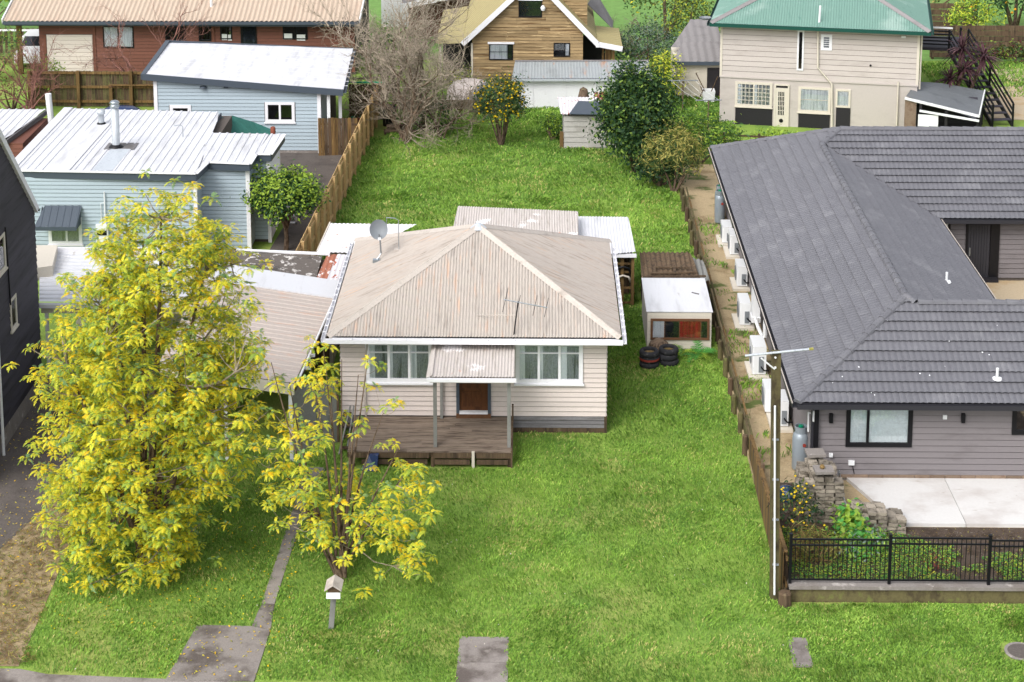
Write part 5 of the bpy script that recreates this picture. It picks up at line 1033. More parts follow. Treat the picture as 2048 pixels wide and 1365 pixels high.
# air conditioners along the side wall
def condenser(cx, cy, label, wd=.36, ln=.86, ht=.78, z=.2, pad=True):
    t = thing('air_conditioner', label, 'air conditioner', (cx, cy, z), 0, 'air conditioners along the grey house')
    if pad: part('pad', MB().box(cx - .34, cx + .3, cy - ln / 2 - .2, cy + ln / 2 + .14, z - .08, z + .03), 'cream_plain', t)
    part('casing', MB().prism([(cx - wd / 2 + .03, cy - ln / 2, z + .06), (cx + wd / 2, cy - ln / 2, z + .06), (cx + wd / 2, cy + ln / 2, z + .06), (cx - wd / 2 + .03, cy + ln / 2, z + .06), (cx - wd / 2, cy + ln / 2 - .03, z + .06), (cx - wd / 2, cy - ln / 2 + .03, z + .06)], (0, 0, ht)), 'plastic_white', t)
    part('side_cover', MB().box(cx - .02, cx + .13, cy - ln / 2 - .02, cy - ln / 2, z + .12, z + ht * .7), 'plastic_grey', t)
    part('valve', MB().tube([(cx + .06, cy - ln / 2 - .02, z + .3), (cx + .06, cy - ln / 2 - .08, z + .3), (cx + .14, cy - ln / 2 - .1, z + .22), (cx + .3, cy - ln / 2 - .05, z + .2)], .025, 6), 'black_metal', t)
    g_ = part('fan_grille', MB().tube([(cx - wd / 2 - .012, cy + .08, z + ht * .52), (cx - wd / 2 + .002, cy + .08, z + ht * .52)], .27, 20), 'plastic_grey', t)
    for s in (-1, 1): part('foot', MB().box(cx - wd / 2 + .02, cx + wd / 2 - .02, cy + s * ln * .36 - .03, cy + s * ln * .36 + .03, z, z + .06), 'black_metal', t)
    return t
condenser(7.25, 65.9, 'white air conditioner next to the far gas cylinders, farther of its pair', ht=.62)
condenser(7.4, 64.6, 'white air conditioner of the far pair, nearer one with exposed valves', ht=.72)
condenser(7.3, 61.3, 'white air conditioner standing alone on a long cream pad', ht=.72, ln=.84)
condenser(7.0, 57.75, 'white air conditioner beside the tall narrow pipe cover', ht=.76, ln=.95)
condenser(6.98, 53.7, 'largest white air conditioner behind the arm of the timber power pole', ht=.9, ln=.95, wd=.42)
condenser(7.0, 50.9, 'white air conditioner of the near pair, farther one on a shared pad', ht=.68, pad=False)
condenser(7.2, 49.95, 'white air conditioner nearest the grey gas cylinder, close behind the pole', ht=.76)
pc = thing('pipe_cover', 'tall narrow white pipe cover box on the grey side wall', 'pipe cover', (7.25, 56.5, .2))
part('box', MB().box(7.15, 7.4, 56.6, 57.0, .6, 1.75).box(7.12, 7.42, 56.55, 57.05, .62, .8), 'plastic_white', pc)
part('pipe', MB().tube([(7.2, 56.4, .9), (7.3, 56.2, .6), (7.45, 56.0, .3)], .06, 7).tube([(7.42, 55.4, 1.7), (7.42, 55.4, .6)], .07, 8), 'plastic_white', pc)
def cylinder(cx, cy, label, mt='gas_grey', ht=1.22, rd=.19, z=.15):
    t = thing('gas_cylinder', label, 'gas cylinder', (cx, cy, z), 0, 'gas cylinders by the grey house')
    part('body', MB().lathe((cx, cy, z), [(0, .02), (rd * .9, .02), (rd, .08), (rd, ht * .72), (rd * .93, ht * .8), (rd * .6, ht * .87), (rd * .25, ht * .89), (0, ht * .89)], 20), mt, t, smooth=True)
    part('collar', MB().lathe((cx, cy, z + ht * .84), [(rd * .72, 0), (rd * .74, .2), (rd * .68, .2), (rd * .66, 0)], 18), mt, t)
    part('valve', MB().lathe((cx, cy, z + ht * .88), [(.04, 0), (.04, .1), (.07, .1), (.07, .16), (0, .17)], 10), 'green_plastic', t)
    part('badge', MB().tube([(cx + .07, cy - rd * .93, z + ht * .62), (cx + .07, cy - rd * .98, z + ht * .62)], .055, 12), 'red_mark', t)
    return t
cylinder(7.36, 47.0, 'grey gas cylinder with a green valve at the near corner of the grey house', ht=1.3, rd=.23)
part('regulator_pipe', MB().tube([(7.5, 46.6, 1.45), (7.5, 46.62, 2.0), (7.66, 46.34, 2.1)], .03, 6).box(7.56, 7.66, 46.26, 46.36, 1.9, 2.2), 'plastic_white', ch)
part('corner_post', MB().box(7.6, 7.72, 46.22, 46.33, .15, 2.42), 'black_metal', ch)
cylinder(7.28, 68.75, 'pale grey gas cylinder farthest along the side of the grey house', ht=1.35, rd=.2)
cylinder(7.22, 68.1, 'pale grey gas cylinder second farthest along the side of the grey house', ht=1.35, rd=.2)

# ================================================================== FENCES, POLE, LETTERBOX
lf = thing('paling_fence', 'tall new pale timber fence running back along the left of the rear lawn', 'fence', (-8, 70, 0))
fa, fb_ = Vector((-8.42, 59.3)), Vector((-7.62, 83.8)); nfp = 168
palings(lf, fb_, fa, 0, 1.75, 1.85, ('new_timber',), .15, .004, .02, wob=.012)
nps = 17
for i in range(nps):
    q = fa.lerp(fb_, i / (nps - 1)); part('post', MB().box(q.x + .05, q.x + .15, q.y - .05, q.y + .05, -.03, 1.86), 'new_timber', lf)
for zz in (.3, 1.0, 1.6):
    for i in range(nps - 1): a, b = fa.lerp(fb_, i / (nps - 1)), fa.lerp(fb_, (i + 1) / (nps - 1)); part('rail', MB().beam((a.x + .045, a.y + .06, zz), (b.x + .045, b.y - .06, zz), .045, .09), 'new_timber', lf)
rfn = thing('boundary_fence', 'low boundary fence of round posts and boards along the right of the lawn', 'fence', (5.98, 58, 0))
ys = [48.2 + i * 1.36 for i in range(18)]
for i, yy in enumerate(ys):
    hh = .62 + .06 * math.sin(i * 1.7); xx = 5.97 + .03 * math.sin(i * 2.3)
    part('post', MB().lathe((xx, yy, -.05), [(.085, 0), (.082, hh), (.06, hh + .03), (0, hh + .03)], 10), 'mossy_timber' if i % 3 else 'old_timber', rfn)
    if i < len(ys) - 1:
        for k in range(3): part('board', MB().box(6.07, 6.11, yy + .01, yy + 1.35, .0 + k * .15, .145 + k * .15), 'mossy_timber', rfn)
        part('rail', MB().beam((6.17, yy, .56), (6.17, yy + 1.36, .56), .05, .07), 'brown_timber' if i % 2 else 'mossy_timber', rfn)
pf = thing('paling_fence', 'weathered brown paling fence sloping up to the timber power pole', 'fence', (5.96, 44, 0))
palings(pf, (6.02, 40.5), (6.06, 47.9), -.02, 1.2, .72, ('brown_timber', 'old_timber', 'brown_timber'), .12, .006, .022)
part('rail', MB().beam((6.1, 40.5, 1.0), (6.13, 47.8, .55), .05, .09), 'brown_timber', pf); part('rail', MB().beam((6.1, 40.5, .3), (6.13, 47.8, .2), .05, .09), 'brown_timber', pf)
part('cap_rail', MB().beam((6.07, 40.5, 1.2), (6.1, 47.9, .73), .09, .03), 'brown_timber', pf)
for yy in (40.9, 43.2, 45.5): part('post', MB().box(6.08, 6.18, yy, yy + .1, -.02, 1.0), 'old_timber', pf)
pl = thing('power_pole', 'tall mossy timber pole with a white cross arm at the end of the paling fence', 'pole', (5.82, 40.42, 0))
part('post', MB().prism([(5.70, 40.36, -.05), (5.91, 40.36, -.05), (5.91, 40.55, -.05), (5.70, 40.55, -.05)], (-.11, 0, 6.4)), 'mossy_timber', pl)
pa, pb, pt = Y(1490, 712, 40.34), Y(1625, 698, 40.34), Y(1552, 706, 40.34)
part('cross_arm', MB().tube([pa, pb], .03, 8), 'flue_steel', pl)
part('arm_tip', MB().tube([pb - Vector((.08, 0, .01)), pb + Vector((.02, 0, 0))], .036, 8), 'leaf_olive_tip', pl)
part('brace', MB().tube([pa.lerp(pt, .55) + Vector((-.02, 0, -.1)), Vector((pt.x - .02, 40.36, pt.z - .42))], .02, 6), 'plastic_white', pl)
part('conduit', MB().tube([Y(1550, 812, 40.3), Y(1549, 1190, 40.3)], .026, 8), 'plastic_white', pl)
for py in (880, 960, 1040, 1130): q = Y(1550, py, 40.32); part('clip', MB().box(q.x - .06, q.x + .09, 40.3, 40.36, q.z - .015, q.z + .015), 'plastic_grey', pl)
for py in (716, 736): q = Y(1551, py, 40.33); part('bolt', MB().tube([q, q + Vector((0, .05, 0))], .025, 8), 'plastic_white', pl)
part('corner_stump', MB().lathe((6.02, 40.16, -.05), [(.17, 0), (.16, .36), (.12, .39), (0, .4)], 9), 'old_timber', None, label='short grey timber stump at the foot of the black fence corner', cat='stump')
bf3 = thing('picket_fence', 'black metal picket fence standing on a low concrete wall', 'fence', (9, 40.42, .4))
FZ = .42
part('plinth', MB().box(6.2, 15, 40.34, 40.54, -.04, FZ - .09), 'mossy_timber', bf3)
part('plinth_cap', MB().box(6.14, 15, 40.28, 40.58, FZ - .088, FZ), 'concrete', bf3)
xs = [6.17 + 2.4 * i for i in range(4)]
for i, xx in enumerate(xs):
    part('post', MB().box(xx - .035, xx + .035, 40.39, 40.46, FZ, FZ + 1.27).prism([(xx - .04, 40.385, FZ + 1.27), (xx + .04, 40.385, FZ + 1.27), (xx + .04, 40.465, FZ + 1.27), (xx - .04, 40.465, FZ + 1.27)], (0, 0, .03)), 'black_metal', bf3)
    if i < 3:
        o_ = (0, .05, -.0)[i]
        for zz in (FZ + .08, FZ + .98 + o_, FZ + 1.13 + o_): part('rail', MB().box(xx + .036, xx + 2.364, 40.41, 40.44, zz, zz + .04), 'black_metal', bf3)
        for k in range(1, 21): inst('picket', shared('picket', lambda: MB().box(-.009, .009, -.009, .009, 0, 1.06), 'black_metal'), bf3, (xx + k * 2.4 / 21, 40.425, FZ + .08 + o_))
mbx = thing('letterbox', 'little wooden house shaped letterbox on a post in the front lawn', 'letterbox', (-4.8, 39.0, 0))
part('post', MB().prism([(-4.89, 38.95, -.05), (-4.765, 38.95, -.05), (-4.765, 39.05, -.05), (-4.89, 39.05, -.05)], (.09, 0, .98)), 'grey_timber', mbx)
bxm = part('box', MB().prism([(-4.87, 38.82, .9), (-4.6, 38.82, .9), (-4.6, 38.82, 1.1), (-4.735, 38.82, 1.19), (-4.87, 38.82, 1.1)], (0, .36, 0)), 'old_timber', mbx)
for s in (-1, 1): part('roof_board', MB().prism([(-4.735, 38.74, 1.225), (-4.735 + s * .2, 38.74, 1.09), (-4.735 + s * .2, 38.74, 1.065), (-4.735, 38.74, 1.2)], (0, .5, 0)), 'roof_flashing', mbx)
npl = part('number_plate', MB().prism([(-4.9, 38.78, .86), (-4.57, 38.78, .86), (-4.57, 38.81, 1.0), (-4.9, 38.81, 1.0)], (0, .012, 0)), 'plastic_white', mbx)
# ================================================================== CARAVAN, TYRES, PAVER STACKS
cvn = thing('caravan', 'old small cream caravan with a brown framed window parked by the right fence', 'caravan', (4.7, 57, 0))
cx0, cx1, cy0, cy1, chh = 3.62, 5.72, 55.72, 58.6, 1.3
part('body', MB().prism([(cx0, cy0, .03), (cx0, cy0 + .02, chh - .02), (cx0 + .03, cy0 + .06, chh), (cx0 + .0, cy1, chh + .06), (cx0, cy1, .03)], (cx1 - cx0, 0, 0)), 'cream_panel', cvn)
for k in range(8): part('cladding_strip', MB().box(cx0 + .01, cx1 - .01, cy0 - .012, cy0 + .02, .06 + k * .155, .06 + k * .155 + .147), 'cream_plain', cvn)
part('roof', MB().prism([(cx0 - .03, cy0 - .03, chh + .012), (cx1 + .03, cy0 - .03, chh + .012), (cx1 + .03, cy1, chh + .075), (cx0 - .03, cy1, chh + .075)], (0, 0, .025)), 'white_roof', cvn)
part('roof_strip', MB().beam((5.2, 57.3, chh + .08), (5.42, 57.15, chh + .078), .05, .03), 'grey_base', cvn)
wv = window(cvn, (cx0 + .16, cy0 - .012, .42), 0, 1.82, .62, (.9, 1.1, 1.6, .5), .025, 'sill_brown', 'glass', backs=['curtain_white', 'dark_room', 'curtain_red', 'dark_room'], surround=.05, proud=.05)
csd = thing('corrugated_lean_to', 'brown grey corrugated roof on a low shed behind the caravan', 'shed', (4.6, 59.8, 0))
part('wall', MB().box(3.7, 5.6, 58.65, 60.6, -.02, 1.22), 'old_timber', csd)
sheet('roof_sheet', [(3.6, 58.62, 1.36), (5.62, 58.62, 1.36), (5.45, 61.0, 1.46), (3.66, 61.0, 1.46)], (1, 0, 0), 'old_timber', csd, .17, .028)
sheet('roof_sheet', [(5.5, 58.7, 1.3), (5.95, 58.7, 1.26), (5.85, 60.5, 1.36), (5.42, 60.6, 1.4)], (1, 0, 0), 'grey_timber', csd, .17, .025)
BAT = ['thick weathered batten lying across the front left of the corrugated roof', 'long weathered batten lying farthest back on the corrugated roof', 'short weathered batten pointing backwards at the left of the corrugated roof', 'short weathered batten pointing backwards near the middle of the corrugated roof', 'longest thin batten laid along the caravan edge of the corrugated roof', 'weathered batten lying across the front right of the corrugated roof']
for (x0, y0, x1, y1, z, tk) in ((3.9, 58.9, 4.9, 58.95, 1.45, .09), (4.1, 59.45, 5.3, 59.4, 1.47, .06), (4.05, 58.9, 4.1, 59.5, 1.45, .08), (4.75, 58.9, 4.78, 59.6, 1.46, .08), (3.65, 58.66, 5.8, 58.72, 1.42, .05), (4.9, 59.0, 5.5, 59.05, 1.44, .06)):
    part('loose_batten', MB().beam((x0, y0, z), (x1, y1, z + .01), tk, .05), 'old_timber', None, label=BAT.pop(0), cat='batten', group='loose battens on the corrugated roof')
def tyre_mesh(): return MB().lathe((0, 0, 0), [(.19, .03), (.2, .0), (.28, .0), (.315, .04), (.32, .09), (.315, .14), (.28, .18), (.2, .18), (.19, .15), (.19, .03)], 22)
tm = shared('tyre', tyre_mesh, 'rubber'); tm.polygons.foreach_set('use_smooth', [True] * len(tm.polygons))
lv = ['at the bottom of', 'in the middle of', 'on top of']
for s, (tx, ty) in enumerate(((3.62, 54.4), (4.24, 54.62))):
    for k in range(3):
        o = inst('tyre', tm, None, (tx + .02 * math.sin(k * 3 + s), ty + .015 * k, k * .182), rz=k * 1.1)
        tag(o, 'old black tyre %s the %s stack before the caravan' % (lv[k], ('left', 'right')[s]), 'tyre', 'tyres stacked before the caravan')
        if s == 0 and k == 1:
            o['label'] = 'red banded tyre in the middle of the left stack before the caravan'
            mb = MB().lathe((0, 0, 0), [(.322, .07), (.324, .1), (.322, .14)], 22); b = bpy.data.objects.new('red_band', mkmesh('red_band', mb.v, mb.f, None, (M['red_mark'],))); COL.objects.link(b); b.parent = o
    part('dead_leaves', MB().lathe((tx, ty, .46), [(.2, .0), (.12, .03), (0, .05)], 10), 'leaf_straw', None, label='dry brown leaf litter filling the %s tyre stack' % ('left', 'right')[s], cat='leaf litter', kind='stuff')
part('old_sack', MB().lathe((3.98, 55.25, 0), [(.3, 0), (.38, .2), (.3, .45), (.12, .58), (0, .6)], 9), 'bark', None, label='brown rusty lump standing behind the two tyre stacks', cat='sack')

def paver_mesh():
    w_, l_ = .24, .24; mb = MB(); pts = []
    n = 6
    for i in range(n + 1): t = i / n; pts.append((t * w_, .008 * math.sin(t * PI * 2), 0))
    for i in range(1, n + 1): t = i / n; pts.append((w_ + .008 * math.sin(t * PI * 2), t * l_, 0))
    for i in range(1, n + 1): t = 1 - i / n; pts.append((t * w_, l_ + .008 * math.sin(t * PI * 2), 0))
    for i in range(1, n): t = 1 - i / n; pts.append((.008 * math.sin(t * PI * 2), t * l_, 0))
    return mb.prism(pts, (0, 0, .085))
pmesh = shared('paver', paver_mesh, 'paver'); rng = random.Random(11)
def stack(t, cells, seed):
    rg = random.Random(seed)
    for (x, y, hh) in cells:
        n = max(1, int(hh / .105))
        for k in range(n):
            o = inst('paver', pmesh, t, (x + rg.uniform(-.028, .028), y + rg.uniform(-.028, .028), .15 + k * .105), rz=rg.uniform(-.05, .05), sc=(rg.uniform(.95, 1.03), rg.uniform(.98, 1.08), .97))
p1 = thing('paver_stack', 'tall leaning stack of grey interlocking concrete pavers by the house corner', 'paver stack', (7.5, 44.9, .15))
cells = []
for i in range(4):
    for j in range(7):
        x, y = 7.06 + i * .25, 43.95 + j * .27
        base = 1.38 - .035 * j + (.05 if i in (1, 2) else -.12)
        if j in (2, 3): base -= .25
        if j >= 5: base -= .12
        cells.append((x, y, base - rng.uniform(0, .14)))
stack(p1, cells, 2)
for (x, y, z, s_) in ((7.3, 43.93, 1.5, 2.1), (7.28, 45.2, 1.36, 2.2)): inst('top_slab', shared('ubox', unit_box, 'concrete'), p1, (x, y, z), .06, (.5, .42, .07))
p2 = thing('paver_stack', 'smaller tumbled stack of grey pavers at the edge of the white patio', 'paver stack', (9.0, 43.8, .15))
cells = []
for i in range(5):
    for j in range(4):
        hh = .72 - .09 * abs(i - 1) - .05 * j + rng.uniform(-.1, .08)
        cells.append((8.35 + i * .25, 43.3 + j * .26 + .02 * i, max(.09, hh)))
stack(p2, cells, 5)
for k in range(8): inst('paver', pmesh, p2, (8.3 + rng.uniform(0, .7), 43.45 + rng.uniform(0, .6), .58 + rng.uniform(-.12, .1)), sc=(1, 1, 1), mtx=Euler((rng.uniform(-.5, .6), rng.uniform(-.5, .5), rng.uniform(0, 3))).to_matrix().to_4x4())
part('walking_frame', MB().tube([(8.25, 45.0, .15), (8.1, 45.2, .75), (8.2, 45.6, .8), (8.35, 45.8, .15)], .018, 6).tube([(8.3, 44.6, .15), (8.12, 45.1, .7)], .018, 6), 'steel', None, label='bent pale metal frame between the tall paver stack and the patio', cat='frame')
part('egg_shaped_stone', MB().lathe((7.5, 44.15, 1.57), [(0, 0), (.06, .02), (.07, .06), (.04, .1), (0, .11)], 10), 'leaf_straw', None, label='round orange brown ornament on top of the tall paver stack', cat='ornament')
part('rubbish_bag', MB().lathe((6.75, 45.3, .14), [(.28, 0), (.3, .15), (.2, .3), (.06, .36), (0, .37)], 9), 'blue_cover', None, label='crumpled blue and white bag beside the tall paver stack', cat='bag')
for k, (x, y) in enumerate(((-9.6, 84.2),)): pass
mdn = part('pale_tarpaulin', MB().lathe((-3.3, 87.0, 0), [(1.3, .0), (1.2, .6), (.9, .95), (.4, 1.1), (0, 1.12)], 9), 'cream_board', None, label='crumpled pale tarpaulin heaped beside the long white shed', cat='tarpaulin')
mdn2 = part('grey_tarpaulin', MB().lathe((-2.4, 86.5, 0), [(1.2, .0), (1.15, .6), (.8, .9), (.3, 1.04), (0, 1.05)], 9), 'grey_roof_plain', None, label='grey tarpaulin heap touching the end of the long white shed', cat='tarpaulin')
yfn = thing('low_timber_fence', 'low brown timber retaining fence behind the yellow flowering shrub', 'fence', (-3.5, 85.2, 0))
for k in range(3): part('fence_board', MB().box(-6.8, -1.1, 85.1, 85.14, -.02 + k * .2, .17 + k * .2), 'old_timber', yfn)
for k in range(4): part('post', MB().box(-6.7 + k * 1.8, -6.58 + k * 1.8, 85.02, 85.1, -.02, .68), 'old_timber', yfn)
part('log_pile', MB().tube([(-7.1, 81.0, .12), (-5.9, 81.4, .12)], .13, 8).tube([(-7.0, 81.3, .12), (-5.6, 80.9, .14)], .12, 8).tube([(-7.0, 81.1, .34), (-5.8, 81.2, .34)], .12, 8), 'bark', None, label='short pile of cut logs by the far end of the pale fence', cat='log pile')
part('water_butt', MB().lathe((-7.0, 82.6, 0), [(.3, 0), (.33, .9), (.3, .95), (0, .95)], 14), 'black_metal', None, label='black barrel at the far end of the pale fence', cat='barrel')

# ================================================================== PLANTS
def np_rand_dirs(n, rg, zmin=-1.0):
    z = rg.uniform(zmin, 1, n); a = rg.uniform(0, 2 * PI, n); r = np.sqrt(1 - z * z); return np.stack([r * np.cos(a), r * np.sin(a), z], 1)
def leaf_quads(C, N_, size, aspect, rg):
    """Folded diamond leaves: centre points, facing directions, sizes."""
    n = len(C); t = rg.normal(size=(n, 3)); t -= N_ * (t * N_).sum(1, keepdims=True); t /= np.linalg.norm(t, axis=1, keepdims=True) + 1e-9
    b = np.cross(N_, t); s = size[:, None]
    V = np.stack([C - t * s, C + b * s * aspect + N_ * s * .15, C + t * s, C - b * s * aspect + N_ * s * .15], 1).reshape(-1, 3)
    return V, np.arange(n * 4).reshape(n, 4)
def clump_cloud(rg, centre, rad, nclump, nleaf, spread, shell=.55, zmin=-.6, lump=.25, flat=0.0):
    d = np_rand_dirs(nclump, rg, zmin); k = rg.uniform(shell, 1, nclump) ** .6 * (1 + rg.normal(0, lump, nclump) * .5)
    cc = np.array(centre) + d * np.array(rad) * k[:, None]
    C = np.repeat(cc, nleaf, 0) + rg.normal(0, spread, (nclump * nleaf, 3)) * np.array([1, 1, 1 - flat])
    N_ = np.repeat(d, nleaf, 0) * .6 + np.array([0, 0, .5]) + rg.normal(0, .55, (nclump * nleaf, 3)); N_ /= np.linalg.norm(N_, axis=1, keepdims=True)
    return cc, C, N_
def stems(base, targets, r0, mt, parent, rg, n=5, sag=.0, name='trunk', r1=.25):
    mb = MB()
    for tq in targets:
        b = Vector(base) + Vector((rg.uniform(-.06, .06), rg.uniform(-.06, .06), -.05)); t = Vector(tq); m = b.lerp(t, .5) + Vector((rg.normal() * .08, rg.normal() * .08, .12)) * (t - b).length * .35
        pts = [(b * (1 - u) ** 2 + m * 2 * u * (1 - u) + t * u * u) for u in (0, .25, .5, .75, 1)]
        mb.tube(pts, [r0, r0 * .85, r0 * .65, r0 * .45, r0 * r1], n)
    return part(name, mb, mt, parent)
def bush(name, label, cat, base, rad, nclump, nleaf, size, mats, weights, seed, lift=0.0, spread=.16, aspect=.42, trunk=.07, ntr=5, zmin=-.55, bark='bark', group=None, fruit=None, shell=.55, lump=.25, tops=None, single=False):
    rg = np.random.default_rng(seed); t = thing(name, label, cat, base, 0, group); c = (base[0], base[1], base[2] + lift + rad[2] * (1 if zmin < -.3 else .55))
    cc, C, N_ = clump_cloud(rg, c, rad, nclump, nleaf, spread, shell, zmin, lump)
    keep = C[:, 2] > base[2] + .03; C, N_ = C[keep], N_[keep]; n = len(C)
    V, Q = leaf_quads(C, N_, size * rg.uniform(.7, 1.3, n), aspect, rg)
    mi = rg.choice(len(mats), n, p=np.array(weights) / sum(weights))
    if tops:      # one leaf kind grows at the shoots' tips
        hi = ((C - np.array(c)) / np.array(rad)); hi = np.linalg.norm(hi, axis=1) + .25 * hi[:, 2]; mi = np.where((hi > 1.0) & (rg.random(n) < .6), tops, mi)
    V0 = V - np.array(base); me = npmesh('crown', V0, Q, mats, mi); inst('crown', me, t, base)
    sb = base
    if single:
        sb = (base[0], base[1], base[2] + lift * .8); part('stem', MB().tube([(base[0], base[1], base[2] - .05), (base[0] + .03, base[1], base[2] + lift * .4), (sb[0], sb[1], sb[2] + .06)], [trunk * 1.3, trunk * 1.1, trunk * 1.05], 8), bark, t)
    stems(sb, [cc[i] for i in rg.choice(len(cc), min(ntr, len(cc)), replace=False)], trunk, bark, t, rg)
    if fruit:
        fm, k, fs = fruit; F_ = C[rg.choice(n, k)] + np.array([0, -.05, .02]); mb = MB()
        for p in F_:
            p = Vector(p); mb.add([p + Vector(v) * fs for v in ((1, 0, 0), (-1, 0, 0), (0, 1, 0), (0, -1, 0), (0, 0, 1), (0, 0, -1))], [(0, 2, 4), (2, 1, 4), (1, 3, 4), (3, 0, 4), (2, 0, 5), (1, 2, 5), (3, 1, 5), (0, 3, 5)])
        part('fruit' if fm != 'flower_yellow' else 'blossom', mb, fm, t)
    return t
def B(px, py): q = G(px, py); return (q.x, q.y, 0)
# --- the two feathery yellow trees
def frond_cluster(seed, nf, ln, mats, w, droop=.95):
    rg = np.random.default_rng(seed); V = []; Q = []; mi = []
    for f in range(nf):
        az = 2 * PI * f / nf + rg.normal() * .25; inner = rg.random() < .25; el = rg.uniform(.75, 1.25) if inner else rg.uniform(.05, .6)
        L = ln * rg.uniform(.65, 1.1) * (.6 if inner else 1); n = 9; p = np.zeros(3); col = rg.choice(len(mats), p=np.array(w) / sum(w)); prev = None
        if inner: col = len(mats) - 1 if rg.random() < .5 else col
        for i in range(n):
            t = i / (n - 1); e = el - droop * 1.25 * t ** 1.4; d = np.array([math.cos(az) * math.cos(e), math.sin(az) * math.cos(e), math.sin(e)]); sdv = np.array([-math.sin(az), math.cos(az), 0]); p = p + d * L / n
            if t < .16: continue
            wl = ln * .17 * (math.sin(PI * (.12 + .8 * t)) ** .8) * rg.uniform(.85, 1.1); bw = L / n * .43; c2 = col
            if rg.random() < .12: c2 = int(rg.integers(len(mats)))
            for s in (-1, 1):
                dirv = sdv * s * .86 + d * .5 + np.array([0, 0, -.22 + rg.normal() * .12]); dirv /= np.linalg.norm(dirv); b = len(V)
                V += [p - d * bw, p + d * bw, p + d * bw * .8 + dirv * wl, p - d * bw * .5 + dirv * wl * .93]; Q.append((b, b + 1, b + 2, b + 3)); mi.append(c2)
            if i == n - 1:
                b = len(V); V += [p - sdv * bw, p + sdv * bw, p + sdv * bw * .4 + d * wl * .8, p - sdv * bw * .4 + d * wl * .8]; Q.append((b, b + 1, b + 2, b + 3)); mi.append(col)
    return npmesh('leaf_spray', np.array(V), np.array(Q), mats, mi)
FM = ('leaf_gold', 'leaf_yellow', 'leaf_lime', 'leaf_mid', 'leaf_blue')
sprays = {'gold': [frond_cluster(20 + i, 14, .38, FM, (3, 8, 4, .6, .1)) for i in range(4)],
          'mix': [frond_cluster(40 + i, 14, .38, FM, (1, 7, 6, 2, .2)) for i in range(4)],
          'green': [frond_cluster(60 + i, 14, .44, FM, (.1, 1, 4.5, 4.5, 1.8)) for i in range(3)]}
def feather_tree(label, base, sites, axis, trunks, seed, r0, nodes=26, spec=(.5, .36, .14), scale=(.8, 1.2), extra=0):
    rg = np.random.default_rng(seed); t = thing('feathery_tree', label, 'tree', base); bs = Vector(base)
    tr = MB(); poly = []
    for (tx, ty, tz) in trunks:
        tp = Vector((tx, ty, tz)); m = bs.lerp(tp, .45) + Vector((rg.normal() * .12, rg.normal() * .12, .2)); b0 = bs + Vector((rg.uniform(-.12, .12), rg.uniform(-.12, .12), -.06))
        pts = [(b0 * (1 - u) ** 2 + m * 2 * u * (1 - u) + tp * u * u) for u in np.linspace(0, 1, 8)]
        tr.tube(pts, [r0 * (1 - .82 * u) for u in np.linspace(0, 1, 8)], 7); poly += pts[2:]
    part('trunk', tr, 'bark', t)
    S = [Vector(s) for s in sites]; nd = []
    for k in rg.choice(len(S), min(nodes, len(S)), replace=False):
        s = S[k]; near = min(poly, key=lambda q: (q - s).length + max(0, q.z - s.z + .2) * 2.5); nd.append((near, near.lerp(s, .55) + Vector((0, 0, -.12))))
    lm = MB()
    for a, b in nd:
        m = a.lerp(b, .5) + Vector((0, 0, -.1 * (b - a).length)); lm.tube([a, m, b], [r0 * .3, r0 * .24, r0 * .16], 5, cap=False)
    att = [b for a, b in nd] + poly
    for s in S:
        q = min(att, key=lambda q: (q - s).length + max(0, q.z - s.z + .1) * 2); d = s - q
        lm.tube([q, q + d * .5 + Vector((0, 0, -.12 * d.length)), s + Vector((0, 0, .0))], [r0 * .15, r0 * .11, r0 * .07], 4, cap=False)
    part('limbs', lm, 'twig', t, kind='stuff')
    kinds = ['gold', 'mix', 'green']; rest_v = []
    for i, s in enumerate(S):
        kd = kinds[rg.choice(3, p=np.array(spec))]; me = sprays[kd][rg.integers(len(sprays[kd]))]
        out = Vector((s.x - axis[0], s.y - axis[1], 0)); out = out.normalized() if out.length > .05 else Vector((0, 0, 0))
        zax = (Vector((0, 0, 1)) + out * rg.uniform(.25, .75) + Vector(rg.normal(0, .18, 3))).normalized(); mx = zax.to_track_quat('Z', 'Y').to_matrix().to_4x4() @ Matrix.Rotation(rg.uniform(0, 6.28), 4, 'Z')
        sc_ = rg.uniform(*scale); inst('leaf_spray', me, t, s, mtx=mx, sc=(sc_, sc_, sc_))
    if extra:
        V = []; Q = []; mi = []
        for i in range(extra):
            s = S[rg.integers(len(S))]; p = Vector((axis[0], axis[1], s.z)).lerp(s, rg.uniform(.35, 1) ** .6) + Vector(rg.normal(0, .3 if r0 > .1 else .2, 3)); p.z = max(p.z, .3); kd = kinds[rg.choice(3, p=np.array(spec))]; me = sprays[kd][rg.integers(len(sprays[kd]))]
            n = len(me.vertices); co = np.empty(n * 3, np.float32); me.vertices.foreach_get('co', co); co = co.reshape(-1, 3); a = rg.uniform(0, 6.28); Rm = np.array([[math.cos(a), -math.sin(a), 0], [math.sin(a), math.cos(a), 0], [0, 0, 1]]) * rg.uniform(.55, .9)
            q = np.empty(len(me.polygons) * 4, np.int32); me.polygons.foreach_get('vertices', q); m_ = np.empty(len(me.polygons), np.int32); me.polygons.foreach_get('material_index', m_)
            Q.append(q.reshape(-1, 4) + sum(len(v) for v in V)); V.append(co @ Rm.T + np.array(p - bs)); mi.append(m_)
        inst('foliage', npmesh('foliage', np.concatenate(V), np.concatenate(Q), FM, np.concatenate(mi)), t, base, kind='stuff')
    return t
rg = np.random.default_rng(5); sites = []
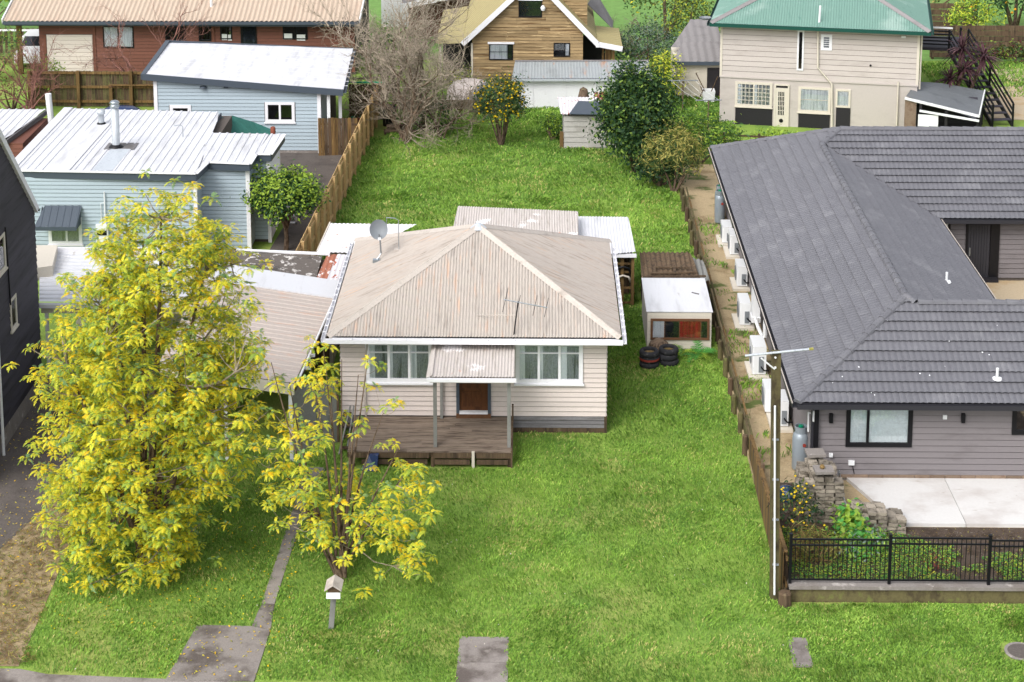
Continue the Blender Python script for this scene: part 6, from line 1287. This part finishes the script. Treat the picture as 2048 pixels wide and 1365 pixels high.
TZ = [.25, 1, 2, 3, 4, 5, 6, 7, 8, 8.8, 9.5]; TR = [1.0, 1.9, 2.5, 2.75, 3.05, 3.15, 2.95, 2.55, 2.05, 1.45, .5]; TX = [-10.35, -10.1, -9.95, -9.8, -9.65, -9.6, -9.55, -9.35, -9.2, -9.2, -9.25]; TY = [40.7, 41.2, 41.7, 42, 42.1, 42.2, 42.2, 42.2, 42.2, 42.2, 42.2]
while len(sites) < 300:
    z = rg.uniform(.25, 9.4); r = np.interp(z, TZ, TR); 
    if rg.random() > (r / 3.1) * .85 + .15: continue
    a = rg.uniform(0, 2 * PI); k = math.sqrt(rg.uniform(.28, 1)) * (1 + rg.normal() * .05); p = (np.interp(z, TZ, TX) + r * k * math.cos(a), np.interp(z, TZ, TY) + r * .88 * k * math.sin(a), z + rg.normal() * .1)
    if any((p[0] - s[0]) ** 2 + (p[1] - s[1]) ** 2 + (p[2] - s[2]) ** 2 < .34 ** 2 for s in sites): continue
    if p[1] > 41.6 + 3.4 or p[0] < -12.75: continue
    sites.append(p)
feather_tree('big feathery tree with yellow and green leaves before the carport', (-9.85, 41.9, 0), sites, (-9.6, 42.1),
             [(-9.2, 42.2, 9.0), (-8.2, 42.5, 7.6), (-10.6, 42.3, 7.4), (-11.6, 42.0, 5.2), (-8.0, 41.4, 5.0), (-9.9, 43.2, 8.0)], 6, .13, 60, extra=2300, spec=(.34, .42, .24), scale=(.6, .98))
rg = np.random.default_rng(9); sites2 = []
def try2(n, zr, r0, r1, cx, cy, amin, amax, dmin=.3):
    c = 0; k = 0
    while c < n and k < 4000:
        k += 1; z = rg.uniform(*zr); a = rg.uniform(amin, amax); r = rg.uniform(r0, r1); p = (cx + r * math.cos(a), cy + .8 * r * math.sin(a), z)
        if any((p[0] - s[0]) ** 2 + (p[1] - s[1]) ** 2 + (p[2] - s[2]) ** 2 < dmin ** 2 for s in sites2): continue
        sites2.append(p); c += 1
try2(40, (.9, 2.5), .5, 2.1, -4.75, 41.3, 0, 2 * PI); try2(30, (1.8, 4.4), 1.2, 2.0, -4.9, 41.3, 2.2, 4.4); try2(14, (1.5, 3.0), 1.4, 2.3, -4.6, 41.2, -1.2, .7)
try2(16, (3.6, 5.8), .2, 1.7, -5.0, 41.4, 1.6, 4.6, .45); try2(7, (3.6, 5.9), .2, 1.2, -4.4, 41.5, -1, 1.5, .5); try2(8, (1.0, 2.0), 1.2, 2.4, -4.3, 40.9, -1.2, .2)
trk = [(-4.86 + dx, 41.4 + dy, z) for dx, dy, z in ((-1.6, 0, 5.6), (-1.2, .2, 5.0), (-.7, .3, 5.5), (-.35, .2, 5.9), (.1, .2, 5.6), (.5, .2, 5.2), (.75, .3, 5.7), (1.1, .2, 4.2), (1.5, .0, 3.4), (-1.7, -.1, 3.4), (.3, -.2, 3.8), (-.2, .4, 4.6), (1.7, .2, 2.7), (-1.2, -.3, 3.0))]
feather_tree('slender many stemmed yellow leaved tree before the porch', (-4.86, 41.3, 0), sites2, (-4.8, 41.3), trk, 8, .05, 20, spec=(.42, .4, .18), scale=(.5, .85), extra=170)
# --- bare twiggy trees
def bare(name, label, base, hgt, spread, nst, seed, r0=.09, levels=4, mt='twig', kids=(3, 5), up=.5, lean=(0, 0)):
    rg = np.random.default_rng(seed); t = thing(name, label, 'tree' if hgt > 3 else 'shrub', base); big, small = MB(), MB()
    def grow(p, d, L, r, lv):
        pts = [p]; q = p
        for i in range(4): d = (d + Vector(rg.normal(0, .2, 3)) + Vector((0, 0, .06 * up))).normalized(); q = q + d * L / 4; pts.append(q)
        (big if lv < 2 else small).tube(pts, [r * (1 - .14 * i) for i in range(5)], 6 if lv < 1 else (4 if lv < 3 else 3), cap=False)
        if lv >= levels: return
        for k in range(rg.integers(*kids)):
            i = rg.integers(1, 5); nd = (d + Vector(rg.normal(0, .55, 3)) + Vector((0, 0, .25 * up))).normalized(); grow(pts[i], nd, L * rg.uniform(.5, .78), r * .55, lv + 1)
    for s in range(nst):
        a = 2 * PI * s / nst + rg.normal() * .3; d = Vector((math.cos(a) * spread + lean[0], math.sin(a) * spread + lean[1], 1)).normalized(); grow(Vector(base) + Vector((rg.normal() * .12, rg.normal() * .12, -.05)), d, hgt * .42 * rg.uniform(.8, 1.1), r0, 0)
    part('trunk', big, 'bark' if mt == 'twig' else mt, t); part('twigs', small, mt, t, kind='stuff'); return t
bare('bare_tree', 'bare tangled grey tree at the end of the pale fence', B(812, 282), 8.2, .5, 6, 3, .1, 4, kids=(4, 6))
bare('bare_tree', 'tall bare twiggy tree behind the tangled one beside the brown house', (-6.9, 86.2, 0), 9.0, .45, 5, 4, .09, 4, kids=(4, 6))
bare('bare_shrub', 'bare leaning shrub between the tangled tree and the yellow flowered bush', B(880, 275), 5.4, .75, 6, 14, .05, 4, kids=(4, 6), lean=(.2, 0))
bush('ivy_clump', 'dark green ivy clump at the foot of the bare tangled tree', 'ivy', B(850, 262), (1.3, .9, .9), 60, 20, .07, ('leaf_deep', 'leaf_dark', 'leaf_olive'), (3, 3, 2), 31, spread=.2)
bush('ivy_clump', 'mixed green undergrowth below the tall bare tree by the brown house', 'undergrowth', (-7.6, 87.6, 0), (1.5, 1.0, 1.9), 60, 16, .08, ('leaf_deep', 'leaf_olive', 'leaf_mid'), (3, 3, 1), 32, spread=.25)
bush('green_shrub', 'pale green shrub squeezed behind the bare tree and the timber gable', 'shrub', (-3.9, 88.0, 0), (.9, .7, .8), 40, 18, .07, ('leaf_olive', 'leaf_lime', 'leaf_deep'), (3, 2, 2), 33)
bare('red_twig_shrub', 'bare red twigged shrub before the brown house wall', (-19.3, 87.4, 0), 7.5, .6, 5, 21, .06, 4, 'red_twig', kids=(3, 4))
bare('red_twig_shrub', 'bare reddish shrub at the left end of the dark paling fence', (-24.6, 84.0, 0), 4.6, .6, 6, 22, .06, 4, 'red_twig', kids=(3, 5))
bush('red_leaf_shrub', 'dark red leaved shrub beside the bare reddish one at the far left', 'shrub', (-25.6, 84.8, 0), (1.5, .8, 1.0), 40, 10, .07, ('leaf_rust', 'leaf_olive', 'leaf_plum'), (4, 1, 2), 23, spread=.3)
bush('hedge_bush', 'green bush under the carport post of the brown house', 'bush', (-28.2, 90.6, 0), (1.7, 1.2, 1.5), 70, 22, .08, ('leaf_deep', 'leaf_fresh', 'leaf_olive'), (3, 2, 2), 24)
bush('hedge_bush', 'light green weeds along the left end of the dark fence', 'weeds', (-24.3, 86.6, 0), (1.0, .8, 1.1), 40, 18, .08, ('leaf_fresh', 'leaf_mid', 'leaf_deep'), (3, 2, 1), 25)
bush('background_tree', 'tall green tree at the top left corner beyond the brown house', 'tree', (-32.5, 101, 0), (3.2, 2.5, 3.2), 120, 20, .14, ('leaf_deep', 'leaf_fresh', 'leaf_dark'), (3, 2, 2), 26, spread=.3)
bgf = thing('garden_fence', 'old grey garden fence beyond the brown house carport', 'fence', (-28.5, 97, 0))
for k in range(14): part('paling', MB().box(-31 + k * .3, -30.85 + k * .3, 97, 97.03, 0, 1.4), 'old_timber', bgf)
part('rail', MB().box(-31, -26.6, 96.95, 97, 1.25, 1.35), 'white_paint', bgf)
# --- leafy shrubs and small trees
bush('citrus_tree', 'small round citrus tree on a bare trunk beside the blue house', 'tree', B(572, 500), (1.3, 1.15, .95), 230, 28, .075, ('leaf_citrus', 'leaf_deep', 'leaf_dark', 'leaf_fresh'), (4, 4, 3, 1), 41, lift=1.15, spread=.17, trunk=.075, tops=3, ntr=7, aspect=.5, single=True)
bush('yellow_shrub', 'upright green shrub covered in yellow blossom at the back of the lawn', 'shrub', B(1003, 292), (1.1, .95, 1.2), 190, 24, .07, ('leaf_deep', 'leaf_olive', 'leaf_dark'), (4, 2, 2), 42, lift=.85, spread=.17, fruit=('flower_yellow', 300, .055), ntr=9, trunk=.06)
bush('evergreen_shrub', 'big dense dark green shrub beside the small garden shed', 'shrub', B(1270, 345), (1.5, 1.3, 2.35), 420, 34, .085, ('leaf_dark', 'leaf_deep', 'leaf_mid', 'leaf_citrus'), (3.5, 5, 1.6, 1.6), 43, lift=.0, spread=.24, aspect=.55, ntr=8, lump=.3)
bush('evergreen_shrub', 'dark green low skirt of shrub spilling towards the fence post', 'shrub', B(1318, 372), (1.0, .9, .8), 80, 24, .08, ('leaf_dark', 'leaf_deep', 'leaf_olive'), (5, 3, 1), 44, spread=.18)
bush('bottlebrush_shrub', 'light olive tipped shrub on thin trunks by the first fence post', 'shrub', B(1348, 385), (1.15, .95, 1.05), 110, 26, .11, ('leaf_olive', 'leaf_deep', 'leaf_olive_tip'), (3, 3, 2), 45, lift=.6, spread=.17, aspect=.16, tops=2, ntr=6, trunk=.05)
bush('climber', 'bright green climbing bush on the fence behind the tiled roof', 'climber', (7.2, 76.6, 0), (1.7, .8, 1.15), 110, 24, .085, ('leaf_deep', 'leaf_fresh', 'leaf_citrus'), (3, 2, 3), 46, spread=.18, aspect=.34)
bush('fern_shrub', 'small fresh green shrub before the glazed door of the two storey house', 'shrub', (10.8, 79.0, 0), (1.0, .5, .35), 40, 20, .08, ('leaf_fresh', 'leaf_mid', 'leaf_deep'), (3, 2, 1), 47)
bush('fern_shrub', 'leafy low plants before the white curtained window', 'plants', (13.6, 79.0, 0), (.9, .4, .3), 30, 18, .08, ('leaf_fresh', 'leaf_olive', 'leaf_deep'), (2, 2, 1), 48)
bush('yellow_green_shrub', 'yellowish green shrub at the right end of the long white shed', 'shrub', (6.35, 86.9, 0), (.85, .8, 1.25), 90, 22, .07, ('leaf_citrus', 'leaf_lime', 'leaf_yellow', 'leaf_deep'), (4, 2, 1.2, 3), 49, tops=1)
bush('silver_shrub', 'round silvery green shrub beyond the long white shed', 'shrub', (5.9, 93.5, 0), (1.75, 1.2, 1.35), 110, 24, .085, ('leaf_silver', 'leaf_deep', 'leaf_dark'), (4, 2, 1.5), 50, spread=.2, aspect=.3)
bush('background_tree', 'loose yellow flecked tree on the right of the timber gable', 'tree', (7.4, 101, 0), (2.3, 1.8, 2.3), 120, 18, .11, ('leaf_olive', 'leaf_deep', 'leaf_yellow', 'leaf_citrus'), (4, 3, 1, 2), 51, lift=.6, spread=.3, trunk=.1)
bush('background_tree', 'yellow flecked bushy tree beside the dark sloping fence', 'tree', (8.3, 98.0, 0), (1.5, 1.3, 1.7), 90, 20, .1, ('leaf_olive', 'leaf_lime', 'leaf_deep'), (3, 2, 3), 52, spread=.25)
bare('dead_brush', 'dry brown tangle of dead branches under the yellow flecked trees', (5.2, 96.5, 0), 3.4, .9, 6, 53, .06, 4, kids=(3, 5))
bush('orange_tree', 'large dark tree dotted with orange fruit at the top right', 'tree', (27.6, 102, 0), (3.1, 2.4, 2.6), 200, 22, .13, ('leaf_dark', 'leaf_deep', 'leaf_citrus'), (4, 3, 1), 54, lift=.6, spread=.3, fruit=('fruit_orange', 130, .09), trunk=.14)
bush('background_tree', 'pale olive twiggy tree behind the green roof', 'tree', (23.0, 106, 0), (2.2, 1.6, 2.0), 80, 16, .12, ('leaf_olive', 'leaf_olive_tip', 'leaf_deep'), (4, 2, 1), 55, spread=.35, trunk=.1)
bush('garden_bush', 'bright yellow green bush over the dark board fence', 'bush', (24.2, 97.6, 0), (1.5, .9, 1.3), 80, 20, .09, ('leaf_fresh', 'leaf_lime', 'leaf_citrus'), (3, 2, 2), 56, lift=.5)
bush('flower_bed', 'low mixed flower bed along the dark board fence', 'flower bed', (26.0, 95.5, 0), (3.6, .6, .5), 110, 16, .09, ('leaf_rust', 'leaf_fresh', 'leaf_deep', 'leaf_olive'), (2, 2, 3, 2), 57, ntr=2)
bush('hedge_bush', 'small bush at the left corner of the small garden shed', 'bush', (.75, 80.2, 0), (.45, .4, .6), 40, 16, .07, ('leaf_fresh', 'leaf_deep', 'leaf_citrus'), (3, 2, 2), 58)
# cabbage trees
def cabbage(label, base, heads, seed, ln=1.0, cat='cabbage tree'):
    rg = np.random.default_rng(seed); t = thing('cabbage_tree', label, cat, base); tb = MB(); b = Vector(base)
    for hh in heads:
        q = Vector(hh); tb.tube([b + Vector((0, 0, -.03)), b.lerp(q, .5) + Vector((0, 0, .1)), q], [.11, .09, .07], 7); V = []; Q = []; mi = []
        for k in range(75):
            d = np_rand_dirs(1, rg, -.45)[0]; sdv = np.cross(d, [0, 0, 1]); sdv /= np.linalg.norm(sdv) + 1e-9; L = ln * rg.uniform(.7, 1.05); i0 = len(V); m_ = int(rg.random() < .25)
            for u, wd in ((0, .03), (.5, .045), (.85, .025), (1, .004)): c = d * L * u + np.array([0, 0, -.35 * L * u * u]); V += [c - sdv * wd, c + sdv * wd]
            for s in range(3): Q.append((i0 + 2 * s, i0 + 2 * s + 1, i0 + 2 * s + 3, i0 + 2 * s + 2)); mi.append(m_)
        inst('leaf_head', npmesh('leaf_head', np.array(V), np.array(Q), ('leaf_plum', 'leaf_plum_pale'), mi), t, q)
    part('trunk', tb, 'bark', t)
cabbage('purple cabbage tree with the tallest spiky head by the outside stairs', (20.2, 84.6, 0), [tuple(Y(1925, 97, 84.6))], 61, 1.25)
cabbage('purple cabbage tree leaning right of the tallest one by the stairs', (20.5, 84.4, 0), [tuple(Y(1968, 112, 84.3))], 62, 1.2)
cabbage('low purple cabbage tree with a drooping head under the stairs', (19.6, 83.8, 0), [tuple(Y(1930, 138, 83.8)), tuple(Y(1900, 158, 83.8))], 63, 1.05)
# fern before the caravan, bed plants behind the black fence
def fern(label, base, n, ln, seed, mats=('fern_green', 'leaf_fresh'), cat='fern', name='fern'):
    rg = np.random.default_rng(seed); t = thing(name, label, cat, base); V = []; Q = []; mi = []
    for k in range(n):
        az = rg.uniform(0, 2 * PI); L = ln * rg.uniform(.6, 1.1); p = np.zeros(3); el = rg.uniform(.7, 1.2); m_ = int(rg.random() < .3)
        for i in range(9):
            u = i / 8; e = el - 1.5 * u; d = np.array([math.cos(az) * math.cos(e), math.sin(az) * math.cos(e), math.sin(e)]); sv = np.array([-math.sin(az), math.cos(az), 0]); p = p + d * L / 9; w_ = ln * .2 * math.sin(PI * (.15 + .8 * u))
            for s in (-1, 1): dv = sv * s + d * .4; b = len(V); V += [p - d * L * .035, p + d * L * .035, p + d * L * .02 + dv * w_, p + dv * w_ * .95]; Q.append((b, b + 1, b + 2, b + 3)); mi.append(m_)
    inst('fronds', npmesh('fronds', np.array(V), np.array(Q), mats, mi), t, base); return t
fern('bright green fern spreading under the caravan window, left plant', (4.65, 55.1, 0), 12, .75, 71); fern('bright green fern spreading under the caravan window, right plant', (5.35, 55.2, 0), 14, .8, 72)
bush('straw_clump', 'dry straw coloured grass clump inside the black fence corner', 'grass clump', (6.95, 42.0, .15), (.55, .45, .5), 40, 18, .14, ('leaf_straw', 'leaf_olive_tip', 'leaf_rust'), (4, 2, .6), 73, aspect=.07, zmin=-.2, trunk=.01, ntr=2)
bush('flower_bush', 'straggly bush with yellow flowers by the tall paver stack', 'flower bush', (6.75, 43.3, .15), (.5, .5, .65), 40, 14, .06, ('leaf_dark', 'leaf_olive', 'leaf_deep'), (3, 2, 2), 74, fruit=('flower_yellow', 60, .035), trunk=.015, zmin=-.4)
bush('leafy_weeds', 'broad leaved green weeds between the two paver stacks', 'weeds', (8.1, 43.2, .15), (.35, .5, .42), 36, 12, .09, ('leaf_fresh', 'leaf_mid', 'fern_green'), (2, 3, 3), 75, trunk=.012, zmin=-.3, aspect=.6)
bush('leafy_weeds', 'green feathery weeds before the smaller paver stack', 'weeds', (8.35, 42.35, .15), (.75, .45, .3), 50, 16, .06, ('fern_green', 'leaf_mid', 'leaf_silver'), (3, 3, 2), 76, trunk=.01, zmin=-.2)
bush('red_plant', 'small red leaved plant in the soil behind the black fence', 'plant', (9.95, 41.6, .15), (.12, .1, .2), 9, 10, .035, ('red_mark', 'leaf_rust'), (3, 1), 77, trunk=.008, zmin=-.2)
# ground cover in the bed, dead grass, fallen leaves, grass blades
def scatter(name, n, box, z, size, mats, w, seed, test=None, aspect=.45, up=1.2, hgt=0.0, label=None, cat=None):
    rg = np.random.default_rng(seed); P = np.stack([rg.uniform(box[0], box[1], n), rg.uniform(box[2], box[3], n), np.full(n, z) + rg.random(n) * hgt], 1)
    if test is not None: P = P[test(P[:, 0], P[:, 1])]
    n = len(P); N_ = rg.normal(0, .45, (n, 3)) + np.array([0, 0, up]); N_ /= np.linalg.norm(N_, axis=1, keepdims=True)
    V, Q = leaf_quads(P, N_, size * rg.uniform(.6, 1.3, n), aspect, rg); c = np.array([(box[0] + box[1]) / 2, (box[2] + box[3]) / 2, z])
    o = inst(name, npmesh(name, V - c, Q, mats, rg.choice(len(mats), n, p=np.array(w) / sum(w))), None, c, kind='stuff'); return tag(o, label, cat)
def fbm(x, y, s, seed=0):
    r = np.random.default_rng(seed); v = np.zeros_like(x); 
    for k in range(5): a = r.uniform(0, 6.28); f = s * 1.7 ** k; v += np.sin(x * f * math.cos(a) + y * f * math.sin(a) + r.uniform(0, 6)) * np.sin(-x * f * math.sin(a) * .9 + y * f * math.cos(a) * 1.1 + r.uniform(0, 6)) / 1.4 ** k
    return v / 2
def inpoly(x, y, poly):
    r = np.zeros(x.shape, bool); j = len(poly) - 1
    for i in range(len(poly)):
        xi, yi = poly[i]; xj, yj = poly[j]; r ^= ((yi > y) != (yj > y)) & (x < (xj - xi) * (y - yi) / (yj - yi + 1e-12) + xi); j = i
    return r
scatter('ground_cover', 17000, (6.3, 13.5, 40.7, 43.6), .17, .034, ('fern_green', 'leaf_mid', 'leaf_fresh', 'leaf_lime'), (4, 3, 2, 1), 81, lambda x, y: fbm(x, y, 1.4, 3) + .55 - .16 * (x - 6.3) - .12 * (y - 41.2) + .25 > 0, hgt=.1, label='low green ground cover behind the black fence', cat='ground cover')
scatter('lawn_clover', 1500, (-11, 5.8, 37, 48), .05, .022, ('cream_plain', 'leaf_olive_tip', 'fern_green'), (1, 3, 3), 99, lambda x, y: fbm(x, y, .9, 31) > .1, label='scattered weeds and clover heads in the front lawn', cat='weeds')
scatter('dry_litter', 2600, (6.3, 14, 40.7, 43.7), .16, .035, ('leaf_straw', 'bark', 'leaf_olive_tip'), (2, 2, 1), 82, aspect=.3, label='dry litter on the soil of the front bed', cat='litter')
BARK = [(-13.9, 37.3), (-11.75, 37.3), (-11.9, 41.0), (-12.1, 44.4), (-12.9, 46.2), (-13.1, 45.0), (-13.7, 42.6), (-14.9, 40.2)]
scatter('dead_grass', 9000, (-15, -11.3, 37.2, 46.5), .01, .09, ('leaf_straw', 'leaf_olive_tip', 'bark', 'leaf_olive'), (5, 2, 1, 3), 83, lambda x, y: inpoly(x + fbm(x, y, 2, 5) * .3, y, BARK), aspect=.1, up=1.5, hgt=.05, label='pale dead grass and bark strip beside the left driveway', cat='dead grass')
scatter('fallen_leaves', 3600, (-15.2, -5.8, 36.8, 53), .035, .035, ('leaf_gold', 'leaf_olive_tip', 'leaf_yellow'), (3, 3, 1), 84, lambda x, y: (x < -11.9) | ((x > -8.6) & (x < -5.9) & (y < 47)) | (np.hypot(x + 9.8, y - 41.8) < 3.4), label='fallen yellow leaves on the drive and path', cat='leaves')
# grass blades
FREE = [[(-8.35, 36.6), (-6.2, 36.6), (-6.24, 38.9), (-6.74, 39.04), (-7.98, 39.02)], [(-6.66, 38.9), (-6.28, 38.9), (-6.27, 43), (-6.03, 47.3), (-6.46, 47.3), (-6.53, 43)],
        [(-1.76, 36.6), (-.65, 36.6), (-.65, 38.6), (-1.75, 38.6)], [(5.9, 37.53), (6.3, 37.55), (6.31, 38.66), (5.94, 38.68)], [(10.78, 37.8), (11.6, 37.8), (11.6, 38.6), (10.78, 38.6)],
        [(-5.75, 49.5), (2.1, 49.5), (2.1, 57.1), (-5.75, 57.1)], [(-5.4, 47.2), (-.6, 47.2), (-.6, 49.7), (-5.4, 49.7)], [(-7.1, 47.9), (-5.6, 48.6), (-5.6, 58), (-11, 58), (-11, 49)], [(3.6, 55.7), (5.75, 55.7), (5.75, 60.8), (3.6, 60.8)],
        [(1.2, 78.8), (3.6, 78.8), (3.6, 81.3), (1.2, 81.3)], [(-15, 34), (-8.4, 34), (-8.4, 36.9), (-11.0, 37.05), (-11.8, 37.3), (-15, 37.4)], [(7.0, 88), (9.7, 88), (9.7, 94), (7.0, 94)], [(-7.4, 59.8), (-4.4, 59.8), (-4.4, 61.6), (-7.4, 61.6)]]
BLADE_SETS = []
def blades(name, label, n, box, hgt, wd, seed, test, far=False):
    rg = np.random.default_rng(seed); x = rg.uniform(box[0], box[1], n); y = rg.uniform(box[2], box[3], n); k = test(x, y)
    for p in FREE: k &= ~inpoly(x + rg.normal(0, .03, n) + .04 * np.sin(y * 5.3), y + rg.normal(0, .03, n) + .04 * np.sin(x * 6.1), p)
    thin = fbm(x, y, .55, 2); k &= rg.random(n) < .78 + .5 * thin; x, y = x[k], y[k]; n = len(x)
    tuft = fbm(x, y, 2.6, 4); lush = fbm(x, y, .35, 6)
    h_ = hgt * (1 + .45 * tuft) * rg.uniform(.55, 1.35, n); a = rg.uniform(0, 2 * PI, n) ; ld = fbm(x, y, .9, 9) * 3; lean = rg.uniform(.3, 1.15, n)
    lx, ly = np.cos(a * .5 + ld) * lean * h_, np.sin(a * .5 + ld) * lean * h_; wx, wy = np.cos(a) * wd, np.sin(a) * wd
    z0 = np.full(n, -.02); V = np.stack([np.stack([x - wx, y - wy, z0], 1), np.stack([x + wx, y + wy, z0], 1), np.stack([x + lx * .5 + wx * .8, y + ly * .5 + wy * .8, h_ * .75], 1), np.stack([x + lx, y + ly, h_ * .86], 1)], 1)
    r = rg.random(n) + .4 * lush + .2 * tuft + .2 * fbm(x, y, 1.1, 15); mi = np.where(r > 1.12, 2, np.where(r > .45, 1, 0)); mi = np.where((fbm(x, y, .8, 12) > .5) & (rg.random(n) < .22), 3, mi); mi = np.where(rg.random(n) < .03, 3, mi)
    c = np.array([(box[0] + box[1]) / 2, (box[2] + box[3]) / 2, 0]); o = inst(name, npmesh(name, V.reshape(-1, 3) - c, np.arange(n * 4).reshape(n, 4), ('blade_dark', 'blade_green', 'blade_fresh', 'blade_straw'), mi), None, c, kind='stuff'); tag(o, label, 'grass')
dm('blade_dark', lin(104, 144, 58, .84), rough=.6, jitter=0, fine=.1, fscale=3, trans=.25); dm('blade_green', lin(138, 176, 72, .92), rough=.6, jitter=0, fine=.12, fscale=2, trans=.25)
dm('blade_fresh', lin(172, 202, 94, .94), rough=.6, jitter=0, fine=.1, fscale=2, trans=.25); dm('blade_straw', lin(204, 198, 124, .85), rough=.7, jitter=0, fine=.1, trans=.2)
LEFTL = [(-13.0, 36.9), (6.0, 36.7), (5.95, 48), (5.95, 58.2), (-11.5, 58), (-12.4, 47), (-12.0, 44.2), (-11.85, 41), (-11.7, 37.3)]
blades('front_grass', 'mown front lawn grass', 240000, (-13, 6, 36.6, 50), .055, .0095, 91, lambda x, y: inpoly(x + .22 * fbm(x, y, 2.2, 21) + .12 * fbm(x, y, 7, 22), y, LEFTL))
blades('side_grass', 'lawn grass along the right of the old house', 40000, (1.9, 6.0, 50, 60), .07, .012, 92, lambda x, y: x < 5.95)
blades('verge_grass', 'grass verge before the black picket fence', 46000, (5.9, 13.6, 36.6, 40.25), .06, .011, 93, lambda x, y: (y < 40.2) & ((x > 6.3) | (y < 40.0)))
blades('back_grass', 'longer lawn grass behind the old house', 150000, (-8.3, 6, 57.2, 84), .09, .019, 94, lambda x, y: (x > -8.25 + (y - 59) * .025) & (y < 80.5 + 2.5 * (np.abs(x + .6) < 2)) & ~((y > 71) & (x > 3.2 + (80 - y) * .33)))
blades('yard_grass', 'bright green grass around the clothes line', 34000, (5.2, 9.3, 78.5, 96), .13, .022, 95, lambda x, y: x > 6.2 - (y - 78) * .02)
blades('far_yard_grass', 'grass beyond the back of the rear lawn', 30000, (-7, 3, 80, 88), .13, .022, 98, lambda x, y: y > 80.4 + 2.4 * (np.abs(x + .6) < 2))
blades('path_weeds', 'thin weeds beside the air conditioner pads', 4000, (6.3, 7.4, 47, 69), .12, .012, 96, lambda x, y: fbm(x, y, 1.2, 8) > .12)
blades('right_lawn', 'lawn beyond the outside stairs of the two storey house', 16000, (20.5, 32, 84, 95.5), .13, .03, 97, lambda x, y: y > 88.2)
for o in bpy.data.objects:
    if o.name.startswith('path_weeds'): o.location.z += .14
